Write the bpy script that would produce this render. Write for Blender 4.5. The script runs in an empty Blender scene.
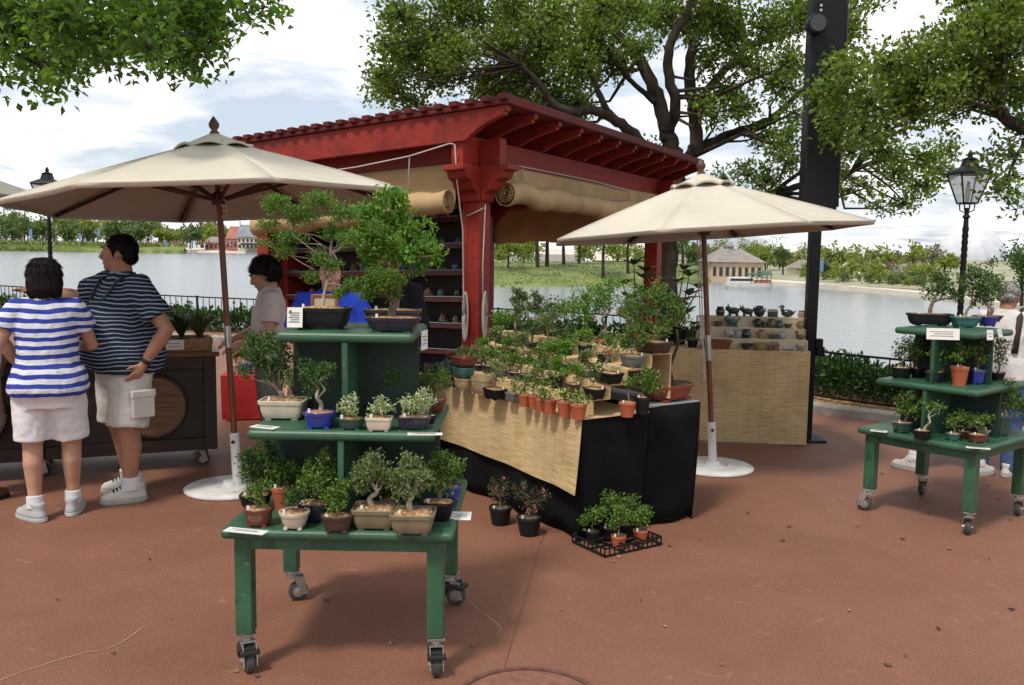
import bpy, math, random
import numpy as np
from mathutils import Vector, Matrix

S = bpy.context.scene
COL = S.collection
PI = math.pi
R_ = math.radians
RNG = np.random.default_rng(7)
random.seed(7)

# ------------------------------------------------------------------ camera
F = 900.0; EYE = 1.7
PITCH = math.atan(92.5 / F); ROLL = R_(0.8)
_f = Vector((0, math.cos(PITCH), -math.sin(PITCH)))
_r0 = Vector((1, 0, 0)); _u0 = _r0.cross(_f)
_r = _r0 * math.cos(ROLL) + _u0 * math.sin(ROLL)
_u = -_r0 * math.sin(ROLL) + _u0 * math.cos(ROLL)
CAM = Vector((0, 0, EYE))
cd = bpy.data.cameras.new('camera'); cam = bpy.data.objects.new('camera', cd); COL.objects.link(cam)
cd.sensor_width = 36; cd.lens = F / 1024 * 36; cd.clip_end = 4000; cd.clip_start = .05
cam.matrix_world = Matrix(((_r.x, _u.x, -_f.x, 0), (_r.y, _u.y, -_f.y, 0), (_r.z, _u.z, -_f.z, EYE), (0, 0, 0, 1)))
S.camera = cam

def ray(px, py): return _f + _r * ((px - 512) / F) + _u * ((342.5 - py) / F)
def gnd(px, py, z=0.0):                # point of height z seen at a pixel of the photograph
    d = ray(px, py); return CAM + d * ((z - EYE) / d.z)
def at(px, py, Y):                     # point at distance Y seen at a pixel of the photograph
    d = ray(px, py); return CAM + d * (Y / d.y)
V = Vector

# ------------------------------------------------------------------ materials
def nodes(m):
    m.use_nodes = True; n = m.node_tree.nodes; n.clear(); return n, m.node_tree.links
MATS = {}
def mat(name, c, rough=.6, var=.15, scale=8, bump=0., bscale=None, metal=0., c2=None, thr=None, coat=0., stretch=None, spec=.5, detail=4, wear=None):
    """colour broken up by noise; c2 = a second colour that shows in patches"""
    if name in MATS: return MATS[name]
    m = bpy.data.materials.new(name); n, l = nodes(m)
    out = n.new('ShaderNodeOutputMaterial'); p = n.new('ShaderNodeBsdfPrincipled')
    l.new(p.outputs[0], out.inputs[0])
    p.inputs['Roughness'].default_value = rough; p.inputs['Metallic'].default_value = metal
    p.inputs['Coat Weight'].default_value = coat; p.inputs['Specular IOR Level'].default_value = spec
    tc = n.new('ShaderNodeTexCoord'); src = tc.outputs['Object']
    if stretch:
        mp = n.new('ShaderNodeMapping'); mp.inputs['Scale'].default_value = stretch
        l.new(src, mp.inputs[0]); src = mp.outputs[0]
    t = n.new('ShaderNodeTexNoise'); t.inputs['Scale'].default_value = scale; t.inputs['Detail'].default_value = detail
    l.new(src, t.inputs[0])
    rp = n.new('ShaderNodeValToRGB'); l.new(t.outputs[0], rp.inputs[0])
    e = rp.color_ramp.elements
    a = tuple(x * (1 - var) for x in c); b = tuple(min(1, x * (1 + var)) for x in c)
    if c2 is not None: b = c2
    e[0].position, e[1].position = thr or (.3, .7)
    e[0].color = (*a, 1); e[1].color = (*b, 1)
    col = rp.outputs[0]
    for wc, ws, wt, wst in (wear or ()):        # chips, scuffs and streaks with a shape of their own
        wn = n.new('ShaderNodeTexNoise'); wn.inputs['Scale'].default_value = ws; wn.inputs['Detail'].default_value = 6; wn.inputs['Distortion'].default_value = .8
        if wst: wm = n.new('ShaderNodeMapping'); wm.inputs['Scale'].default_value = wst; l.new(tc.outputs['Object'], wm.inputs[0]); l.new(wm.outputs[0], wn.inputs[0])
        else: l.new(tc.outputs['Object'], wn.inputs[0])
        wr = n.new('ShaderNodeMapRange'); wr.inputs[1].default_value = wt; wr.inputs[2].default_value = wt + .05; wr.inputs[4].default_value = .8; l.new(wn.outputs[0], wr.inputs[0])
        wx = n.new('ShaderNodeMix'); wx.data_type = 'RGBA'; l.new(wr.outputs[0], wx.inputs[0]); l.new(col, wx.inputs[6]); wx.inputs[7].default_value = (*wc, 1); col = wx.outputs[2]
    l.new(col, p.inputs['Base Color'])
    rr = n.new('ShaderNodeMapRange'); rr.inputs[3].default_value = max(0, rough - .1); rr.inputs[4].default_value = min(1, rough + .1)
    l.new(t.outputs[0], rr.inputs[0]); l.new(rr.outputs[0], p.inputs['Roughness'])
    if bump:
        t2 = n.new('ShaderNodeTexNoise'); t2.inputs['Scale'].default_value = bscale or scale * 4; t2.inputs['Detail'].default_value = 5
        l.new(src, t2.inputs[0])
        bm = n.new('ShaderNodeBump'); bm.inputs['Strength'].default_value = bump; bm.inputs['Distance'].default_value = .01
        l.new(t2.outputs[0], bm.inputs['Height']); l.new(bm.outputs[0], p.inputs['Normal'])
    MATS[name] = m; return m

def leafmat(name, c, c2, rough=.5, trans=.3):
    if name in MATS: return MATS[name]
    m = bpy.data.materials.new(name); n, l = nodes(m)
    out = n.new('ShaderNodeOutputMaterial'); p = n.new('ShaderNodeBsdfPrincipled')
    g = n.new('ShaderNodeNewGeometry'); rp = n.new('ShaderNodeValToRGB')
    l.new(g.outputs['Random Per Island'], rp.inputs[0])
    e = rp.color_ramp.elements; e[0].color = (*c, 1); e[1].color = (*c2, 1)
    e[0].position = .05
    x = e.new(.6); x.color = tuple(c[i] * .55 + c2[i] * .45 for i in range(3)) + (1,)
    p.inputs['Roughness'].default_value = rough; p.inputs['Specular IOR Level'].default_value = .35
    l.new(rp.outputs[0], p.inputs['Base Color'])
    tr = n.new('ShaderNodeBsdfTranslucent'); mixc = n.new('ShaderNodeMix'); mixc.data_type = 'RGBA'; mixc.blend_type = 'MULTIPLY'
    mixc.inputs[0].default_value = 1; l.new(rp.outputs[0], mixc.inputs[6]); mixc.inputs[7].default_value = (1.5, 1.6, .6, 1)
    l.new(mixc.outputs[2], tr.inputs[0])
    mx = n.new('ShaderNodeMixShader'); mx.inputs[0].default_value = trans
    l.new(p.outputs[0], mx.inputs[1]); l.new(tr.outputs[0], mx.inputs[2]); l.new(mx.outputs[0], out.inputs[0])
    MATS[name] = m; return m

def stripes(name, ca, cb, period, duty, axis='Z', wob=.0075, rough=.85):
    m = bpy.data.materials.new(name); n, l = nodes(m)
    out = n.new('ShaderNodeOutputMaterial'); p = n.new('ShaderNodeBsdfPrincipled'); l.new(p.outputs[0], out.inputs[0])
    p.inputs['Roughness'].default_value = rough; p.inputs['Specular IOR Level'].default_value = .2
    tc = n.new('ShaderNodeTexCoord'); sp = n.new('ShaderNodeSeparateXYZ'); l.new(tc.outputs['Object'], sp.inputs[0])
    ns = n.new('ShaderNodeTexNoise'); ns.inputs['Scale'].default_value = 4; l.new(tc.outputs['Object'], ns.inputs[0])
    ma = n.new('ShaderNodeMath'); ma.operation = 'MULTIPLY_ADD'; l.new(ns.outputs[0], ma.inputs[0]); ma.inputs[1].default_value = wob * 8; l.new(sp.outputs[axis], ma.inputs[2])
    dv = n.new('ShaderNodeMath'); dv.operation = 'DIVIDE'; l.new(ma.outputs[0], dv.inputs[0]); dv.inputs[1].default_value = period
    fr = n.new('ShaderNodeMath'); fr.operation = 'FRACT'; l.new(dv.outputs[0], fr.inputs[0])
    gt = n.new('ShaderNodeMath'); gt.operation = 'GREATER_THAN'; l.new(fr.outputs[0], gt.inputs[0]); gt.inputs[1].default_value = duty
    mx = n.new('ShaderNodeMix'); mx.data_type = 'RGBA'; l.new(gt.outputs[0], mx.inputs[0]); mx.inputs[6].default_value = (*ca, 1); mx.inputs[7].default_value = (*cb, 1)
    l.new(mx.outputs[2], p.inputs['Base Color'])
    n2 = n.new('ShaderNodeTexNoise'); n2.inputs['Scale'].default_value = 14; n2.inputs['Distortion'].default_value = 1.0; l.new(tc.outputs['Object'], n2.inputs[0])
    b = n.new('ShaderNodeBump'); b.inputs['Strength'].default_value = .35; b.inputs['Distance'].default_value = .02; l.new(n2.outputs[0], b.inputs['Height']); l.new(b.outputs[0], p.inputs['Normal'])
    return m

def gravelmat(name, cols, scale=90):
    m = bpy.data.materials.new(name); n, l = nodes(m)
    out = n.new('ShaderNodeOutputMaterial'); p = n.new('ShaderNodeBsdfPrincipled'); l.new(p.outputs[0], out.inputs[0])
    tc = n.new('ShaderNodeTexCoord'); vo = n.new('ShaderNodeTexVoronoi'); vo.inputs['Scale'].default_value = scale; l.new(tc.outputs['Object'], vo.inputs[0])
    rp = n.new('ShaderNodeValToRGB'); rp.color_ramp.interpolation = 'CONSTANT'
    sp = n.new('ShaderNodeSeparateColor'); l.new(vo.outputs['Color'], sp.inputs[0]); l.new(sp.outputs[0], rp.inputs[0])
    e = rp.color_ramp.elements
    for i, c in enumerate(cols):
        k = e[i] if i < 2 else e.new(i / len(cols))
        k.position = i / len(cols); k.color = (*c, 1)
    l.new(rp.outputs[0], p.inputs['Base Color']); p.inputs['Roughness'].default_value = .85
    b = n.new('ShaderNodeBump'); b.inputs['Strength'].default_value = .9; b.inputs['Distance'].default_value = .008; b.invert = True
    l.new(vo.outputs['Distance'], b.inputs['Height']); l.new(b.outputs[0], p.inputs['Normal'])
    return m

def matmat(name, c, c2, rot=0.0):
    """woven reed matting: fine horizontal reeds with sparse darker ones"""
    m = bpy.data.materials.new(name); n, l = nodes(m)
    out = n.new('ShaderNodeOutputMaterial'); p = n.new('ShaderNodeBsdfPrincipled'); l.new(p.outputs[0], out.inputs[0])
    tc = n.new('ShaderNodeTexCoord'); mp = n.new('ShaderNodeMapping'); mp.inputs['Scale'].default_value = (7, 7, 190); l.new(tc.outputs['Object'], mp.inputs[0])
    t = n.new('ShaderNodeTexNoise'); t.inputs['Scale'].default_value = 1; t.inputs['Detail'].default_value = 2; l.new(mp.outputs[0], t.inputs[0])
    t1 = n.new('ShaderNodeTexNoise'); t1.inputs['Scale'].default_value = 3; t1.inputs['Detail'].default_value = 5; l.new(tc.outputs['Object'], t1.inputs[0])
    rp = n.new('ShaderNodeValToRGB'); l.new(t.outputs[0], rp.inputs[0]); e = rp.color_ramp.elements
    e[0].position = .3; e[1].position = .62; e[0].color = (*c2, 1); e[1].color = (*c, 1)
    mx = n.new('ShaderNodeMix'); mx.data_type = 'RGBA'; mx.blend_type = 'MULTIPLY'; mx.inputs[0].default_value = .45
    l.new(rp.outputs[0], mx.inputs[6]); l.new(t1.outputs['Color'], mx.inputs[7])
    r2 = n.new('ShaderNodeValToRGB'); l.new(t1.outputs[0], r2.inputs[0]); r2.color_ramp.elements[0].color = (.62, .6, .56, 1); r2.color_ramp.elements[0].position = .25; r2.color_ramp.elements[1].position = .6
    l.new(r2.outputs[0], mx.inputs[7]); mx.inputs[0].default_value = .8
    sx = n.new('ShaderNodeSeparateXYZ'); l.new(tc.outputs['Object'], sx.inputs[0]); ad = n.new('ShaderNodeMath'); ad.operation = 'ADD'; l.new(sx.outputs[0], ad.inputs[0]); l.new(sx.outputs[1], ad.inputs[1])
    mo = n.new('ShaderNodeMath'); mo.operation = 'FRACT'; dv = n.new('ShaderNodeMath'); dv.operation = 'DIVIDE'; dv.inputs[1].default_value = .105; l.new(ad.outputs[0], dv.inputs[0]); l.new(dv.outputs[0], mo.inputs[0])
    lt = n.new('ShaderNodeMath'); lt.operation = 'LESS_THAN'; lt.inputs[1].default_value = .045; l.new(mo.outputs[0], lt.inputs[0])
    st = n.new('ShaderNodeMix'); st.data_type = 'RGBA'; sc_ = n.new('ShaderNodeMath'); sc_.operation = 'MULTIPLY'; sc_.inputs[1].default_value = .38; l.new(lt.outputs[0], sc_.inputs[0]); l.new(sc_.outputs[0], st.inputs[0]); l.new(mx.outputs[2], st.inputs[6]); st.inputs[7].default_value = (c2[0] * .5, c2[1] * .45, c2[2] * .4, 1)
    l.new(st.outputs[2], p.inputs['Base Color']); p.inputs['Roughness'].default_value = .7
    b = n.new('ShaderNodeBump'); b.inputs['Strength'].default_value = .5; b.inputs['Distance'].default_value = .004; l.new(t.outputs[0], b.inputs['Height']); l.new(b.outputs[0], p.inputs['Normal'])
    return m

# ------------------------------------------------------------------ mesh builder
def frame_of(d):
    d = d.normalized(); a = V((0, 0, 1)) if abs(d.z) < .9 else V((1, 0, 0))
    x = d.cross(a).normalized(); y = x.cross(d).normalized(); return x, y, d
class MB:
    def __init__(s, M=None): s.v = []; s.f = []; s.m = []; s.M = M
    def add(s, vs, fs, k=0):
        b = len(s.v)
        if s.M is not None: vs = [s.M @ V(v) for v in vs]
        s.v += [tuple(v) for v in vs]; s.f += [tuple(b + i for i in q) for q in fs]; s.m += [k] * len(fs); return s
    def box(s, c, d, rz=0., k=0, X=None):
        x, y, z = (q / 2 for q in d); co, si = math.cos(rz), math.sin(rz)
        vs = []
        for p in ((-x, -y, -z), (x, -y, -z), (x, y, -z), (-x, y, -z), (-x, -y, z), (x, -y, z), (x, y, z), (-x, y, z)):
            q = V((p[0] * co - p[1] * si, p[0] * si + p[1] * co, p[2]))
            if X is not None: q = X @ q
            vs.append(q + V(c))
        return s.add(vs, [(0, 3, 2, 1), (4, 5, 6, 7), (0, 1, 5, 4), (1, 2, 6, 5), (2, 3, 7, 6), (3, 0, 4, 7)], k)
    def bar(s, p, q, w, h, up=(0, 0, 1), k=0):
        p, q = V(p), V(q); d = (q - p).normalized(); x = d.cross(V(up)).normalized() * (w / 2); y = x.cross(d).normalized() * (h / 2)
        vs = [p - x - y, p + x - y, p + x + y, p - x + y, q - x - y, q + x - y, q + x + y, q - x + y]
        return s.add(vs, [(0, 3, 2, 1), (4, 5, 6, 7), (0, 1, 5, 4), (1, 2, 6, 5), (2, 3, 7, 6), (3, 0, 4, 7)], k)
    def tube(s, pts, rad, n=8, k=0):
        pts = [V(p) for p in pts]
        if not hasattr(rad, '__len__'): rad = [rad] * len(pts)
        vs = []; fs = []; px = None
        for i, p in enumerate(pts):
            d = (pts[min(i + 1, len(pts) - 1)] - pts[max(i - 1, 0)])
            if d.length < 1e-9: d = V((0, 0, 1))
            d.normalize()
            if px is None: x, y, _ = frame_of(d)
            else:
                x = px - d * px.dot(d)
                x = x.normalized() if x.length > 1e-6 else frame_of(d)[0]
                y = x.cross(d)
            px = x
            for j in range(n):
                a = 2 * PI * j / n; vs.append(p + (x * math.cos(a) + y * math.sin(a)) * rad[i])
        for i in range(len(pts) - 1):
            for j in range(n):
                a, b = i * n + j, i * n + (j + 1) % n; fs.append((a, b, b + n, a + n))
        fs.append(tuple(range(n - 1, -1, -1))); fs.append(tuple(range((len(pts) - 1) * n, len(pts) * n)))
        return s.add(vs, fs, k)
    def rings(s, rs, n=24, close=True, k=0):
        """rs: (cx,cy,cz,rx,ry,exp[,rz]) superellipse rings, lofted"""
        vs = []; fs = []
        for q in rs:
            cx, cy, cz, rx, ry, ex = q[:6]; rz = q[6] if len(q) > 6 else 0
            for j in range(n):
                a = 2 * PI * (j + .5) / n; c, d = math.cos(a), math.sin(a)
                x = rx * math.copysign(abs(c) ** (2 / ex), c); y = ry * math.copysign(abs(d) ** (2 / ex), d)
                vs.append((cx + x * math.cos(rz) - y * math.sin(rz), cy + x * math.sin(rz) + y * math.cos(rz), cz))
        for i in range(len(rs) - 1):
            for j in range(n):
                a, b = i * n + j, i * n + (j + 1) % n; fs.append((a, b, b + n, a + n))
        if close: fs.append(tuple(range(n - 1, -1, -1))); fs.append(tuple(range((len(rs) - 1) * n, len(rs) * n)))
        return s.add(vs, fs, k)
    def lathe(s, c, prof, n=20, k=0, sx=1, sy=1):
        return s.rings([(c[0], c[1], c[2] + z, max(r, 1e-4) * sx, max(r, 1e-4) * sy, 2) for r, z in prof], n, True, k)
    def ell(s, c, r, n=14, m=9, k=0, X=None):
        vs = []; fs = []
        for i in range(m + 1):
            t = PI * i / m
            for j in range(n):
                a = 2 * PI * j / n; q = V((math.sin(t) * math.cos(a) * r[0], math.sin(t) * math.sin(a) * r[1], -math.cos(t) * r[2]))
                if X is not None: q = X @ q
                vs.append(V(c) + q)
        for i in range(m):
            for j in range(n):
                a, b = i * n + j, i * n + (j + 1) % n; fs.append((a, b, b + n, a + n))
        return s.add(vs, fs, k)
    def prism(s, out, o, ax, ay, az, t, k=0):
        """outline (2D) in plane ax, ay at o, thickness t along az (centred)"""
        o, ax, ay, az = V(o), V(ax), V(ay), V(az).normalized() * (t / 2); n = len(out)
        vs = [o + ax * x + ay * y - az for x, y in out] + [o + ax * x + ay * y + az for x, y in out]
        fs = [tuple(range(n - 1, -1, -1)), tuple(range(n, 2 * n))] + [(i, (i + 1) % n, n + (i + 1) % n, n + i) for i in range(n)]
        return s.add(vs, fs, k)
    def sheet(s, g, k=0):
        h, w = len(g), len(g[0]); vs = [p for r in g for p in r]
        return s.add(vs, [(i * w + j, i * w + j + 1, (i + 1) * w + j + 1, (i + 1) * w + j) for i in range(h - 1) for j in range(w - 1)], k)
    def build(s, name, mats, parent=None, smooth=False, bevel=0., seg=2, solid=0., recalc=True):
        me = bpy.data.meshes.new(name)
        vs = s.v
        if parent is not None:
            inv = MW[parent.name].inverted(); vs = [inv @ V(v) for v in vs]
        me.from_pydata(vs, [], s.f)
        ml = mats if isinstance(mats, (list, tuple)) else [mats]
        for m in ml: me.materials.append(m)
        if len(ml) > 1: me.polygons.foreach_set('material_index', s.m)
        if recalc:
            import bmesh
            b = bmesh.new(); b.from_mesh(me); bmesh.ops.recalc_face_normals(b, faces=b.faces); b.to_mesh(me); b.free()
        return link(name, me, parent, smooth, bevel, seg, solid)
MW = {}
def link(name, me, parent=None, smooth=False, bevel=0., seg=2, solid=0.):
    o = bpy.data.objects.new(name, me); COL.objects.link(o)
    if smooth == 'auto':
        me.polygons.foreach_set('use_smooth', [True] * len(me.polygons))
        try: me.set_sharp_from_angle(angle=R_(40))
        except Exception: pass
    elif smooth: me.polygons.foreach_set('use_smooth', [True] * len(me.polygons))
    if parent is not None: o.parent = parent; MW[o.name] = MW[parent.name]
    else: MW[o.name] = Matrix.Identity(4)
    if solid: md = o.modifiers.new('s', 'SOLIDIFY'); md.thickness = solid; md.offset = 0
    if bevel: md = o.modifiers.new('b', 'BEVEL'); md.width = bevel; md.segments = seg; md.limit_method = 'ANGLE'; md.angle_limit = R_(40)
    return o
def thing(name, label, cat, loc=(0, 0, 0), rz=0., group=None):
    o = bpy.data.objects.new(name, None); COL.objects.link(o); o.empty_display_size = .1
    o.location = loc; o.rotation_euler = (0, 0, rz)
    MW[o.name] = Matrix.Translation(V(loc)) @ Matrix.Rotation(rz, 4, 'Z')
    return tag(o, label, cat, group)
def tag(o, label, cat, group=None):
    o['label'] = label; o['category'] = cat
    if group: o['group'] = group
    return o
def struct(o, kind='structure'): o['kind'] = kind; return o

# ------------------------------------------------------------------ leaves
def nrm(a): return a / np.maximum(np.linalg.norm(a, axis=-1, keepdims=True), 1e-9)
def leaf_object(name, P, D, L, W, m, parent=None, fold=.18, rng=RNG):
    P = np.asarray(P, float); N = len(P)
    D = nrm(np.asarray(D, float)); L = np.broadcast_to(L, (N,))[:, None]; W = np.broadcast_to(W, (N,))[:, None]
    rnd = rng.normal(size=(N, 3)); rnd[:, 2] += 1.2
    sd = nrm(np.cross(D, rnd)); nn = np.cross(sd, D)
    v = np.empty((N, 4, 3)); v[:, 0] = P; v[:, 1] = P + D * L * .45 + sd * W / 2 + nn * L * fold
    v[:, 2] = P + D * L; v[:, 3] = P + D * L * .45 - sd * W / 2 + nn * L * fold
    v = v.reshape(-1, 3)
    if parent is not None:
        inv = np.array(MW[parent.name].inverted()); v = v @ inv[:3, :3].T + inv[:3, 3]
    i = np.arange(N)[:, None] * 4; li = np.concatenate([i, i + 1, i + 2, i, i + 2, i + 3], 1).ravel()
    me = bpy.data.meshes.new(name); me.vertices.add(len(v)); me.vertices.foreach_set('co', v.ravel())
    me.loops.add(len(li)); me.loops.foreach_set('vertex_index', li.astype(np.int32))
    me.polygons.add(2 * N); me.polygons.foreach_set('loop_start', np.arange(0, 6 * N, 3, dtype=np.int32))
    try: me.polygons.foreach_set('loop_total', np.full(2 * N, 3, dtype=np.int32))
    except Exception: pass
    me.update(calc_edges=True); me.validate(); me.materials.append(m)
    return link(name, me, parent)
def clump(c, r, ntw, per, spread, rng=RNG, bias=.45, up=.25):
    """leaf points gathered round twigs spread through an ellipsoid"""
    c = np.array(c, float); r = np.broadcast_to(r, (3,)).astype(float)
    d = nrm(rng.normal(size=(ntw, 3))); rad = rng.random(ntw)[:, None] ** bias
    tw = d * rad * (1 + .18 * np.clip(rng.normal(size=(ntw, 1)), -1.5, .4))
    P = np.repeat(c + tw * r, per, 0) + np.clip(rng.normal(size=(ntw * per, 3)), -1.4, 1.4) * spread
    D = np.repeat(d, per, 0) * .7 + rng.normal(size=(ntw * per, 3)) * .7; D[:, 2] += up
    return P, D, c + tw * r

# ------------------------------------------------------------------ palette
M_GREEN = mat('green painted wood', (.026, .088, .045), .45, .22, 5, .08, 40, c2=(.036, .112, .058), wear=(((.085, .17, .10), 26, .66, None), ((.018, .05, .028), 9, .62, (1, 1, .5)), ((.14, .15, .11), 60, .72, None)))
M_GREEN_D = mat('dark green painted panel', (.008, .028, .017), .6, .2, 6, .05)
M_RED = mat('red stained timber', (.26, .0245, .0155), .6, .3, 3, .2, 30, stretch=(1, 1, 1), spec=.3, wear=(((.19, .017, .012), 5, .58, (1.5, 1.5, 9)), ((.34, .07, .045), 30, .68, None)))
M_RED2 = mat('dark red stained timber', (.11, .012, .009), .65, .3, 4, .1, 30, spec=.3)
M_CANVAS = mat('umbrella canvas', (.53, .48, .395), .9, .07, 2, .10, 14, wear=(((.47, .42, .34), 3.5, .60, None), ((.57, .525, .44), 11, .66, None)))
M_CANVAS2 = mat('tan blind canvas', (.46, .31, .155), .85, .14, 3, .15, 9)
M_WOOD = mat('varnished pole wood', (.15, .05, .018), .4, .3, 6, .05, stretch=(6, 6, .6))
M_DWOOD = mat('dark rib wood', (.07, .028, .014), .5, .3, 6)
M_WHITE = mat('white painted metal', (.66, .65, .62), .45, .12, 6, .04, wear=(((.36, .31, .27), 16, .62, None), ((.5, .47, .43), 5, .56, None)))
M_BLACK = mat('black painted metal', (.006, .0065, .0075), .5, .3, 8, spec=.25)
M_CLOTH = mat('black table cloth', (.0075, .0075, .0085), .95, .3, 5, .3, 14, spec=.1)
M_MAT = matmat('reed matting', (.68, .51, .275), (.45, .31, .14))
M_STEEL = mat('zinc steel', (.45, .44, .42), .35, .2, 10, metal=.9)
M_RUBBER = mat('grey rubber', (.045, .045, .043), .8, .3, 20)
M_BRAKE = mat('black plastic', (.012, .012, .012), .45, .3, 10)
M_BARK = mat('oak bark', (.046, .037, .029), .95, .5, 9, 1.0, 24, stretch=(1, 1, .3), spec=.15)
M_BARK_B = mat('bonsai bark', (.20, .15, .105), .9, .4, 30, .5, 90)
M_BARK_P = mat('pale bonsai bark', (.34, .29, .23), .9, .35, 30, .4, 90)
M_BARK_D = mat('dark bonsai bark', (.09, .065, .045), .9, .4, 30, .5, 90)
M_SOIL = gravelmat('bark chip soil', [(.33, .16, .07), (.42, .24, .11), (.22, .10, .05), (.5, .33, .18), (.30, .17, .09)], 75)
M_SOIL_D = gravelmat('dark potting soil', [(.06, .04, .028), (.10, .065, .04), (.04, .028, .02), (.15, .10, .06)], 75)
POT = dict(
    black=mat('black glazed pot', (.008, .0085, .009), .5, .3, 20, spec=.3), navy=mat('navy glazed pot', (.012, .017, .034), .3, .3, 15, coat=.3),
    blue=mat('cobalt glazed pot', (.018, .035, .26), .2, .25, 12, coat=.5), green=mat('dark green glazed pot', (.02, .06, .05), .28, .3, 12, coat=.4),
    teal=mat('teal glazed pot', (.04, .13, .12), .28, .3, 12, coat=.4), cream=mat('cream glazed pot', (.52, .46, .36), .4, .14, 12, coat=.2),
    terra=mat('terracotta plastic pot', (.38, .095, .035), .55, .15, 15), brown=mat('red brown glazed pot', (.13, .035, .022), .3, .3, 14, coat=.4),
    dbrown=mat('dark brown clay pot', (.055, .03, .022), .5, .3, 16), olive=mat('olive clay pot', (.17, .14, .085), .5, .2, 14), tan=mat('tan glazed pot', (.33, .24, .14), .4, .25, 14, coat=.2),
    grey=mat('grey clay pot', (.13, .13, .125), .6, .2, 18), nursery=mat('black nursery plastic', (.007, .007, .008), .55, .2, 9, spec=.3))
L_BUSH = leafmat('bonsai leaf mid green', (.050, .105, .018), (.19, .31, .055))
L_DARK = leafmat('bonsai leaf dark green', (.022, .062, .018), (.095, .19, .042))
L_BRIGHT = leafmat('bonsai leaf bright green', (.06, .16, .02), (.20, .36, .05))
L_GREY = leafmat('bonsai leaf grey green', (.085, .125, .05), (.26, .32, .14))
L_VARI = leafmat('variegated leaf', (.16, .25, .10), (.72, .74, .55))
L_FERN = leafmat('feathery leaf', (.07, .15, .025), (.20, .32, .075))
L_OAK = leafmat('live oak leaf', (.050, .092, .016), (.22, .30, .055), .45, .45)
L_OAKN = leafmat('near oak leaf', (.045, .10, .02), (.18, .31, .05), .4, .5)
L_OLIVE = leafmat('yellow green leaf', (.12, .16, .025), (.32, .36, .08), .5, .35)
L_FAR = leafmat('far tree leaf', (.06, .10, .035), (.19, .25, .09), .7, .25)
L_FAR2 = leafmat('far yellow tree leaf', (.15, .17, .05), (.32, .33, .12), .7, .2)
L_FAR3 = leafmat('far grey tree leaf', (.14, .12, .10), (.26, .22, .18), .8, .1)
L_HEDGE = leafmat('hedge leaf', (.015, .05, .012), (.07, .15, .03))
L_PINK = leafmat('pink blossom', (.55, .10, .22), (.7, .22, .35))
L_REDF = leafmat('red blossom', (.62, .02, .03), (.75, .05, .05))
M_CARD = mat('white card', (.72, .70, .66), .6, .05, 8)
M_INK = mat('faded print', (.22, .23, .22), .8, .2, 60)
M_FRAMEW = mat('orange brown frame wood', (.19, .055, .018), .45, .3, 8)
# ------------------------------------------------------------------ sky and sun
w = bpy.data.worlds.new('World'); S.world = w; w.use_nodes = True
n = w.node_tree.nodes; l = w.node_tree.links; n.clear()
SUN_EL, SUN_AZ = R_(58), R_(215)       # azimuth clockwise from +Y: behind the camera, to the left
out = n.new('ShaderNodeOutputWorld'); bg = n.new('ShaderNodeBackground'); bg.inputs[1].default_value = .10; l.new(bg.outputs[0], out.inputs[0])
sky = n.new('ShaderNodeTexSky'); sky.sky_type = 'NISHITA'; sky.sun_disc = False; sky.sun_elevation = SUN_EL; sky.sun_rotation = SUN_AZ; sky.dust_density = 2.0; sky.air_density = 1.0
tc = n.new('ShaderNodeTexCoord'); sp = n.new('ShaderNodeSeparateXYZ'); l.new(tc.outputs['Generated'], sp.inputs[0])
def mth(op, a, b=None, c=None):
    q = n.new('ShaderNodeMath'); q.operation = op
    for i, x in enumerate((a, b, c)):
        if x is None: continue
        if isinstance(x, (int, float)): q.inputs[i].default_value = x
        else: l.new(x, q.inputs[i])
    return q.outputs[0]
den = mth('ADD', mth('ABSOLUTE', sp.outputs[2]), .16)
cx = mth('DIVIDE', sp.outputs[0], den); cy = mth('DIVIDE', sp.outputs[1], den)
cb = n.new('ShaderNodeCombineXYZ'); l.new(cx, cb.inputs[0]); l.new(cy, cb.inputs[1]); l.new(mth('MULTIPLY', sp.outputs[2], 1.5), cb.inputs[2])
cn = n.new('ShaderNodeTexNoise'); cn.inputs['Scale'].default_value = 1.35; cn.inputs['Detail'].default_value = 9; cn.inputs['Roughness'].default_value = .56; cn.inputs['Distortion'].default_value = .25
l.new(cb.outputs[0], cn.inputs[0])
cov = n.new('ShaderNodeMapRange'); cov.inputs[1].default_value = .42; cov.inputs[2].default_value = .52; l.new(cn.outputs[0], cov.inputs[0])
cn2 = n.new('ShaderNodeTexNoise'); cn2.inputs['Scale'].default_value = 2.6; cn2.inputs['Detail'].default_value = 7; l.new(cb.outputs[0], cn2.inputs[0])
cr = n.new('ShaderNodeValToRGB'); l.new(cn2.outputs[0], cr.inputs[0]); e = cr.color_ramp.elements
e[0].position = .36; e[1].position = .6; e[0].color = (.72, .76, .82, 1); e[1].color = (1.02, 1.02, 1.02, 1)
mu = n.new('ShaderNodeMix'); mu.data_type = 'RGBA'; mu.blend_type = 'MULTIPLY'; mu.inputs[0].default_value = 1; l.new(cr.outputs[0], mu.inputs[6]); mu.inputs[7].default_value = (9.9, 9.9, 9.9, 1)
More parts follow.
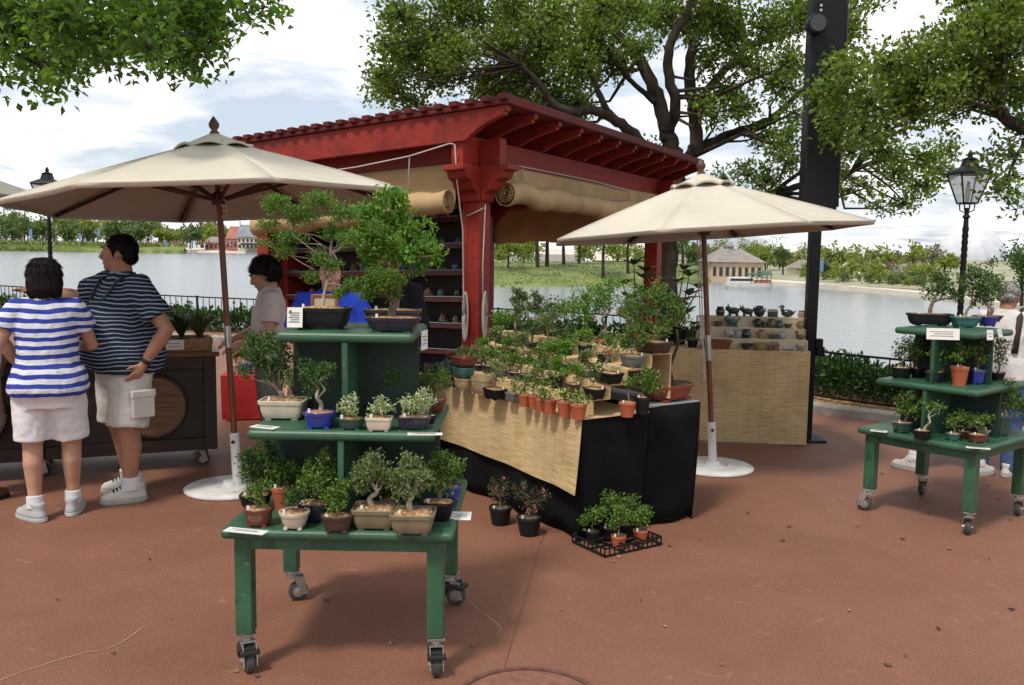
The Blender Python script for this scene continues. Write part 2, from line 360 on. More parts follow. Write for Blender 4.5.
# thin veil: the blue gaps are pale
ve = n.new('ShaderNodeMix'); ve.data_type = 'RGBA'; ve.inputs[0].default_value = .52; l.new(sky.outputs[0], ve.inputs[6]); ve.inputs[7].default_value = (7.6, 8.3, 9.4, 1)
mx = n.new('ShaderNodeMix'); mx.data_type = 'RGBA'; l.new(cov.outputs[0], mx.inputs[0]); l.new(ve.outputs[2], mx.inputs[6]); l.new(mu.outputs[2], mx.inputs[7]); l.new(mx.outputs[2], bg.inputs[0])
sd = bpy.data.lights.new('sun', 'SUN'); sd.energy = 2.4; sd.angle = R_(9); sd.color = (1, .94, .84)
so = bpy.data.objects.new('sun', sd); COL.objects.link(so)
sdir = V((math.sin(SUN_AZ) * math.cos(SUN_EL), math.cos(SUN_AZ) * math.cos(SUN_EL), math.sin(SUN_EL)))
so.rotation_euler = sdir.to_track_quat('Z', 'Y').to_euler()
S.view_settings.view_transform = 'Standard'; S.view_settings.look = 'None'; S.view_settings.exposure = .30; S.view_settings.gamma = 1
S.cycles.max_bounces = 7; S.cycles.transparent_max_bounces = 6; S.cycles.use_denoising = True

# ------------------------------------------------------------------ ground
def groundmat():
    m = bpy.data.materials.new('terracotta coloured concrete'); n, l = nodes(m)
    out = n.new('ShaderNodeOutputMaterial'); p = n.new('ShaderNodeBsdfPrincipled'); l.new(p.outputs[0], out.inputs[0])
    tc = n.new('ShaderNodeTexCoord')
    def no(sc, d=5, dist=0):
        t = n.new('ShaderNodeTexNoise'); t.inputs['Scale'].default_value = sc; t.inputs['Detail'].default_value = d; t.inputs['Distortion'].default_value = dist; l.new(tc.outputs['Object'], t.inputs[0]); return t.outputs[0]
    def ramp(s, a, ca, b, cb):
        r = n.new('ShaderNodeValToRGB'); l.new(s, r.inputs[0]); e = r.color_ramp.elements; e[0].position = a; e[1].position = b; e[0].color = (*ca, 1); e[1].color = (*cb, 1); return r.outputs[0]
    def mul(a, b, f=1., t='MULTIPLY'):
        q = n.new('ShaderNodeMix'); q.data_type = 'RGBA'; q.blend_type = t; q.inputs[0].default_value = f; l.new(a, q.inputs[6]); l.new(b, q.inputs[7]); return q.outputs[2]
    base = ramp(no(.55, 6, .5), .3, (.198, .086, .052), .7, (.242, .107, .066))
    c = mul(base, ramp(no(2.6, 6, .8), .32, (.92, .91, .91), .62, (1.03, 1.03, 1.02)))
    c = mul(c, ramp(no(95, 4), .33, (.76, .76, .76), .62, (1.10, 1.10, 1.10)))
    c = mul(c, ramp(no(150, 2), .27, (.5, .48, .46), .42, (1, 1, 1)))        # dark grit
    sc = ramp(no(9, 8, 2.2), .63, (0, 0, 0), .72, (.05, .046, .04)); c = mul(c, sc, 1, 'ADD')      # pale scuffs
    l.new(c, p.inputs['Base Color'])
    rr = n.new('ShaderNodeMapRange'); rr.inputs[3].default_value = .5; rr.inputs[4].default_value = .78; l.new(no(3, 5), rr.inputs[0]); l.new(rr.outputs[0], p.inputs['Roughness'])
    p.inputs['Specular IOR Level'].default_value = .35
    b = n.new('ShaderNodeBump'); b.inputs['Strength'].default_value = .35; b.inputs['Distance'].default_value = .006; l.new(no(70, 4), b.inputs['Height']); l.new(b.outputs[0], p.inputs['Normal'])
    return m
M_GROUND = groundmat()
KERB = [(-30, 24), (-14, 19.5), (-6.8, 16.4), (0, 14.4), (2.3, 12.5), (2.8, 10.6), (3.26, 9.53), (3.78, 9.1), (4.7, 8.35), (6.5, 6.9), (10, 4.6), (20, -1)]
FENCE = [(-13, 20.5), (-6.6, 17.2), (.2, 15.3), (2.9, 13.2), (3.12, 11.2), (3.47, 10.18), (4.13, 9.45), (5.05, 8.72), (6.8, 7.5), (10, 5.5)]
def smooth_path(P, k=6):
    P = [V((*p, 0)) for p in P]; o = []
    for i in range(len(P) - 1):
        a, b, c, d = P[max(i - 1, 0)], P[i], P[i + 1], P[min(i + 2, len(P) - 1)]
        for j in range(k):
            t = j / k; o.append(.5 * ((2 * b) + (c - a) * t + (2 * a - 5 * b + 4 * c - d) * t * t + (3 * b - a - 3 * c + d) * t ** 3))
    o.append(P[-1]); return o
def offset(P, d):
    o = []
    for i, p in enumerate(P):
        t = (P[min(i + 1, len(P) - 1)] - P[max(i - 1, 0)]).normalized(); o.append(p + V((-t.y, t.x, 0)) * d)
    return o
KP = smooth_path(KERB); FP = smooth_path(FENCE)
mb = MB()
mb.add([V((p.x, p.y, 0)) for p in KP] + [V((20, -30, 0)), V((-60, -30, 0)), V((-60, 30, 0))], [tuple(range(len(KP) + 3))])
struct(mb.build('plaza_ground', M_GROUND))
M_KERB = mat('grey kerb concrete', (.26, .235, .21), .85, .2, 9, .4, 60)
ki, ko = offset(KP, .0), offset(KP, .16)
mb = MB(); mb.sheet([[V((p.x, p.y, z)) for p in q] for q, z in ((ki, -.05), (ki, .085), (offset(KP, .02), .105), (offset(KP, .14), .105), (ko, .085), (ko, -.05))])
struct(mb.build('kerb', M_KERB, smooth=False))
M_MULCH = gravelmat('bark mulch', [(.25, .12, .05), (.33, .17, .075), (.14, .07, .035), (.40, .24, .12), (.20, .10, .045)], 26)
mb = MB(); mb.sheet([[V((p.x, p.y, z)) for p in q] for q, z in ((offset(KP, .155), .03), (offset(KP, .9), .07), (offset(KP, 2.3), .05), (offset(KP, 4.2), -1.5), (offset(KP, 5.5), -2))])
struct(mb.build('planting_bed', M_MULCH, smooth=True))
# water
def watermat():
    m = bpy.data.materials.new('lagoon water'); n, l = nodes(m)
    out = n.new('ShaderNodeOutputMaterial'); p = n.new('ShaderNodeBsdfPrincipled'); l.new(p.outputs[0], out.inputs[0])
    p.inputs['Base Color'].default_value = (.22, .24, .25, 1); p.inputs['Roughness'].default_value = .16; p.inputs['IOR'].default_value = 1.333
    tc = n.new('ShaderNodeTexCoord'); mp = n.new('ShaderNodeMapping'); mp.inputs['Scale'].default_value = (.5, 1.3, 1); l.new(tc.outputs['Object'], mp.inputs[0])
    t = n.new('ShaderNodeTexNoise'); t.inputs['Scale'].default_value = 1.4; t.inputs['Detail'].default_value = 6; t.inputs['Roughness'].default_value = .6; l.new(mp.outputs[0], t.inputs[0])
    b = n.new('ShaderNodeBump'); b.inputs['Strength'].default_value = .55; b.inputs['Distance'].default_value = .12; l.new(t.outputs[0], b.inputs['Height']); l.new(b.outputs[0], p.inputs['Normal'])
    return m
mb = MB(); mb.add([(-1500, -60, -1.2), (1500, -60, -1.2), (1500, 1500, -1.2), (-1500, 1500, -1.2)], [(0, 1, 2, 3)])
struct(mb.build('lagoon_water', watermat()))
M_GRASS = mat('reedy grass', (.085, .145, .03), .95, .4, .3, .6, 6, c2=(.22, .26, .075), detail=8)
M_SAND = mat('pale seawall', (.62, .56, .46), .9, .15, .5)
M_PATH = mat('pale promenade', (.55, .50, .44), .9, .12, .3)
def land(name, front, back, zt, m, z0=-1.6, curve=0.):
    """front, back: points (x, y); a bank rising out of the water at the front, nearly level behind"""
    g = [[V((p[0], p[1], z0)) for p in front], [V((p[0], p[1], z0 * .2 + zt * .45 - .3)) for p in front],
         [V((a[0] * .93 + b[0] * .07, a[1] * .93 + b[1] * .07, zt)) for a, b in zip(front, back)], [V((b[0], b[1], zt + curve)) for b in back]]
    mb = MB(); mb.sheet(g); return struct(mb.build(name, m, smooth=True))
# left shore, about 330 to 400 m away
def shore(pts, z=-1.2): return [tuple(gnd(px, py, z)[:2]) for px, py in pts]
# (pixels of the water line, then a back line further out)
lf = [at(px, 250, Y) for px, Y in ((-260, 330), (-60, 330), (60, 325), (150, 318), (184, 312))]
land('far_left_shore', [(p.x, p.y) for p in lf], [(p.x * 1.9, p.y * 1.9) for p in lf], 1.35, M_GRASS, curve=2.)
lf = [at(px, 250, Y) for px, Y in ((150, 372), (200, 370), (262, 368), (420, 366), (560, 380), (720, 420), (900, 470))]
land('far_promenade', [(p.x, p.y) for p in lf], [(p.x * 1.8, p.y * 1.8) for p in lf], .4, M_PATH, curve=3.)
# grassy island
isl = shore([(300, 280), (360, 283.5), (430, 286), (487, 287), (560, 287), (640, 286.5), (700, 283), (735, 279), (770, 276)])
def island(front):
    mb = MB(); g = []
    for k, (f, z) in enumerate(((0, -1.5), (.015, -1.05), (.05, -.75), (.16, .1), (.3, .42), (.5, .5), (.8, .3), (1.0, -1.4))):
        row = []
        for i, p in enumerate(front):
            e = min(1, max(0, (len(front) - 1 - i) / 3.2), i / 2); row.append(V((p[0] * (1 + f * .8), p[1] * (1 + f * .8), (z + 1.4) * (.25 + .75 * e) - 1.4 + .05 * math.sin(i * 3 + k * 2))))
        g.append(row)
    mb.sheet(g); return struct(mb.build('grassy_island', M_GRASS, smooth=True))
island(isl)
# right shore with its pale seawall
rf = shore([(655, 273), (700, 277.5), (742, 282.5), (790, 286), (850, 291), (905, 296), (935, 299), (990, 307), (1060, 318), (1180, 345)])
mb = MB(); g = [[V((x, y, -1.6)) for x, y in rf], [V((x, y, -.86)) for x, y in rf], [V((x * 1.015, y * 1.015, -.84)) for x, y in rf], [V((x * 1.04, y * 1.04, -.82)) for x, y in rf]]
mb.sheet(g); struct(mb.build('seawall', M_SAND))
mb = MB(); g = [[V((x * 1.04, y * 1.04, -.82)) for x, y in rf], [V((x * 1.12, y * 1.12, -.62)) for x, y in rf], [V((x * 2.2 + 30, y * 2.2, -.2)) for x, y in rf], [V((x * 5 + 40, y * 6, .2)) for x, y in rf]]
mb.sheet(g); struct(mb.build('right_shore', mat('far lawn', (.20, .24, .10), .95, .3, .08, c2=(.42, .38, .28))))
# reeds and rough grass on the island: uncountable
P = []; 
for _ in range(11000):
    i = random.random() * (len(isl) - 2.2); k = int(i); t = i - k; f = random.random() ** 1.6 * .42
    a, b = isl[k], isl[k + 1]; x, y = a[0] + (b[0] - a[0]) * t, a[1] + (b[1] - a[1]) * t
    z = np.interp(f, [0, .015, .05, .16, .3, .5], [-1.5, -1.05, -.75, .1, .42, .5]); e = min(1, (len(isl) - 1 - i) / 3.2, i / 2)
    P.append((x * (1 + f * .8), y * (1 + f * .8), (z + 1.4) * (.25 + .75 * e) - 1.45))
P = np.array(P); D = RNG.normal(size=P.shape) * .5; D[:, 2] = 1
o = leaf_object('island_grass', P, D, RNG.uniform(.06, .2, len(P)), .12, mat('island grass', (.085, .14, .03), .95, .3, .22, c2=(.24, .27, .08), detail=8)); struct(o, 'stuff')
P = []
for _ in range(5200):
    q = at(random.uniform(-60, 186), 250, 325 + random.random() * 45); P.append((q.x, q.y, 1.0 if q.y > 330 else -.9))
P = np.array(P); P[:, 2] += .2; D = RNG.normal(size=P.shape) * .4; D[:, 2] = 1
struct(leaf_object('shore_grass', P, D, RNG.uniform(.6, 1.6, len(P)), 1.5, leafmat('shore grass', (.10, .15, .035), (.30, .32, .10), .9, .2)), 'stuff')

# ------------------------------------------------------------------ far trees
def bush_tree(name, label, cat, group, base, h, wd, m, trunk_h=.3, n=700, ls=None, dens=9, crown_z=None, trw=.035, barkm=None, rng=RNG):
    t = thing(name, label, cat, base, 0, group); b = V(base); ls = ls or wd * .05
    mb = MB(); top = b + V((rng.normal() * .03 * h, 0, h * .72)); mb.tube([b - V((0, 0, .1 * h)), b.lerp(top, .5) + V((rng.normal() * .02 * h, 0, 0)), top], [h * trw, h * trw * .75, h * trw * .25], 7); mb.build('trunk', barkm or M_BARK, t)
    Ps = []; Ds = []
    for k in range(dens):
        a = rng.random() * 2 * PI; rr = rng.random() ** .6 * wd * .33; zz = h * (trunk_h + (1 - trunk_h) * (.22 + .56 * rng.random()))
        c = b + V((math.cos(a) * rr, math.sin(a) * rr, zz)); s = wd * (.16 + .12 * rng.random())
        p, d, _ = clump(c, (s, s, s * .8), max(6, n // dens // 8), 8, s * .22, rng); Ps.append(p); Ds.append(d)
    leaf_object('crown', np.concatenate(Ps), np.concatenate(Ds), ls * rng.uniform(.7, 1.3, sum(map(len, Ps))), ls * .7, m, t, rng=rng)
    return t
FARLAB = 'round green tree in the row along the distant left shore'
for i in range(46):
    px = -70 + i * 6.6 + RNG.normal() * 3; Y = RNG.uniform(365, 470) if px < 190 else RNG.uniform(395, 480)
    if 222 < px: Y += 40
    hh = RNG.uniform(8, 15.5) * (Y / 400) * (.8 if px > 150 else 1)
    q = at(px, 240, Y); bush_tree('shore_tree', FARLAB, 'tree', 'trees along the distant left shore', (q.x, q.y, 1.2), hh, hh * RNG.uniform(.95, 1.45), [L_FAR, L_FAR, L_FAR, L_OLIVE, L_FAR, L_FAR2][int(RNG.integers(0, 6))], .12, 640, 1.25, 10)
for px, py, hp, lab in ((3, 236, 42, 'tall spreading pine rising above the distant shore trees, leftmost'), (24, 236, 46, 'tall flat topped pine rising over the far shore trees left of the lamp'), (82, 236, 40, 'dark pine crown rising above the far shore right of the lamp post'), (97, 236, 36, 'smaller pine above the far shore trees over the man in dark stripes'), (116, 236, 34, 'slender pine showing over the far shore right of the man')):
    Y = 480; q = at(px, py, Y); h = hp * Y / F; t = thing('pine_tree', lab, 'tree', (q.x, q.y, 1), 0, 'pines above the distant shore'); b = V((q.x, q.y, 1))
    mb = MB(); mb.tube([b, b + V((.8, 0, h * .5)), b + V((1.2, 0, h * .95))], [.5, .4, .15], 6); mb.build('trunk', M_BARK, t)
    Ps = []; Ds = []
    for k in range(6):
        c = b + V((1.2 + RNG.normal() * 3.6, RNG.normal() * 2, h * (.8 + .04 * k))); p, d, _ = clump(c, (2.8, 2.4, .9), 12, 8, .5); Ps.append(p); Ds.append(d)
    leaf_object('crown', np.concatenate(Ps), np.concatenate(Ds), 1.1, .7, L_FAR, t)
for px, lab, hp in ((212, 'bare grey tree among the distant trees left of the umbrella pole', 34), (203, 'grey leafless tree on the far shore, left of its bare neighbour', 30)):
    q = at(px, 243, 430); bush_tree('bare_tree', lab, 'tree', None, (q.x, q.y, .8), hp * 430 / F, 9, L_FAR3, .2, 300, .9)
# island and middle distance trees
ISL = [(508, 268, 80, 30, 60, L_OLIVE, 'slim trunk yellow green tree left on the grassy island'), (538, 270, 82, 60, 40, L_FAR, 'tree with dark straight trunk on the island, left of a close pair'), (547, 269, 84, 62, 44, L_FAR, 'tree with dark straight trunk on the island, right of a close pair'),
       (564, 268, 88, 54, 36, L_FAR, 'dark trunked tree on the island just left of the middle'), (579, 267, 92, 52, 36, L_FAR, 'thin trunked tree at the middle of the island'), (603, 274, 78, 50, 60, L_FAR, 'broad green tree at the right half of the island'), (628, 272, 82, 48, 50, L_FAR, 'bushy green tree on the island beside the red rear post'),
       (683, 268, 96, 42, 34, L_FAR, 'dark green conical tree right of the oak trunk')]
for px, py, Y, hp, wp, m, lab in ISL:
    q = at(px, py, Y); h = hp * Y / F * 1.25; bush_tree('island_tree', lab, 'tree', 'trees on the grassy island', tuple(q), h, wp * Y / F, m, .42 if hp > 45 else .25, 900, .34, 11, trw=.03)
for px, py, Y, hp, wp, lab in ((498, 262, 150, 24, 46, 'yellow green tree beyond the island beside the red front post'), (524, 262, 150, 26, 40, 'yellow green tree beyond the island between the thin trunks'), (618, 262, 150, 22, 44, 'pale olive tree beyond the island right of the middle'), (700, 266, 150, 20, 34, 'small yellow tree beyond the island left of the umbrella pole'), (584, 262, 160, 22, 40, 'yellow green tree beyond the island at its middle')):
    q = at(px, py, Y); bush_tree('distant_tree', lab, 'tree', 'yellow trees beyond the island', tuple(q), hp * Y / F, wp * Y / F, L_OLIVE, .12, 700, .6, 9)
RT = [(727, 268, 120, 30, 40, L_FAR2, 'pale tree behind the hut left of its cupola'), (762, 270, 118, 34, 44, L_OLIVE, 'olive tree rising right of the hut cupola'), (783, 272, 98, 26, 26, L_FAR, 'dark green feathery palm by the boat pier'), (752, 268, 122, 30, 40, L_OLIVE, 'olive tree just behind the hut roof'),
      (823, 282, 84, 22, 26, L_FAR, 'small green tree right of the black column on the far shore'), (843, 284, 80, 27, 34, L_OLIVE, 'round yellow green tree on the right shore, left of two'), (878, 288, 76, 27, 36, L_OLIVE, 'round yellow green tree on the right shore, right of two'), (899, 290, 74, 18, 22, L_FAR3, 'grey brown bare tree on the right shore near the dome'),
      (915, 292, 72, 20, 24, L_FAR, 'green shrubby tree on the right shore just left of the stand'), (863, 284, 90, 22, 26, L_FAR2, 'pale tree between the two round yellow trees'), (935, 290, 78, 16, 24, L_FAR2, 'pale tree in front of the white dome'), (889, 284, 95, 22, 26, L_FAR3, 'grey green tree behind the right of the two round trees'), (925, 286, 90, 20, 30, L_OLIVE, 'olive tree against the left foot of the white dome'), (909, 286, 100, 24, 26, L_FAR2, 'pale tree left of the white dome'), (806, 280, 100, 22, 24, L_OLIVE, 'olive tree just left of the black column foot on the far shore'), (860, 282, 105, 24, 30, L_FAR, 'green tree behind the pair of round yellow trees')]
for px, py, Y, hp, wp, m, lab in RT:
    q = at(px, py, Y); bush_tree('shore_tree', lab, 'tree', 'trees on the right shore', (q.x, q.y, q.z), hp * Y / F, wp * Y / F, m, .15, 760, .26, 10)
q = at(1022, 300, 46); bush_tree('dark_tree', 'dark green bushy tree at the right edge behind the grey haired man', 'tree', None, (q.x, q.y, q.z), 3.0, 2.9, L_DARK, .1, 2600, .16, 12)
for i in range(34):
    px = 640 + i * 9.4 + RNG.normal() * 2.5; Y = RNG.uniform(112, 140); q = at(px, 262 + (px - 640) * .05, Y); hp = RNG.uniform(14, 27); lm_ = [L_FAR, L_OLIVE, L_FAR2, L_FAR, L_FAR3, L_OLIVE][int(RNG.integers(0, 6))]
    bush_tree('shore_tree', 'tree in the mixed belt of foliage behind the right shore', 'tree', 'tree belt behind the right shore', (q.x, q.y, -.2), hp * Y / F, hp * Y / F * RNG.uniform(1.1, 1.7), lm_, .05, 420, .42, 8)
for i in range(15):
    q = at(806 + i * 8.2 + RNG.normal() * 2, 290 + i * .62, 74 - i * .9); hh = RNG.uniform(.5, .8); bush_tree('shore_shrub', 'low rounded shrub in the green strip above the pale seawall', 'shrub', 'shrubs above the seawall', (q.x * 1.06, q.y * 1.06, -.4), hh, RNG.uniform(1.0, 1.6), L_FAR if i % 3 else L_OLIVE, .0, 260, .15, 6)

# ------------------------------------------------------------------ far buildings, boat, dome, banners
M_ROOFG = mat('grey brown shingle roof', (.24, .21, .19), .9, .2, 1.5); M_TANW = mat('far tan wall', (.50, .38, .27), .9, .12, .8); M_BRICK = mat('far brick wall', (.34, .13, .09), .9, .2, .6)
M_SLATE = mat('far slate roof', (.19, .21, .24), .8, .2, .5); M_CREAMW = mat('far cream wall', (.58, .51, .40), .9, .1, .5); M_DARKW = mat('dark window glass', (.03, .035, .04), .25, .2, 2); M_AWN = mat('dark awning', (.035, .05, .05), .8, .2, 1)
def house(name, label, px0, px1, py, Y, wall_h, roof_h, m, rm, depth, hip=.25, nwin=5, chim=0, group=None, cupola=False, rows=1):
    a, b = at(px0, py, Y), at(px1, py, Y); c = (a + b) / 2; wd = (b - a).length; z0 = min(a.z, b.z)
    t = thing(name, label, 'building', (c.x, c.y, z0), 0, group); mb = MB(); mb.box((c.x, c.y + depth / 2, z0 + wall_h / 2 - .3), (wd, depth, wall_h + .6)); mb.build('wall', m, t)
    e = wd * .06; x0, x1, y0, y1 = c.x - wd / 2 - e, c.x + wd / 2 + e, c.y - e, c.y + depth + e; zz = z0 + wall_h; i = wd * hip
    mb = MB(); mb.add([(x0, y0, zz), (x1, y0, zz), (x1, y1, zz), (x0, y1, zz), (x0 + i, (y0 + y1) / 2, zz + roof_h), (x1 - i, (y0 + y1) / 2, zz + roof_h)], [(0, 1, 5, 4), (1, 2, 5), (2, 3, 4, 5), (3, 0, 4), (0, 3, 2, 1)]); r = mb.build('roof', rm, t)
    for k in range(chim):
        mb = MB(); mb.box((c.x - wd / 2 + wd * (.02 + .42 * k), c.y + depth * .4, zz + roof_h * .75), (wd * .05, wd * .05, roof_h * 1.1)); mb.build('chimney', m, r)
    if cupola:
        mb = MB(); cc = V((c.x, (y0 + y1) / 2, zz + roof_h)); mb.box(cc + V((0, 0, .05)), (wd * .1, wd * .1, roof_h * .3)); mb.add([cc + V((-wd * .075, -wd * .075, roof_h * .2)), cc + V((wd * .075, -wd * .075, roof_h * .2)), cc + V((wd * .075, wd * .075, roof_h * .2)), cc + V((-wd * .075, wd * .075, roof_h * .2)), cc + V((0, 0, roof_h * .55))], [(0, 1, 4), (1, 2, 4), (2, 3, 4), (3, 0, 4), (0, 3, 2, 1)]); mb.build('cupola', rm, r)
    for rw in range(rows):
        for k in range(nwin):
            mb = MB(); ww = wd / nwin * .5; mb.box((c.x - wd / 2 + wd * (k + .5) / nwin, c.y - .02, z0 + wall_h * (.45 if rows == 1 else .27 + .45 * rw)), (ww, .08, wall_h * (.5 if rows == 1 else .26))); mb.build('window', M_DARKW, t)
    return t
house('brick_house', 'red brick building with steep roof on far shore right of umbrella pole', 226, 237, 249, 372, 4.2, 5.2, M_BRICK, M_BRICK, 9, .15, 3)
house('inn', 'cream building with grey slate roof and chimneys on the far shore', 237.5, 262, 249.5, 370, 5.2, 5.0, M_CREAMW, M_SLATE, 9, .06, 6, 2, rows=2)
a = at(241, 249.5, 366); b = at(262, 250, 366); t = thing('awning', 'dark striped awning along the front of the far cream building', 'awning', ((a.x + b.x) / 2, 366, 1)); mb = MB(); mb.box(((a.x + b.x) / 2, 367.5, 2.6), (b.x - a.x, 3.5, .9)); mb.build('canopy', M_AWN, t); [MB().tube([(a.x + (b.x - a.x) * k / 6, 366, .3), (a.x + (b.x - a.x) * k / 6, 366, 2.5)], .12, 6).build('post', M_AWN, t) for k in range(7)]
house('low_house', 'low reddish house among trees left of the far brick building', 205, 222, 249, 378, 2.6, 2.6, M_BRICK, M_ROOFG, 8, .2, 4)
house('pavilion', 'tan pavilion with broad hipped roof and cupola across the water', 711, 762, 279, 92, 1.75, 1.35, M_TANW, M_ROOFG, 6, .34, 8, cupola=True)
house('long_house', 'long low pale building beyond the island right of its trees', 596, 690, 272, 170, 2.2, 1.2, M_TANW, M_CREAMW, 8, .05, 12)
house('long_house', 'low cream building with brown roof beyond the island, far left', 500, 580, 269, 190, 1.8, 1.4, M_CREAMW, M_ROOFG, 8, .08, 9)
house('low_house', 'low pale building with brown roof between the right shore trees', 800, 836, 281, 100, 1.4, .9, M_CREAMW, M_ROOFG, 5, .2, 5)
house('low_house', 'pale gabled building on the right shore just left of the white dome', 905, 928, 284, 110, 1.4, .9, M_CREAMW, M_ROOFG, 5, .1, 6)
house('low_house', 'small white kiosk between the round yellow trees on the right shore', 850, 866, 287, 82, .9, .5, M_WHITE, M_WHITE, 3, .1, 3)
def boat():
    a, b = at(724, 283, 74), at(773, 285, 74); c = (a + b) / 2; L = b.x - a.x
    t = thing('ferry_boat', 'white ferry boat with green canopy moored before the pavilion', 'boat', (c.x, c.y, -1.2)); y = c.y
    mb = MB(); mb.rings([(c.x, y, -1.3, L * .44, .5, 3), (c.x, y, -1.0, L * .48, .6, 3), (c.x, y, -.72, L * .5, .65, 3)], 24); mb.build('hull', M_WHITE, t)
    mb = MB(); mb.box((c.x - L * .17, y, -.5), (L * .5, .9, .45)); cab = mb.build('cabin', M_WHITE, t, bevel=.05)
    mb = MB(); mb.box((c.x - L * .17, y - .46, -.45), (L * .46, .03, .2)); mb.build('window', M_DARKW, cab)
    mb = MB(); mb.box((c.x + L * .22, y, .02), (L * .46, 1.2, .14)); mb.build('canopy', mat('green boat canopy', (.05, .16, .12), .7), t, bevel=.04)
    mb = MB(); mb.box((c.x + L * .3, y, .2), (L * .26, .9, .12)); mb.build('upper_canopy', MATS['green boat canopy'], t, bevel=.03)
    [MB().tube([(c.x + L * (.02 + .1 * k), y + s, -.75), (c.x + L * (.02 + .1 * k), y + s, 0)], .025, 6).build('canopy_post', M_DWOOD, t) for k in range(5) for s in (-.5, .5)]
    mb = MB(); mb.box((c.x + L * .22, y, -.6), (L * .42, .7, .3)); mb.build('seating', M_BRICK, t)
boat()
def dome():
    Y = 520; c = at(970.5, 259, Y); r = 32 * Y / F * 1.0
    import bmesh
    t = thing('dome_building', 'huge white faceted spherical building behind the right lamp post', 'building', (c.x, c.y, 0))
    b = bmesh.new(); bmesh.ops.create_icosphere(b, subdivisions=5, radius=r); bmesh.ops.poke(b, faces=b.faces, offset=.16)
    me = bpy.data.meshes.new('shell'); b.to_mesh(me); b.free(); me.transform(Matrix.Translation(c - V((c.x, c.y, 0)))); me.materials.append(mat('white metal facets', (.56, .57, .60), .6, .10, .3)); o = link('shell', me, t)
    for s in (-1, 1):
        mb = MB(); mb.tube([c + V((s * r * .55, 0, -r * .6)), c + V((s * r * .8, 0, -r * 1.25))], [1.2, 1.6], 8); mb.build('support_leg', M_WHITE, t)
dome()
for k, (px, wpx, wh, lab) in enumerate(((858, 15, 1.3, 'small white building among the belt trees right of the black column'), (884, 17, 1.1, 'small pale building among the trees left of the right stand'), (914, 14, 1.5, 'narrow white building just left of the white dome'), (676, 20, 1.2, 'small pale building right of the oak trunk across the water'))): house('low_house', lab, px - wpx / 2, px + wpx / 2, 270 + (px - 676) * .05, 105, wh, .6, M_WHITE if k % 2 == 0 else M_CREAMW, M_ROOFG if k else M_CREAMW, 4, .15, 3)
M_BAN = mat('blue banner cloth', (.10, .22, .42), .8, .1, 1)
for i, (px, py, hp) in enumerate(((30, 238, 9), (79, 241, 8), (98, 236, 8), (151, 240, 6), (165, 247, 7), (191.5, 248, 7), (820, 272, 12), (893, 278, 10))):
    Y = 325 if i < 6 else 80; q = at(px, py, Y); h = hp * Y / F; t = thing('banner', 'narrow blue banner on a pole along the far shore' if i < 6 else ('narrow blue banner right of the black column across the water' if i == 6 else 'narrow blue banner left of the stand across the water'), 'banner', (q.x, q.y, q.z), 0, 'blue banners on the far shore' if i < 6 else None)
    mb = MB(); mb.tube([q - V((0, 0, h * .6)), q + V((0, 0, h))], h * .03, 6); mb.build('pole', M_STEEL, t); mb = MB(); mb.box(q + V((h * .14, 0, h * .5)), (h * .26, h * .02, h * .95)); mb.build('flag', M_BAN, t)
# visitors on the far promenade read as a speckled crowd
P = []; 
for _ in range(230):
    q = at(random.uniform(-10, 236), 240, random.uniform(345, 352)); P.append((q.x, q.y, random.choice((1.8, 2.3, 2.6))))
P = np.array(P); D = np.tile((0, 0, 1.), (len(P), 1)); o = leaf_object('far_crowd', P, D + RNG.normal(size=P.shape) * .05, RNG.uniform(.7, 1.6, len(P)), .55, leafmat('crowd clothing', (.30, .07, .06), (.5, .5, .55), .9, 0)); struct(o, 'stuff')

# ------------------------------------------------------------------ fence, hedges
def along(P, s):
    d = 0
    for a, b in zip(P, P[1:]):
        L = (b - a).length
        if d + L >= s: return a.lerp(b, (s - d) / L)
        d += L
    return P[-1]
def plen(P): return sum((b - a).length for a, b in zip(P, P[1:]))
def fence(label, P, h0, h1):
    t = thing('railing', label, 'fence', tuple(P[0])); L = plen(P); hh = lambda s: h0 + (h1 - h0) * s / L
    npost = max(2, int(L / 1.9)); N = int(L / .135)
    ss = np.linspace(0, L, npost * 6 + 1)
    for z, nm in ((None, 'top_rail'), (.1, 'bottom_rail')):
        mb = MB()
        for a, b in zip(ss, ss[1:]): mb.bar(along(P, a) + V((0, 0, z or hh(a))), along(P, b) + V((0, 0, z or hh(b))), .035, .022)
        mb.build(nm, M_BLACK, t)
    for k in range(npost + 1):
        s = L * k / npost; p = along(P, s); mb = MB(); mb.box(p + V((0, 0, hh(s) / 2 - .02)), (.035, .035, hh(s) + .02)); mb.box(p + V((0, 0, hh(s) + .012)), (.05, .05, .02)); mb.build('post', M_BLACK, t)
        if k < npost:
            mb = MB()
            for j in range(1, int(L / npost / .135)):
                q = along(P, s + j * .135); mb.tube([q + V((0, 0, .1)), q + V((0, 0, hh(s)))], .008, 5)
            mb.build('picket_panel', M_BLACK, t)
iL = min(range(len(FP)), key=lambda i: (FP[i] - V((2.9, 13.2, 0))).length)
fence('low black iron railing along the water behind the cart and kiosk', FP[:iL + 1], .80, .66)
fence('low black iron railing in front of the hedge right of the black column', FP[iL:], .62, .57)
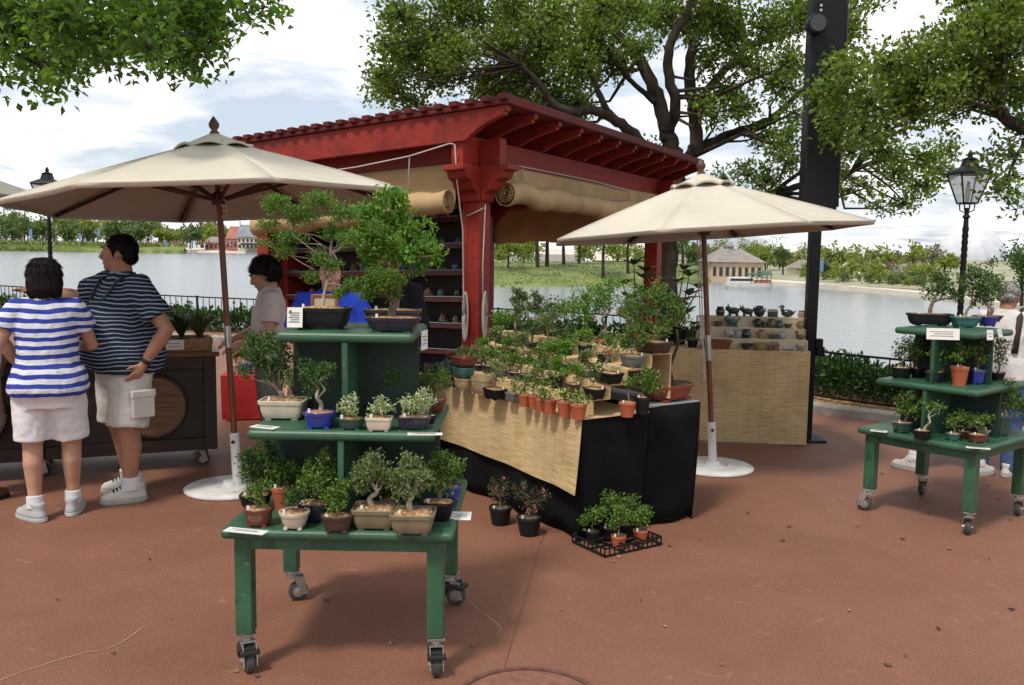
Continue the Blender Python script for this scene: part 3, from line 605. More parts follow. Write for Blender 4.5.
def hedge(label, P, h, wd, dens, ls):
    L = plen(P); t = thing('hedge', label, 'hedge', tuple(P[0])); N = int(L * dens); s = RNG.random(N) * L
    pts = np.array([along(P, x) for x in s]); tn = np.array([along(P, min(L, x + .1)) - along(P, max(0, x - .1)) for x in s]); tn = nrm(tn); pn = np.stack([-tn[:, 1], tn[:, 0], 0 * s], 1)
    a = RNG.random(N) * PI; bump_ = .85 + .15 * np.sin(s * 7) * np.sin(s * 2.3 + 1) + .1 * RNG.normal(size=N); r = RNG.random(N) ** .3 * bump_
    u = np.cos(a) * r * wd / 2; z = np.sin(a) ** .5 * r * h
    Pp = pts + pn * u[:, None]; Pp[:, 2] = np.maximum(.04, z); D = pn * np.cos(a)[:, None] + np.array([0, 0, 1]) * np.sin(a)[:, None] + RNG.normal(size=(N, 3)) * .6
    leaf_object('foliage', Pp, D, ls, ls * .62, L_HEDGE, t)
hedge('low leafy hedge behind the railing right of the black column', offset(FP[iL + 3:], .62), .50, .75, 2300, .07)
hedge('low leafy hedge behind the railing along the left promenade', offset(FP[:iL + 1], .6), .5, .7, 800, .10)

# ------------------------------------------------------------------ lamps and column
M_GLASS = mat('frosted lamp glass', (.80, .80, .76), .25, .04, 6); 
def lantern_post(label, base, h, s=1.):
    b = V(base); t = thing('street_lamp', label, 'street lamp', base)
    mb = MB(); mb.lathe(b, [(.13 * s, -.1), (.13 * s, .12), (.10 * s, .2), (.11 * s, .3), (.06 * s, .42)], 16); mb.build('base', M_BLACK, t, smooth='auto')
    zl = h - .78 * s
    mb = MB(); tw = [((.036 + .009 * (k % 2)) * s, .4 + (zl - .6) * k / 44) for k in range(45)]; mb.lathe(b, tw + [(.03 * s, zl - .12), (.055 * s, zl - .1), (.03 * s, zl - .07), (.022 * s, zl)], 14); mb.build('shaft', M_BLACK, t, smooth='auto')
    mb = MB()
    for k in range(4):
        a = PI / 4 + k * PI / 2; d = V((math.cos(a), math.sin(a), 0)); mb.tube([b + V((0, 0, zl - .06)), b + d * .09 * s + V((0, 0, zl - .03)), b + d * .10 * s + V((0, 0, zl + .03)), b + d * .075 * s + V((0, 0, zl + .06))], .009 * s, 6)
    mb.build('scroll_bracket', M_BLACK, t, smooth=True)
    z0, z1 = zl + .06 * s, zl + .46 * s; r0, r1 = .095 * s, .205 * s
    mb = MB(); q0 = [b + V((x * r0 * .97, y * r0 * .97, z0)) for x, y in ((-1, -1), (1, -1), (1, 1), (-1, 1))]; q1 = [b + V((x * r1 * .97, y * r1 * .97, z1)) for x, y in ((-1, -1), (1, -1), (1, 1), (-1, 1))]
    mb.add(q0 + q1, [(0, 1, 5, 4), (1, 2, 6, 5), (2, 3, 7, 6), (3, 0, 4, 7), (0, 3, 2, 1)]); mb.build('glass', M_LGLASS, t)
    mb = MB(); mb.lathe(b, [(.012, z0), (.03 * s, z0 + .06), (.038 * s, z0 + .14), (.012, z0 + .24)], 10); mb.build('bulb', M_GLASS, t, smooth=True)
    mb = MB()
    for x, y in ((-1, -1), (1, -1), (1, 1), (-1, 1)): mb.bar(b + V((x * r0, y * r0, z0)), b + V((x * r1, y * r1, z1)), .018 * s, .018 * s)
    for r, z in ((r0, z0), (r1, z1)):
        for (x, y), (x2, y2) in (((-1, -1), (1, -1)), ((1, -1), (1, 1)), ((1, 1), (-1, 1)), ((-1, 1), (-1, -1))): mb.bar(b + V((x * r, y * r, z)), b + V((x2 * r, y2 * r, z)), .02 * s, .02 * s)
    mb.build('frame', M_BLACK, t)
    mb = MB(); mb.rings([(b.x, b.y, b.z + z1 + .005, .235 * s, .235 * s, 12), (b.x, b.y, b.z + z1 + .03 * s, .225 * s, .225 * s, 12), (b.x, b.y, b.z + z1 + .10 * s, .10 * s, .10 * s, 6), (b.x, b.y, b.z + z1 + .19 * s, .075 * s, .075 * s, 6), (b.x, b.y, b.z + z1 + .2 * s, .09 * s, .09 * s, 4), (b.x, b.y, b.z + z1 + .23 * s, .03 * s, .03 * s, 2), (b.x, b.y, b.z + z1 + .27 * s, .035 * s, .035 * s, 2), (b.x, b.y, b.z + z1 + .32 * s, .008 * s, .008 * s, 2)], 24); mb.build('cap', M_BLACK, t, smooth='auto')
def lglass():
    m = bpy.data.materials.new('clear lamp glass'); n, l = nodes(m); out = n.new('ShaderNodeOutputMaterial'); g = n.new('ShaderNodeBsdfGlossy'); g.inputs[1].default_value = .05; tr = n.new('ShaderNodeBsdfTransparent'); tr.inputs[0].default_value = (.86, .88, .88, 1)
    df = n.new('ShaderNodeBsdfTranslucent'); df.inputs[0].default_value = (.75, .75, .72, 1); m1 = n.new('ShaderNodeMixShader'); m1.inputs[0].default_value = .35; l.new(tr.outputs[0], m1.inputs[1]); l.new(df.outputs[0], m1.inputs[2]); mx = n.new('ShaderNodeMixShader'); mx.inputs[0].default_value = .1; l.new(m1.outputs[0], mx.inputs[1]); l.new(g.outputs[0], mx.inputs[2]); l.new(mx.outputs[0], out.inputs[0]); return m
M_LGLASS = lglass()
q = at(961, 300, 10.0); hz = at(964, 150, 10.0).z
lantern_post('ornate black lantern post standing behind the right plant stand', (q.x, q.y, .05), hz - .05, .80)
q = at(52, 300, 14.4); hz = at(51, 167, 14.4).z
lantern_post('ornate black lantern post between the left umbrellas by the water', (q.x, q.y, 0), hz, .85)
def column():
    b = gnd(807, 441); t = thing('lighting_tower', 'tall black steel column beside the reed covered ceramics table', 'column', (b.x, b.y, 0))
    x, y = b.x, b.y + .06; zc = at(812, 218, y).z
    mb = MB(); mb.box((x, y, zc / 2), (.095, .095, zc)); mb.build('pole', M_BLACK, t, bevel=.006)
    mb = MB(); mb.box((x, y, .01), (.3, .3, .02)); mb.build('base_plate', M_BLACK, t, bevel=.004)
    mb = MB(); mb.box((x + .01, y, (zc + 6.2) / 2), (.30, .16, 6.2 - zc)); mb.build('housing', M_BLACK, t, bevel=.012)
    mb = MB(); mb.tube([(x + .165, y - .02, zc + .1), (x + .165, y - .02, 6.2)], .03, 12); mb.build('conduit', mat('glossy dark pipe', (.02, .022, .026), .15, .1, 3), t, smooth=True)
    q = at(811, 28, y); mb = MB(); mb.tube([(q.x, y - .08, q.z), (q.x, y - .19, q.z)], [.085, .085], 20); k = mb.build('spotlight', M_BLACK, t, smooth='auto', bevel=.005)
    mb = MB(); mb.tube([(q.x, y - .191, q.z), (q.x, y - .195, q.z)], .07, 20); mb.build('lens', M_DARKW, k, smooth='auto')
    mb = MB(); mb.tube([(q.x + .05, y - .085, q.z + .13), (q.x + .05, y - .095, q.z + .13)], .012, 8); mb.tube([(q.x + .05, y - .085, q.z + .17), (q.x + .05, y - .095, q.z + .17)], .012, 8); mb.build('bolts', M_STEEL, t)
    for py, px in ((343, 815), (351, 818)):
        q = at(px, py, y); mb = MB(); mb.box((x + .07 + (px - 815) * .006, y - .02, q.z), (.07, .09, .085)); mb.build('junction_box', M_BLACK, t, bevel=.006)
column()
# ------------------------------------------------------------------ near trees
def oak(name, label, base, limbs, clumps, lm, Y0, ls, per_area, depth, twig_r=.012, extra=(), seed=3, loose=1., layers=2):
    rng = np.random.default_rng(seed)
    t = thing(name, label, 'tree', base); mb = MB(); nodesL = []
    for L in limbs:
        pts = [at(x, y, Y0 + dy) if not isinstance(x, V) else x for x, y, dy, r in L]; rad = [r * Y0 / F * .86 for *_, r in L]
        # subdivide with a little wander
        P = []; Rr = []
        for i in range(len(pts) - 1):
            a, b, c, d = pts[max(i - 1, 0)], pts[i], pts[i + 1], pts[min(i + 2, len(pts) - 1)]
            for j in range(5):
                q = j / 5; P.append(.5 * ((2 * b) + (c - a) * q + (2 * a - 5 * b + 4 * c - d) * q * q + (3 * b - a - 3 * c + d) * q ** 3) + V(rng.normal(size=3)) * rad[i] * .12); Rr.append(rad[i] + (rad[i + 1] - rad[i]) * q)
        P.append(pts[-1]); Rr.append(rad[-1]); mb.tube(P, Rr, 10); nodesL += list(zip(P, Rr))
    NP = np.array([p for p, _ in nodesL]); NR = np.array([r for _, r in nodesL])
    Ps = []; Ds = []; tops = []
    for (x, y, rp) in clumps:
        for lay in range(layers):
            dy = rng.normal() * depth * .45 + (lay - .5) * depth * .55
            c = at(x + rng.normal() * rp * .22, y + rng.normal() * rp * .22, Y0 + dy); r = rp * (Y0 + dy) / F * rng.uniform(.85, 1.15); nl = int(per_area * r * r * loose)
            tops.append((np.array(c), r, nl))
    for c, r in extra: tops.append((np.array(c), r, int(per_area * r * r * .45)))
    for c, r, nl in tops:
        p, d, tw = clump(c, (r, r, r * .8), max(3, nl // 10), 10, ls * 1.25, rng, .5, .1); Ps.append(p); Ds.append(d)
        k = int(np.argmin(((NP - c) ** 2).sum(1) + .3 * (NP[:, 2] > c[2])))
        a = V(NP[k]); cc = V(c); mid = a.lerp(cc, .5) + V(rng.normal(size=3)) * .12 * (cc - a).length
        r0 = min(NR[k] * .6, .008 + .022 * (cc - a).length); mb.tube([a, a.lerp(mid, .55), mid, mid.lerp(cc, .6), cc], [r0, r0 * .85, r0 * .65, r0 * .5, twig_r * .6], 6)
        for q in tw[:: max(1, len(tw) // 16)]: mb.tube([cc, cc.lerp(V(q), .5) + V(rng.normal(size=3)) * r * .08, V(q)], [twig_r * .55, twig_r * .4, twig_r * .22], 4)
    mb.build('trunk', M_BARK, t, smooth=True)
    P = np.concatenate(Ps); leaf_object('crown', P, np.concatenate(Ds), ls * rng.uniform(.65, 1.25, len(P)), ls * .55 * rng.uniform(.8, 1.2, len(P)), lm, t, rng=rng)
    return t
b0 = at(667, 285, 14.5); b0.z = 0
LIMBS = [[(b0 - V((0, 0, .2)), 0, 0, 15), (at(666, 270, 14.5), 0, 0, 12.5), (668, 240, 0, 11.5), (676, 205, 0, 11), (678, 172, 0, 10.5), (672, 150, 0, 10), (667, 132, 0, 9)],
         [(667, 134, 0, 8.5), (660, 105, .2, 8), (648, 75, .3, 7), (628, 46, .4, 6), (608, 22, .5, 5), (590, -10, .6, 4), (575, -60, .8, 2.5)],
         [(668, 132, 0, 7), (676, 105, -.3, 6), (668, 70, -.4, 5.5), (672, 42, -.5, 5), (690, 5, -.6, 4), (700, -50, -.7, 2.5)],
         [(678, 170, 0, 8), (694, 150, .4, 8), (696, 120, .6, 7.5), (690, 90, .7, 7), (692, 50, .8, 6), (705, 10, 1, 4.5), (715, -50, 1.2, 3)],
         [(674, 165, 0, 7), (650, 152, -.3, 6.5), (634, 135, -.5, 6.2), (612, 118, -.7, 5.6), (592, 110, -.8, 5), (570, 112, -.9, 5), (552, 102, -1, 4), (538, 82, -1.1, 3), (520, 65, -1.2, 2)],
         [(612, 118, -.7, 4), (600, 95, -.8, 3.2), (590, 72, -.8, 2.6), (582, 55, -.9, 1.8)],
         [(690, 150, .3, 6.5), (712, 142, .5, 5.5), (735, 132, .7, 5), (760, 124, .9, 4.4), (782, 110, 1, 3.8), (806, 86, 1.2, 2.5)],
         [(694, 112, .6, 5.5), (712, 84, .8, 5), (728, 68, 1, 4.5), (747, 47, 1.2, 4), (772, 40, 1.3, 3.4), (803, 29, 1.4, 2.4)],
         [(676, 205, 0, 7), (720, 212, .5, 6), (752, 205, .8, 5.2), (777, 192, 1, 4.6), (800, 186, 1.2, 4.2), (838, 178, 1.4, 3.6), (868, 164, 1.5, 3), (895, 160, 1.6, 2.2), (925, 168, 1.6, 1.6)],
         [(747, 47, 1.2, 3), (742, 20, 1.2, 2.4), (735, -20, 1.3, 1.8)], [(660, 105, .2, 4), (640, 90, 0, 3), (615, 60, -.4, 2.4), (600, 35, -.6, 1.6)]]
CL = [(388, 92, 20), (380, 72, 15), (408, 62, 24), (397, 18, 22), (388, 42, 14), (432, 35, 26), (440, 78, 22), (412, 100, 12), (458, 58, 26), (465, 12, 28), (482, 84, 18), (500, 45, 28), (497, 94, 18), (512, 8, 28), (522, 72, 26), (530, 105, 18), (545, 42, 28), (552, 92, 19), (560, 12, 28), (575, 68, 24), (590, 38, 26), (580, 102, 16), (605, 12, 28), (612, 62, 19), (640, 18, 24), (568, 122, 12), (645, 50, 14), (665, 12, 20),
      (690, 22, 20), (716, 14, 22), (705, 62, 15), (735, 38, 20), (725, 88, 16), (752, 65, 18), (745, 108, 15), (772, 28, 22), (777, 82, 18), (765, 132, 13), (792, 58, 18), (795, 112, 12), (702, 105, 12), (655, 150, 7), (715, 120, 10),
      (745, 172, 10), (765, 178, 13), (790, 160, 12), (778, 148, 11), (722, 180, 8), (840, 16, 18), (800, 12, 20), (866, 8, 10), (790, 135, 9), (850, 28, 14)]
CLD = [(832, 172, 12), (852, 150, 14), (868, 188, 10), (872, 138, 13), (900, 170, 14), (890, 150, 14), (925, 188, 14), (905, 202, 11), (925, 160, 14), (945, 170, 10), (880, 207, 7), (950, 150, 9), (848, 190, 8)]
ext = [((b0.x - 3.5 + 1.1 * k + RNG.normal() * .4, 14.5 + RNG.normal() * 1.2, 6.2 + RNG.random() * 1.8), .8) for k in range(10)]
oak('oak_tree', 'large spreading oak with dark forked limbs behind the red pergola', (b0.x, b0.y, 0), LIMBS, CL + CLD, L_OAK, 14.5, .086, 3900, 1.3, .02, ext, 3)
# right tree, rooted outside the picture
b1 = V((5.9, 7.6, 0))
LR = [[(b1 - V((0, 0, .2)), 0, 0, 24), (b1 + V((.05, 0, 1)), 0, 0, 20), (b1 + V((-.1, .05, 2)), 0, 0, 18), (b1 + V((-.5, 0, 2.7)), 0, 0, 13)],
      [(b1 + V((-.5, 0, 2.7)), 0, 0, 11), (1060, 140, 0, 9), (1024, 128, 0, 7), (1003, 116, 0, 6), (990, 98, .1, 4.5), (975, 75, .1, 3.5), (950, 55, .2, 2.5), (915, 60, .2, 1.6), (880, 75, .2, 1)],
      [(1012, 122, 0, 4), (1000, 100, -.2, 3), (1006, 70, -.3, 2.4), (1000, 40, -.3, 1.6)], [(1003, 116, 0, 3.4), (985, 108, .1, 2.6), (950, 100, .2, 2), (905, 95, .2, 1.4), (855, 100, .2, .8)],
      [(b1 + V((-.5, 0, 2.7)), 0, 0, 10), (1080, 60, .2, 8), (1050, 0, .3, 6), (1020, -50, .4, 4)], [(1030, 132, 0, 3), (1015, 160, 0, 2), (1005, 185, 0, 1)]]
CR = [(832, 95, 17), (850, 72, 20), (842, 118, 15), (838, 138, 9), (868, 105, 22), (880, 66, 22), (898, 112, 19), (862, 130, 14), (908, 80, 24), (930, 55, 22), (925, 108, 18), (945, 90, 22), (960, 62, 24), (972, 98, 17), (990, 70, 24), (1010, 42, 26), (1012, 92, 20), (985, 28, 24), (955, 30, 18), (1018, 128, 12), (1002, 186, 9), (988, 168, 8), (1016, 178, 10), (1016, 208, 7), (890, 128, 10), (1015, 8, 24), (975, 0, 22), (1000, 150, 6), (945, 118, 8), (1012, 155, 9)]
oak('oak_tree', 'leafy oak reaching in from the right edge over the lantern', (b1.x, b1.y, 0), LR, CR, L_OAK, 7.6, .058, 9500, .7, .008, [((5.9 + RNG.normal() * .7, 7.6 + RNG.normal() * .8, 4.2 + RNG.random()), .7) for _ in range(4)], 5)
# left tree, rooted outside the picture
b2 = V((-6.2, 5.6, 0))
LL = [[(b2 - V((0, 0, .2)), 0, 0, 30), (b2 + V((0, .1, 1.2)), 0, 0, 25), (b2 + V((.1, .2, 2.4)), 0, 0, 22), (b2 + V((.4, .4, 3.0)), 0, 0, 18)],
      [(b2 + V((.4, .4, 3.0)), 0, 0, 14), (-60, 38, 0, 9), (0, 32, 0, 5.5), (30, 36, 0, 4.5), (70, 44, .1, 3.6), (110, 42, .1, 2.8), (150, 44, .1, 2), (190, 52, .1, 1.2)],
      [(0, 32, 0, 4), (50, 10, 0, 3), (110, 5, .1, 2.4), (170, 8, .1, 1.8), (225, 8, .1, 1)], [(-10, 33, 0, 3.5), (15, 52, 0, 2.5), (40, 66, 0, 1.4)],
      [(b2 + V((.4, .4, 3.0)), 0, 0, 14), (-80, -60, 0, 9), (20, -120, 0, 6), (140, -130, 0, 3)]]
CLL = [(14, 18, 30), (55, 12, 30), (28, 52, 17), (6, 62, 14), (48, 74, 14), (72, 52, 17), (60, 64, 13), (100, 30, 26), (98, 55, 12), (140, 18, 28), (145, 46, 18), (165, 58, 13), (178, 66, 9), (185, 38, 20), (200, 62, 12), (207, 46, 13), (180, 12, 24), (217, 12, 19), (247, 4, 12), (266, 6, 7), (205, 28, 14), (120, 48, 12), (36, 82, 6)]
oak('oak_tree', 'broad leaved oak branch hanging in from the top left corner', (b2.x, b2.y, 0), LL, CLL, L_OAKN, 6.2, .068, 8500, .75, .007, [((-3.4 + RNG.normal() * 1.6, 5.2 + RNG.normal() * 1.3, 4.2 + RNG.random() * 1.2), .75) for _ in range(9)], 9)

# ------------------------------------------------------------------ pergola kiosk
KP0 = V((-.34, 8.3, 0)); KA = math.atan2(.885, .465)
KM = Matrix(((.465, -.80, 0, KP0.x), (.885, .60, 0, KP0.y), (0, -.034, 1, -.02), (0, 0, 0, 1)))   # the two sides are not quite square to each other
def kiosk():
    t = thing('pergola_kiosk', 'red timber pergola kiosk with rolled tan blinds beside the lagoon', 'kiosk', tuple(KP0), KA)
    M = KM; LX, LY = 4.94, 2.98
    for x, y in ((0, 0), (LX, 0), (0, LY), (LX, LY)):
        mb = MB(M); mb.box((x, y, 1.22), (.2, .2, 2.46)); mb.box((x, y, .12), (.25, .25, .24)); p = mb.build('post', M_RED, t, bevel=.006)
        out = [(-.42, 2.455), (-.42, 2.41), (-.36, 2.40), (-.34, 2.345), (-.27, 2.32), (-.22, 2.25), (-.15, 2.22), (-.13, 2.15), (.13, 2.15), (.15, 2.22), (.22, 2.25), (.27, 2.32), (.34, 2.345), (.36, 2.40), (.42, 2.41), (.42, 2.455)]
        for s, (ax, az) in ((-1, ((0, 1, 0), (1, 0, 0))), (1, ((1, 0, 0), (0, 1, 0)))):
            mb = MB(M); mb.prism(out, V((x, y, -.001 * (s + 1))), ax, (0, 0, 1), az, .212 if s < 0 else .225); mb.build('corbel', M_RED, p, bevel=.005)
        mb = MB(M)
        for ax, ay in ((1, 0), (0, 1)): mb.tube([V((x, y, 2.33)) - V((ax, ay, 0)) * .125, V((x, y, 2.33)) + V((ax, ay, 0)) * .125], .018, 10)
        mb.build('bolt', M_RED2, p)
    for y, z in ((0, 2.585), (LY, 2.585)):
        mb = MB(M); mb.box((LX / 2, y, z), (LX + .7, .13, .255)); mb.build('header_beam', M_RED, t, bevel=.005)
    for x in (0, LX):
        for y0, y1 in ((-.3, -.066), (.066, LY - .066), (LY + .066, LY + .3)):
            mb = MB(M); mb.box((x, (y0 + y1) / 2, 2.575), (.12, y1 - y0 - .004, .235)); mb.build('side_beam', M_RED, t, bevel=.004)
    # rafters with curved tails
    def tail(depth):
        zt, zb = 2.9, 2.9 - depth; o = [(LY + .5, zt), (-.56, zt), (-.56, zt - .045), (-.53, zt - .05), (-.53, zt - .075)]
        for k in range(1, 9):
            a = k / 8 * PI / 2; o.append((-.53 + .36 * math.sin(a) ** 1.0 * 1.0, zt - .075 - (depth - .09) * (1 - math.cos(a)) ** 1.0)) if 0 else o.append((-.53 + .40 * (.35 * math.sin(a) + .65 * k / 8), zt - .075 - (depth - .085) * (.45 * (1 - math.cos(a)) + .55 * k / 8)))
        o += [(-.12, zb + .006), (-.12, zb), (LY + .5, zb)]; return o
    for k in range(12):
        x = -.35 + .5136 * k; mb = MB(M); mb.prism(tail(.25 if k in (0, 11) else .184), (x, 0, 0), (0, 1, 0), (0, 0, 1), (1, 0, 0), .075 if k in (0, 11) else .06); mb.build('rafter', M_RED, t, bevel=.004)
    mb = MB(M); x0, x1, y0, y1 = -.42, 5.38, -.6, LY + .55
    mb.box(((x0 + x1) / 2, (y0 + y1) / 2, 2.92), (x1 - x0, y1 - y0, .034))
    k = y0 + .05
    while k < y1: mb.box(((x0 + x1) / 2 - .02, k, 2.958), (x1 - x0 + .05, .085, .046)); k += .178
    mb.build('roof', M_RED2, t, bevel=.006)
    # canvas blinds rolled up
    def blind(p0, p1, z0, zr, nrm_, r, sag=.02, turns=4.2, m=M_CANVAS2, seed=0):
        rg = np.random.default_rng(seed); p0, p1, N = V(p0), V(p1), V(nrm_); L = (p1 - p0).length; nx = max(24, int(L / .05))
        ph = rg.random(6) * 6
        def wv(s, i): return .5 * math.sin(s * 5.1 + ph[0] + i * .4) + .35 * math.sin(s * 11 + ph[1] - i * .7) + .3 * math.sin(s * 23 + ph[2] + i * 1.3)
        g = []
        for i in range(nx + 1):
            s = L * i / nx; q = p0.lerp(p1, i / nx); zz = zr + (sag * wv(s * .35, 0)) if not callable(zr) else zr(i / nx) + sag * wv(s * .35, 0); row = []
            for j in range(6):
                f = j / 6; row.append(q + N * (.012 + .010 * wv(s, j) * f) + V((0, 0, z0 + (zz - z0) * f)))
            nt = int(turns * 12)
            for j in range(nt + 1):
                a = 2 * PI * j / 12; rr = r * (1 - .80 * j / nt) * (1 + .15 * wv(s, j * .5)); row.append(q + N * (.016 + r - rr * math.cos(a)) + V((0, 0, zz - rr * math.sin(a) - .022 * abs(wv(s * .6, 2)))))
            g.append(row)
        mb = MB(M); mb.sheet(g); return mb.build('blind', m, t, smooth=True, solid=.006)
    bl = blind((-.11, .17, 0), (-.11, LY - .06, 0), 2.5, lambda f: 2.17 - .13 * f, (-1, 0, 0), .12, .022, seed=1)
    br = blind((.2, -.08, 0), (LX - .12, -.08, 0), 2.5, lambda f: 2.24 - .02 * f, (0, -1, 0), .115, .022, seed=2)
    bb = blind((.12, LY + .02, 0), (LX - .12, LY + .02, 0), 2.47, lambda f: 2.0, (0, 1, 0), .10, .015, seed=3)
    be = blind((LX + .02, .16, 0), (LX + .02, LY - .12, 0), 2.47, lambda f: 2.02, (1, 0, 0), .10, .015, seed=4)
    rp = mat('white cotton rope', (.50, .46, .40), .9, .2, 60)
    def rope(par, pts, r=.0065):
        mb = MB(M); mb.tube(pts, r, 6); mb.build('rope', rp, par, smooth=True)
    rope(bl, [(-.42, 2.2, 2.50), (-.43, 1.2, 2.52), (-.45, .5, 2.56), (-.44, .02, 2.63), (-.42, -.02, 2.62)])
    rope(bl, [(-.44, .5, 2.55), (-.30, .62, 2.3), (-.14, .72, 2.16), (-.11, .74, 2.05)])
    rope(t, [(-.42, -.02, 2.62), (-.3, .03, 2.3), (-.17, .05, 1.9), (-.13, .06, 1.3), (-.12, .05, 1.05)])
    rope(br, [(-.1, -.14, 2.45), (.5, -.11, 2.5), (.62, -.12, 2.52), (2.5, -.13, 2.51), (3.6, -.12, 2.48), (3.62, -.14, 2.35)])
    rope(br, [(.52, -.11, 2.5), (.55, -.13, 2.3), (.58, -.14, 2.15)]); rope(br, [(.7, -.12, 2.52), (.72, -.13, 2.36), (.78, -.14, 2.16)])
    rope(t, [(-.06, -.14, 2.12), (-.08, -.13, 1.6), (-.06, -.125, 1.05)]); rope(t, [(-.13, .03, 2.02), (-.12, -.12, 2.07), (-.06, -.125, 2.09)])
    for (x, y, ax, ay) in ((-.115, .03, 0, 1), (-.05, -.115, 1, 0)):   # looped rope ends on the post
        mb = MB(M)
        for k in range(4):
            z1, z0 = 1.30 + .012 * k, .98 - .03 * k; wv_ = .018 + .004 * k; o = V((x, y, 0)) + V((ay, ax, 0)) * (-.008 - .007 * k); A = V((ax, ay, 0)); mb.tube([o + A * wv_ * math.cos(2 * PI * j / 16) + V((0, 0, (z0 + z1) / 2 + (z1 - z0) / 2 * math.sin(2 * PI * j / 16))) for j in range(17)], .008, 6)
        mb.build('rope_coil', rp, t, smooth=True)
    sc = MB(M); sc.ell((LX - .13, -.13, 2.02), (.06, .06, .06)); sc.build('speaker', M_WHITE, t, smooth=True)
    return t
kio = kiosk()
# shelf unit in the open left side of the kiosk
def shelf_unit():
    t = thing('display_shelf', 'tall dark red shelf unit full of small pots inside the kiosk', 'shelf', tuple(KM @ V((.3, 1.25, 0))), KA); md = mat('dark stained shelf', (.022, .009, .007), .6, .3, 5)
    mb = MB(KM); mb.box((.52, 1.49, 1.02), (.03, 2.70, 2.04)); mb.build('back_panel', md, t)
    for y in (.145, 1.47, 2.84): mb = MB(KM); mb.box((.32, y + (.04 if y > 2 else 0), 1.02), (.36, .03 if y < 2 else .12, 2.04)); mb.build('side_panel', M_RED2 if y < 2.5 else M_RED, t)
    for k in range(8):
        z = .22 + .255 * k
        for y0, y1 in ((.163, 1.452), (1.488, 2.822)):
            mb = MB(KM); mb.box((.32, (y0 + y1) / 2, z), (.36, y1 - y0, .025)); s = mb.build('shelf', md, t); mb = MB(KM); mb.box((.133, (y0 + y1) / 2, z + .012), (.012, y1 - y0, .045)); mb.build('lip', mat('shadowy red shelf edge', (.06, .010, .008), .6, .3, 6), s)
            mb = MB(KM); mb.box((.124, (y0 + y1) / 2, z + .040), (.006, y1 - y0, .008)); mb.build('trim', M_INK, s)
shelf_unit()

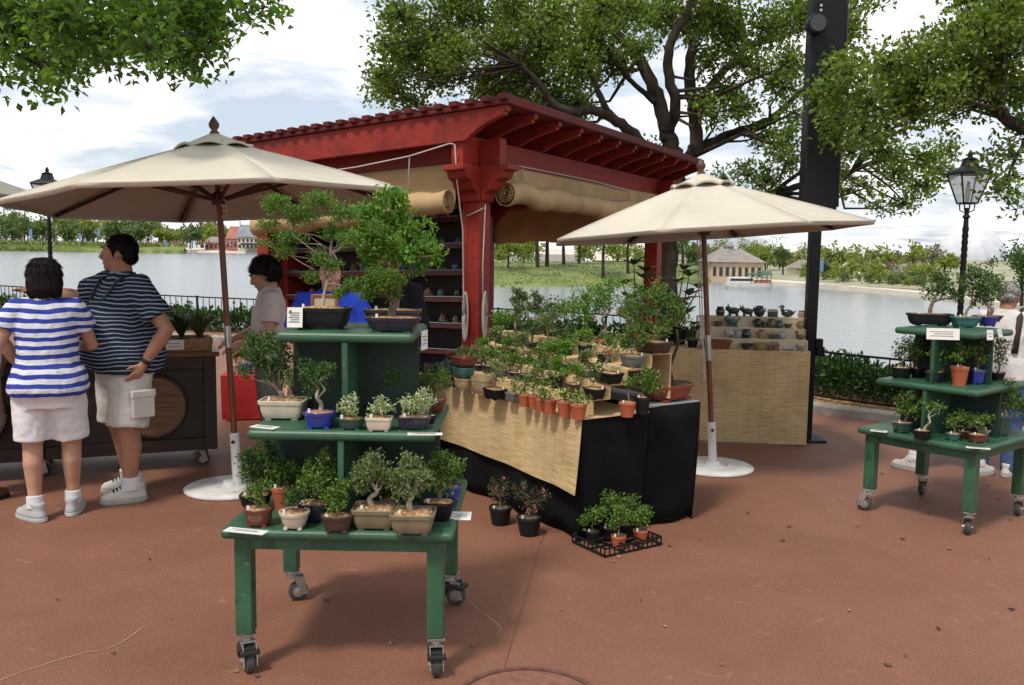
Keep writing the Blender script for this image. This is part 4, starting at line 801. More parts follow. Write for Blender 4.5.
# ------------------------------------------------------------------ market umbrellas
def umbrella(label, base, apex, R, drop, rot=PI / 8, white=.47, sleeve=(1.05, 1.2), rope=True):
    b, a = V(base), V(apex); ax = (a - b).normalized(); h = (a - b).length
    q = V((0, 0, 1)).rotation_difference(ax); M = Matrix.Translation(b) @ q.to_matrix().to_4x4()
    t = thing('market_umbrella', label, 'umbrella', tuple(b)); zr = h - drop; top = h - .10
    C_ = [V((math.cos(rot + k * PI / 4), math.sin(rot + k * PI / 4), 0)) for k in range(8)]
    mb = MB(M); NR, NA = 10, 8
    for k in range(8):
        g = []
        for i in range(NR + 1):
            f = i / NR; row = []
            for j in range(NA + 1):
                u = j / NA; d = C_[k].lerp(C_[(k + 1) % 8], u); s = 4 * u * (1 - u)
                r = R * (.03 + .97 * f) * (1 - .025 * s * f); z = top - (top - zr) * (f * .9 + .1 * f * f) - .022 * s * math.sin(PI * min(1, f * 1.0)) * R
                row.append(d * r + V((0, 0, z)))
            g.append(row)
        g.append([p + V((0, 0, -.028)) - V((p.x, p.y, 0)) * .006 for p in g[-1]])
        mb.sheet(g)
    mb.build('canopy', M_CANVAS, t, smooth='auto', solid=.003)
    mb = MB(M)
    for k in range(8):
        g = []
        for i in range(5):
            f = i / 4; row = []
            for j in range(9):
                u = j / 8; d = C_[k].lerp(C_[(k + 1) % 8], u); s = 4 * u * (1 - u); row.append(d * R * .20 * (.08 + .92 * f) + V((0, 0, top + .05 - .115 * f * R / 1.4 - (.0 if i < 4 else -.016 * s) + (.012 * s if i == 4 else 0))))
            g.append(row)
        g.append([p + V((0, 0, -.016)) for p in g[-1]])
        mb.sheet(g)
    mb.build('vent_cap', M_CANVAS, t, smooth='auto', solid=.003)
    mb = MB(M); mb.lathe((0, 0, 0), [(.03, h - .055), (.034, h - .045), (.018, h - .03), (.034, h - .005), (.036, h + .015), (.022, h + .04), (.008, h + .06), (.001, h + .068)], 16); mb.build('finial', M_DWOOD, t, smooth=True)
    hub = h - .16; sl = h - .16 - drop * .66
    for k in range(8):
        e = C_[k] * R * .985 + V((0, 0, zr - .006)); i0 = C_[k] * .035 + V((0, 0, hub + .015)); mb = MB(M); mb.bar(i0, e, .017, .024); rb = mb.build('rib', M_DWOOD, t)
        m_ = i0.lerp(e, .46) - V((0, 0, .02)); mb = MB(M); mb.bar(C_[k] * .035 + V((0, 0, sl)), m_, .016, .022); mb.build('strut', M_DWOOD, rb)
    for z, nm in ((hub, 'hub'), (sl, 'runner')): mb = MB(M); mb.lathe((0, 0, z - .035), [(.05, 0), (.05, .07), (.03, .09)], 12); mb.build(nm, M_DWOOD, t, smooth='auto')
    mb = MB(M); mb.tube([(0, 0, .3), (0, 0, h - .05)], .021, 14); p = mb.build('pole', M_WOOD, t, smooth='auto')
    mb = MB(M); mb.tube([(0, 0, sleeve[0]), (0, 0, sleeve[1])], .024, 14); mb.build('joint_sleeve', M_STEEL, p, smooth='auto')
    mb = MB(M); mb.tube([(0, 0, .02), (0, 0, white)], .033, 16); mb.build('base_tube', M_WHITE, t, smooth='auto', bevel=.003)
    mb = MB(M); mb.tube([(0, -.03, white - .06), (0, -.05, white - .06)], .012, 8); mb.build('lock_bolt', M_BRAKE, t)
    mb = MB(); mb.lathe(b + V((-.05 if not rope else 0, 0, 0)), [(.29, .0), (.315, .006), (.315, .018), (.30, .026), (.06, .034), (.05, .06)], 40); mb.build('base_plate', M_WHITE, t, smooth='auto')
    if rope:
        rp = MATS['white cotton rope']; mb = MB(M); y = -.03
        mb.tube([(-.035, y, hub - .02), (-.04, y, 1.5), (-.045, y, .95), (-.05, y - .01, .72)], .005, 5); mb.tube([(-.055, y, hub - .02), (-.06, y, 1.4), (-.058, y, 1.0)], .005, 5); mb.build('rope', rp, t)
    else:
        rp = MATS['white cotton rope']; mb = MB(M); mb.tube([(.04 + .02 * math.sin(k * 1.7), -.02 + .02 * math.cos(k * 2.1), h - .25 - .012 * (k % 24) - .1) for k in range(48)], .005, 5); mb.build('rope_bundle', rp, t)
    return t
b = gnd(238, 489); umbrella('open cream umbrella on a white disc base beside the left plant stand', (b.x, b.y, 0), at(214, 126, b.y + .10), 1.36, .52, PI / 8 + R_(8), .40, (1.0, 1.15), False)
b = gnd(713, 468); umbrella('open cream umbrella with hanging cords before the ceramics table', (b.x, b.y, 0), at(701, 167, b.y + .06), 1.24, .505, PI / 8 + R_(-2), .37, (.86, 1.06), True)
b = V((-5.1, 7.0, 0)); umbrella('cream umbrella cut off by the left edge of the picture', (b.x, b.y, 0), (b.x - .02, b.y, 2.62), 1.38, .56, PI / 8, .4, (1., 1.15), False)
# ------------------------------------------------------------------ bonsai
LW = {}
def pot_mesh(t, c, W, D, H, shape, m, rz=0., soil=None, name='pot'):
    ex = dict(rect=9, oval=2.2, round=2, soft=4)[shape]; c = V(c); z = c.z; taper = .80 if shape == 'rect' else (.66 if shape == 'round' else .74)
    if m in (POT['terra'], POT['nursery']): taper = .74
    f = H * .10 if m not in (POT['terra'], POT['nursery']) else 0
    mb = MB(); R = lambda k, s: (c.x, c.y, z + H * k, W / 2 * s, D / 2 * s, ex, rz)
    pr = [(.10 if f else 0, taper), (.14, taper + .03), (.45, taper + (1 - taper) * .6), (.80, .96), (.81, 1.02), (.98, 1.04), (1.0, 1.02), (1.0, .93), (.80, .90)]
    mb.rings([R(k, s) for k, s in pr], 32 if shape != 'rect' else 40)
    if f:
        for sx in (-1, 1):
            for sy in (-1, 1):
                q = Matrix.Rotation(rz, 3, 'Z') @ V((sx * W * .5 * taper * .72, sy * D * .5 * taper * .72, 0)); mb.box(c + q + V((0, 0, H * .075)), (W * .13, D * .16, H * .15), rz)
    p = mb.build(name, m, t, smooth='auto')
    mb = MB(); mb.rings([R(.84, .91), R(.95, .86), R(1.0, .6), R(1.05, .25), R(1.06, .02)], 24); mb.build('soil', soil or M_SOIL, p, smooth=True)
    return p
def bonsai(label, px, py, z, w, h, pot, shape, blobs, leaf, n=500, ls=.018, dr=.7, rz=0., bark=None, thick=.05, group=None, cat='bonsai', flowers=None, soil=None, flat=.8, asp=.6, pos=None, sc=None, per=8, tw=1, bare=False, trunk_to=None, tag_stick=True):
    """px, py: foot of the pot in the photograph; w, h: pot size and blobs: crown clumps (x, y, r), in pixels there"""
    c = V(pos) if pos is not None else gnd(px, py, z); s = sc or c.y / F; W, H = w * s, h * s; D = W * dr
    if pos is None: c = c + V((0, D / 2, 0))
    rng = np.random.default_rng(int(abs(c.x) * 7919 + abs(c.y) * 104729 + z * 1000) % 2**31)
    t = thing('potted_bonsai' if cat == 'bonsai' else 'potted_plant', label, cat, tuple(c), 0, group); pot_mesh(t, c, W, D, H, shape, POT[pot] if isinstance(pot, str) else pot, rz, soil)
    if tag_stick and W > .06:
        mb = MB(); q = c + Matrix.Rotation(rz, 3, 'Z') @ V((-W * .28, -D * .3, H * 1.0)); mb.box(q, (.010, .002, .03)); mb.build('plant_tag', M_CARD, t)
    B = []
    for x, y, r in blobs:
        if pos is None: q = at(x, y, c.y) + V((0, rng.normal() * r * s * .5, 0))
        else: q = c + V((x * s, rng.normal() * r * s * .5, -y * s))
        B.append((q, r * s))
    top = c + V((0, 0, H)); lead = B[0][0] if trunk_to is None else at(*trunk_to, c.y)
    bark = bark or M_BARK_B; mb = MB(); r0 = max(.004, thick * (lead - top).length) if thick < 1 else thick * s
    k = (lead - top).length; j = lambda a: V((rng.normal() * a, rng.normal() * a, 0))
    T = [top - V((0, 0, H * .3)), top.lerp(lead, .18) + j(k * .05), top.lerp(lead, .42) + j(k * .10), top.lerp(lead, .68) + j(k * .07), lead]
    cv = []
    for i in range(4):
        a, b, e, d = T[max(i - 1, 0)], T[i], T[i + 1], T[min(i + 2, 4)]
        for q in range(4): u = q / 4; cv.append(.5 * ((2 * b) + (e - a) * u + (2 * a - 5 * b + 4 * e - d) * u * u + (3 * b - a - 3 * e + d) * u ** 3))
    cv.append(lead); rr = [r0 * (1.5 if i == 0 else 1.15 - .75 * i / 16) for i in range(17)]; mb.tube(cv, rr, 9)
    tot = sum(r ** 2 for _, r in B); Ps = []; Ds = []
    for i, (q, r) in enumerate(B):
        m_ = max(4, int(n * r * r / tot / per)); p, d, tws = clump(q, (r, r, r * flat), m_, per, ls * .75, rng, .5, .3); Ps.append(p); Ds.append(d)
        if i: a = cv[6 + (i * 5) % 9]; L_ = (q - a).length; mb.tube([a, a.lerp(q, .28) + j(L_ * .09) + V((0, 0, L_ * .05)), a.lerp(q, .6) + j(L_ * .10), a.lerp(q, .82) + j(L_ * .06), q], [r0 * .45, r0 * .38, r0 * .28, r0 * .2, r0 * .13], 5)
        for u in tws[::max(1, len(tws) // 6)]: mb.tube([q, V(u)], [r0 * .16, r0 * .07], 4)
    mb.build('trunk', bark, t, smooth=True)
    if not bare:
        P = np.concatenate(Ps); leaf_object('foliage', P, np.concatenate(Ds), ls * rng.uniform(.65, 1.3, len(P)), ls * asp * rng.uniform(.8, 1.2, len(P)), leaf, t, rng=rng)
    if flowers:
        fm, fn, fs = flowers; P = np.concatenate(Ps); i = rng.integers(0, len(P), fn); pp = np.repeat(P[i], 6, 0); leaf_object('blossom', pp, rng.normal(size=pp.shape), fs, fs * .8, fm, t, rng=rng)
    return t
def card(label, c, w, d, rz=0., tilt=0., lines=3, name='price_card', th=.003, up=False):
    c = V(c); t = thing(name, label, 'card', tuple(c), rz); M = MW[t.name] @ Matrix.Rotation(tilt, 4, 'X')
    mb = MB(M); mb.box((0, 0, 0), (w, d, th)); mb.build('sheet', M_CARD, t)
    for k in range(lines):
        mb = MB(M); mb.box((-.04 * w + (k % 2) * .05 * w, d * (.28 - .56 * (k + .5) / lines), th / 2 + .0008), (w * (.72 - .16 * (k % 2)), d * .06, .0006)); mb.build('printed_line', M_INK, t)
    return t

# ------------------------------------------------------------------ tiered stands
def caster(t, M, p, rz, brake, side=.045):
    p = V(p); d = V((math.cos(rz), math.sin(rz), 0)); nn = V((-d.y, d.x, 0)); wc = p + d * .03 + V((0, 0, .047))
    mb = MB(M); mb.box(p + V((0, 0, .148)), (.07, .07, .01), rz); mb.tube([p + V((0, 0, .115)), p + V((0, 0, .147))], .022, 12)
    for s in (-1, 1): mb.prism([(-.026, .075), (.026, .075), (.045, -.012), (.015, -.012)], wc + nn * s * .026 + V((0, 0, -.0)), d, (0, 0, 1), nn, .004)
    mb.box(p + V((0, 0, .122)) + d * .005, (.062, .058, .008), rz); c = mb.build('caster', M_STEEL, t, bevel=.001)
    mb = MB(M); mb.tube([wc - nn * .017, wc - nn * .012, wc + nn * .012, wc + nn * .017], [.040, .047, .047, .040], 22); mb.build('wheel', M_RUBBER, c, smooth='auto')
    mb = MB(M); mb.tube([wc - nn * .031, wc + nn * .031], .012, 10); mb.tube([wc - nn * .019, wc + nn * .019], .026, 14); mb.build('hub', M_STEEL, c, smooth='auto')
    if brake:
        mb = MB(M); mb.box(wc - d * .015 + V((0, 0, .048)), (.085, .064, .028), rz); mb.box(wc - d * .06 + V((0, 0, .02)), (.03, .06, .05), rz); mb.box(wc + d * .035 + V((0, 0, .045)), (.03, .075, .018), rz); mb.build('brake', M_BRAKE, c, bevel=.004)
def stand(label, cx, cy, rz, w, zt, wm, zm, wt, ztop, cang, dt=None):
    t = thing('plant_stand', label, 'plant stand', (cx, cy, 0), rz); M = MW[t.name]; th = .042; dt = dt or w
    for W, D, z, nm in ((w, dt, zt, 'tabletop'), (wm, wm * dt / w, zm, 'middle_shelf'), (wt, wt * dt / w, ztop, 'top_shelf')):
        mb = MB(M); mb.box((0, 0, z - th / 2), (W, D, th)); mb.build(nm, M_GREEN, t, bevel=.019, seg=4)
    ins = .055
    for x, y, dx, dy in ((0, -dt / 2 + ins, w - .16, .022), (0, dt / 2 - ins, w - .16, .022), (-w / 2 + ins, 0, .022, dt - .16), (w / 2 - ins, 0, .022, dt - .16)):
        mb = MB(M); mb.box((x, y, zt - th - .025), (dx, dy, .05)); mb.build('apron', M_GREEN, t)
    for i, (sx, sy) in enumerate(((-1, -1), (1, -1), (-1, 1), (1, 1))):
        x, y = sx * (w / 2 - .075), sy * (dt / 2 - .075); mb = MB(M); mb.box((x, y, (.153 + zt - th) / 2), (.068, .068, zt - th - .153)); mb.build('leg', M_GREEN, t, bevel=.006)
        a, br = cang[i]; caster(t, M, (x, y, 0), a, br)
    for z0, z1, W in ((zt, zm - th, wm), (zm, ztop - th, wt)):
        d = W * dt / w
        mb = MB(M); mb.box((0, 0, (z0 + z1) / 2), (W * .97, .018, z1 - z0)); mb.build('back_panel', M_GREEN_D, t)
        for s in (-1, 1): mb = MB(M); mb.box((0, s * (d * .242 + .005), (z0 + z1) / 2), (.024, d * .485 - .01, z1 - z0)); mb.build('divider', M_GREEN, t, bevel=.002)
    return t
S1 = (-.668, 3.84, R_(-.8)); ZT, ZM, ZP = .60, .98, 1.362
stand('green three tiered plant stand on casters in the foreground', *S1, .915, ZT, .745, ZM, .555, ZP, ((R_(-60), True), (R_(-80), True), (R_(20), False), (R_(-20), True)), .86)
G1 = 'bonsai on the foreground stand'
def b_(*a, **k):
    a = list(a); a[11 - 1] = int(a[10] * 1.55) if len(a) > 10 else 0
    return bonsai(*a, group=G1, **k)
b_('feathery leaved bonsai with spreading pale branches in black rectangular pot, foreground top shelf', 318, 330, ZP, 58, 22, 'black', 'rect', [(330, 232, 15), (300, 215, 20), (278, 205, 18), (345, 212, 18), (318, 200, 16), (290, 238, 16), (355, 240, 16), (270, 225, 10), (330, 265, 12), (350, 285, 12), (318, 258, 13), (285, 252, 11), (375, 228, 11), (310, 278, 9), (338, 295, 9), (266, 244, 7)], L_FERN, 6200, .0125, dr=.6, bark=M_BARK_P, thick=.022, flat=.5, per=12, asp=.55)
b_('bonsai with big glossy leaves and dense upright crown at back of foreground top shelf', 391, 327, ZP, 56, 17, 'dbrown', 'rect', [(392, 218, 22), (378, 228, 20), (372, 250, 16), (412, 235, 20), (402, 250, 17), (425, 252, 13), (365, 215, 12), (398, 200, 12), (438, 255, 8), (382, 198, 9), (415, 268, 9), (360, 240, 12)], L_BRIGHT, 2000, .025, dr=.5, bark=M_BARK_B, thick=.05, pos=None)
b_('small dense conifer bonsai in dark blue oval pot, foreground top shelf right', 391, 333, ZP, 55, 15, 'navy', 'soft', [(382, 283, 16), (368, 292, 10), (395, 280, 11), (392, 293, 9), (375, 275, 10)], L_BUSH, 3000, .012, dr=.62, bark=M_BARK_D, thick=.12, asp=.42)
b_('thick trunked round crowned bonsai in cream rectangular pot, middle shelf left', 280, 421, ZM, 46, 20, 'cream', 'rect', [(262, 350, 20), (280, 345, 16), (252, 362, 13), (270, 368, 16), (287, 358, 12), (255, 340, 10), (246, 372, 8), (275, 380, 8)], L_DARK, 1500, .015, dr=.75, thick=.11, trunk_to=(272, 378))
b_('small leaning trunk bonsai in cobalt blue oval pot on the middle shelf', 317, 430, ZM, 33, 17, 'blue', 'oval', [(322, 375, 12), (308, 378, 11), (330, 368, 9), (305, 368, 9), (318, 384, 9), (312, 390, 6)], L_DARK, 700, .013, dr=.85, bark=M_BARK_P, thick=.06)
b_('white variegated sprig in dark green oval pot, middle shelf, left of the cream dish', 349, 431, ZM, 29, 12, 'green', 'oval', [(349, 405, 7), (344, 408, 6), (353, 398, 5), (354, 410, 5), (349, 414, 5)], L_VARI, 330, .012, dr=.75)
b_('white variegated sprig in small cream rectangular dish on middle shelf', 378, 432, ZM, 27, 14, 'cream', 'rect', [(380, 406, 8), (374, 410, 6), (388, 408, 6), (380, 400, 5)], L_VARI, 330, .012, dr=.7)
b_('white variegated sprig in dark blue rectangular pot, right end of the middle shelf', 413, 431, ZM, 33, 14, 'navy', 'rect', [(410, 402, 8), (418, 400, 7), (424, 393, 6), (405, 408, 6), (419, 408, 6)], L_VARI, 420, .012, dr=.65)
b_('feathery sapling with bright leaves in black pot before the stand panel', 369, 416, ZM, 21, 11, 'black', 'round', [(384, 365, 9), (395, 372, 8), (390, 380, 6), (380, 358, 6), (399, 382, 5), (386, 388, 4)], L_BRIGHT, 1000, .016, dr=.9, thick=.03, asp=.4)
b_('variegated sprig in small black pot behind the blue rectangular pot', 396, 415, ZM, 16, 8, 'black', 'round', [(395, 395, 6), (398, 388, 5), (392, 402, 5)], L_VARI, 240, .012, dr=.9)
b_('low needle leaved bonsai in dark brown pot at right rear of middle shelf', 436, 413, ZM, 19, 13, 'brown', 'soft', [(430, 378, 12), (440, 375, 10), (422, 380, 8), (446, 382, 7), (433, 388, 8)], L_BUSH, 800, .013, dr=.9, asp=.3)
b_('seedling in small black pot behind the rightmost variegated sprig', 427, 425, ZM, 18, 9, 'black', 'round', [(427, 403, 6), (424, 408, 4)], L_VARI, 200, .012, dr=.9)
b_('blue grey leaved seedling in terracotta saucer at back of middle shelf', 290, 407, ZM, 18, 11, 'terra', 'round', [(289, 376, 7), (285, 381, 5), (293, 381, 5)], L_GREY, 170, .018, dr=.9)
b_('tall bushy bonsai in black square pot at rear left of tabletop', 252, 512, ZT, 30, 16, 'black', 'soft', [(262, 458, 16), (252, 468, 13), (272, 468, 12), (258, 482, 12), (266, 447, 10), (248, 455, 8), (273, 484, 8)], L_DARK, 1300, .015, dr=.9)
b_('seedling in red brown glazed oval pot, front left of tabletop', 255, 529, ZT, 30, 19, 'brown', 'oval', [(258, 492, 7), (262, 485, 6), (252, 490, 5), (259, 500, 4)], L_BUSH, 220, .015, dr=.9)
b_('leafy plant in tall terracotta pot behind the cream bowl', 281, 512, ZT, 25, 24, 'terra', 'round', [(284, 472, 11), (292, 466, 8), (276, 470, 8), (290, 478, 7), (282, 482, 7)], L_BUSH, 560, .017, dr=1.0)
b_('sparse seedling in round cream bowl, front of tabletop', 291, 532, ZT, 31, 18, 'cream', 'round', [(293, 497, 7), (299, 492, 6), (287, 500, 5), (303, 500, 4)], L_DARK, 160, .016, dr=1.0)
b_('spreading bonsai in dark navy pot behind the brown dish, centre left of tabletop', 312, 524, ZT, 36, 20, 'navy', 'soft', [(316, 478, 14), (328, 470, 12), (304, 485, 10), (320, 492, 11), (333, 484, 10), (310, 468, 8), (326, 457, 7)], L_BUSH, 1000, .016, dr=.8)
b_('low bonsai with small rock in dark brown oval dish at front of tabletop', 335, 534, ZT, 33, 17, 'dbrown', 'oval', [(334, 495, 10), (342, 488, 8), (326, 500, 7), (336, 505, 7), (340, 500, 6)], L_BUSH, 620, .013, dr=.8)
b_('broad crowned bonsai in olive rectangular pot beside the stand divider', 373, 532, ZT, 46, 22, 'olive', 'rect', [(368, 470, 15), (358, 478, 11), (380, 472, 12), (372, 460, 11), (386, 480, 8), (364, 488, 8)], L_GREY, 1150, .014, dr=.85, bark=M_BARK_P, thick=.075)
b_('broad crowned bonsai in olive rectangular pot at the front right of tabletop', 411, 537, ZT, 46, 22, 'olive', 'rect', [(408, 472, 15), (398, 480, 11), (420, 474, 12), (410, 461, 11), (424, 482, 10), (404, 492, 9), (418, 492, 8)], L_GREY, 1250, .014, dr=.85, bark=M_BARK_P, thick=.075)
b_('round crowned bonsai in black oval pot near the right edge of tabletop', 437, 523, ZT, 34, 20, 'black', 'soft', [(438, 470, 14), (430, 478, 10), (448, 474, 11), (440, 459, 10), (455, 465, 8), (444, 486, 8)], L_BUSH, 1000, .014, dr=.8, bark=M_BARK_B, thick=.07)
b_('small leafy bonsai in cobalt blue pot at rear right corner of tabletop', 449, 504, ZT, 23, 17, 'blue', 'oval', [(448, 462, 10), (456, 470, 8), (442, 468, 8), (452, 478, 7)], L_DARK, 560, .015, dr=.9)
b_('dark leaved bonsai in black pot at the back of tabletop between dividers', 386, 512, ZT, 22, 12, 'black', 'round', [(388, 482, 9), (396, 488, 7), (382, 490, 7)], L_DARK, 380, .015, dr=.9)
# cards on the foreground stand
card('white printed card lying at left corner of the foreground middle shelf', gnd(265, 427, ZM + .003), .115, .048, R_(-22))
card('white printed card lying at right front of the foreground middle shelf', gnd(425, 434, ZM + .003), .135, .036, R_(4))
card('white printed card lying at left corner of the foreground tabletop', gnd(246, 531, ZT + .003), .17, .05, R_(-14))
q = at(458, 514, 3.62); card('white tag clipped to the right edge of the foreground tabletop', (q.x + .012, q.y, ZT + .006), .085, .06, R_(-3), R_(16))
q = at(423, 340, 3.72); card('white tag hanging from the right edge of the foreground top shelf', (q.x + .006, q.y, q.z), .07, .08, R_(75), R_(90), 3)
q = at(349, 0, 3.62); z_ = gnd(318, 330, ZP); k = at(348, 313, z_.y - .02); t = card('white information card with green mark propped against the black rectangular pot', (at(296, 315, z_.y).x, z_.y - .02, ZP + .052), .062, .082, R_(4), R_(80), 5, 'information_card')
mb = MB(MW[t.name] @ Matrix.Rotation(R_(80), 4, 'X')); mb.rings([(-.018, .022, .0022, .006, .008, 2), (-.018, .022, .0030, .006, .008, 2)], 14); mb.build('green_mark', mat('printed green', (.06, .22, .10), .7), t)
# framed certificate standing on the top shelf behind the left bonsai
q = gnd(318, 322, ZP); q = V((q.x, q.y + .13, ZP)); t = thing('framed_notice', 'brown wooden framed notice standing behind the feathery bonsai', 'picture frame', tuple(q), R_(-4)); M = MW[t.name] @ Matrix.Rotation(R_(-8), 4, 'X')
mb = MB(M)
for x, z, dx, dz in ((-.058, .06, .014, .12), (.058, .06, .014, .12), (0, .007, .102, .014), (0, .113, .102, .014)): mb.box((x, 0, z), (dx, .014, dz))
mb.build('frame', M_FRAMEW, t, bevel=.002); mb = MB(M); mb.box((0, .002, .06), (.104, .006, .094)); mb.build('sheet', mat('aged paper', (.42, .32, .20), .8, .1, 10), t)

S2 = (2.87, 5.83, math.atan2(-.78, .62)); ZT2, ZM2, ZP2 = .565, .895, 1.235
stand('green three tiered plant stand on casters at the right by the railing', *S2, .80, ZT2, .66, ZM2, .52, ZP2, ((R_(200), False), (R_(120), False), (R_(100), False), (R_(100), False)), .84)
G2 = 'bonsai on the right stand'; rz2 = S2[2] + PI / 2 * 0
b2_ = lambda *a, **k: bonsai(*a, group=G2, **k)
b2_('twin trunked bonsai in long black rectangular pot, top of the right stand', 933, 326, ZP2, 42, 12, 'black', 'rect', [(938, 285, 11), (928, 292, 9), (948, 290, 10), (944, 278, 9), (955, 296, 7), (934, 276, 7)], L_DARK, 800, .02, dr=.4, rz=R_(-8), thick=.07)
b2_('bushy bonsai in teal oval pot at centre of the right top shelf', 969, 328, ZP2, 27, 11, 'teal', 'soft', [(972, 288, 12), (962, 283, 10), (982, 282, 11), (970, 273, 10), (985, 293, 9), (960, 296, 8), (978, 300, 9)], L_DARK, 1100, .02, dr=.7)
b2_('dark leafy bonsai in blue pot at right of the right top shelf', 991, 327, ZP2, 16, 10, 'blue', 'soft', [(990, 296, 9), (996, 288, 8), (984, 290, 7)], L_DARK, 420, .02, dr=.9)
b2_('wide spreading bonsai in shallow brown dish at rear of right top shelf', 992, 322, ZP2, 30, 6, 'dbrown', 'oval', [(986, 276, 10), (996, 282, 9), (976, 270, 9), (1000, 292, 8), (966, 276, 8), (990, 264, 7)], L_DARK, 760, .02, dr=.6)
b2_('dark leaved bonsai in black oval pot, left end of the right middle shelf', 905, 379, ZM2, 21, 11, 'black', 'oval', [(910, 348, 10), (902, 353, 8), (916, 356, 8), (906, 341, 6), (918, 343, 6), (900, 345, 5)], L_DARK, 600, .021, dr=.8)
b2_('white flecked shrub in black pot beside the leftmost pot, right middle shelf', 920, 378, ZM2, 14, 9, 'black', 'round', [(922, 356, 7), (916, 350, 5), (925, 347, 5)], L_DARK, 260, .02, dr=.9)
b2_('airy light green shrub in navy oval pot on the right middle shelf', 939, 383, ZM2, 21, 11, 'navy', 'oval', [(940, 355, 8), (934, 352, 6), (946, 353, 6), (941, 364, 5)], L_FERN, 260, .02, dr=.8)
b2_('small plant in terracotta pot behind the navy oval pot, right middle shelf', 937, 374, ZM2, 13, 9, 'terra', 'round', [(937, 360, 5), (932, 356, 4)], L_BUSH, 120, .02, dr=1)
b2_('slender shrub in tall orange terracotta pot on the right middle shelf', 963, 386, ZM2, 17, 19, 'terra', 'round', [(962, 356, 8), (955, 358, 6), (970, 352, 7), (960, 347, 5)], L_BUSH, 380, .02, dr=1)
b2_('wispy plant in tall blue square pot on the right middle shelf', 979, 385, ZM2, 12, 15, 'blue', 'rect', [(979, 358, 6), (975, 350, 5), (984, 348, 4)], L_BUSH, 200, .02, dr=1)
b2_('greyish twiggy shrub in black bowl at the right end of middle shelf', 1000, 381, ZM2, 16, 8, 'black', 'oval', [(998, 352, 8), (1003, 344, 7), (994, 344, 6), (999, 362, 6)], L_GREY, 360, .02, dr=.9)
b2_('bushy plant in dark green oval pot at left corner of right tabletop', 906, 434, ZT2, 21, 11, 'green', 'oval', [(908, 403, 9), (902, 410, 7), (914, 410, 8), (908, 395, 6), (918, 400, 5)], L_BUSH, 520, .022, dr=.8)
b2_('thin bare trunked bonsai in black oval pot, front of the right tabletop', 925, 440, ZT2, 18, 9, 'black', 'oval', [(934, 408, 5), (928, 404, 5), (940, 405, 4), (930, 413, 3)], L_FERN, 110, .02, dr=.8, thick=.05, bark=M_BARK_P)
b2_('yellow green bonsai in small teal bowl on the right tabletop', 956, 442, ZT2, 15, 8, 'teal', 'round', [(957, 419, 6), (962, 416, 5), (951, 422, 5), (957, 426, 4)], L_FERN, 240, .018, dr=.9)
b2_('yellow green bonsai in dark bowl between teal and brown bowls', 967, 439, ZT2, 13, 7, 'brown', 'round', [(970, 418, 6), (964, 422, 4), (973, 424, 4)], L_FERN, 200, .018, dr=.9)
b2_('yellow green bonsai in red brown oval pot, front corner of right tabletop', 981, 444, ZT2, 19, 9, 'brown', 'oval', [(980, 420, 7), (986, 418, 5), (973, 423, 5), (981, 428, 4)], L_FERN, 300, .018, dr=.8)
b2_('small bonsai in white bowl near the right side of right tabletop', 991, 437, ZT2, 16, 7, 'cream', 'round', [(994, 418, 6), (1000, 415, 5), (988, 422, 4)], L_FERN, 220, .018, dr=.9)
b2_('leafy shrub in tall green square pot at right corner of tabletop', 1005, 437, ZT2, 12, 22, 'green', 'rect', [(1004, 398, 9), (1010, 390, 8), (998, 404, 7), (1012, 406, 7), (1006, 384, 6)], L_DARK, 480, .022, dr=1)
b2_('large leaved green plant in black pot behind the right stand tabletop pots', 1000, 426, ZT2, 13, 9, 'black', 'round', [(1016, 395, 9), (1010, 402, 8), (1021, 408, 8)], L_DARK, 240, .03, dr=1)
b2_('dark plant in black pot at rear left of the right tabletop', 922, 424, ZT2, 15, 9, 'black', 'round', [(915, 398, 8), (922, 404, 7), (908, 396, 6)], L_DARK, 340, .021, dr=1)
M2 = Matrix.Translation((S2[0], S2[1], 0)) @ Matrix.Rotation(S2[2], 4, 'Z')
q = at(943, 334, 5.49); card('wide white sign hanging from the front edge of the right top shelf', (q.x, q.y - .0, q.z), .19, .07, S2[2] + R_(42), R_(82), 3, 'sign_card')
q = at(990, 335, 5.47); card('small white tag on front corner of the right top shelf, left of two', q, .042, .062, R_(10), R_(84), 2); q = at(1000, 333, 5.55); card('small white tag on the right top shelf edge, right of two', q, .055, .05, R_(40), R_(74), 2)
card('white card lying at the left corner of the right tabletop', gnd(879, 431, ZT2 + .003), .10, .055, R_(-30)); card('white card lying along the front edge of the right tabletop', gnd(978, 448, ZT2 + .003), .13, .035, R_(-20), lines=2)
for k, (px, lab) in enumerate(((981, 'orange framed picture card standing behind the blue square pot'), (989, 'orange framed picture card at the right of the framed pair'))):
    q = gnd(px, 383 - k * 1.5, ZM2) + V((0, .07, 0)); t = thing('framed_card', lab, 'picture frame', tuple(q), R_(-28 + k * 10)); M = MW[t.name] @ Matrix.Rotation(R_(-8), 4, 'X'); mb = MB(M)
    for x, z, dx, dz in ((-.036, .067, .010, .134), (.036, .067, .010, .134), (0, .005, .062, .010), (0, .129, .062, .010)): mb.box((x, 0, z), (dx, .012, dz))
    mb.build('frame', mat('orange wood frame', (.34, .13, .035), .5, .2, 9), t); mb = MB(M); mb.box((0, .002, .067), (.063, .006, .115)); mb.build('sheet', mat('blue printed sheet', (.06, .10, .22), .6, .5, 30, c2=(.35, .36, .33)), t)

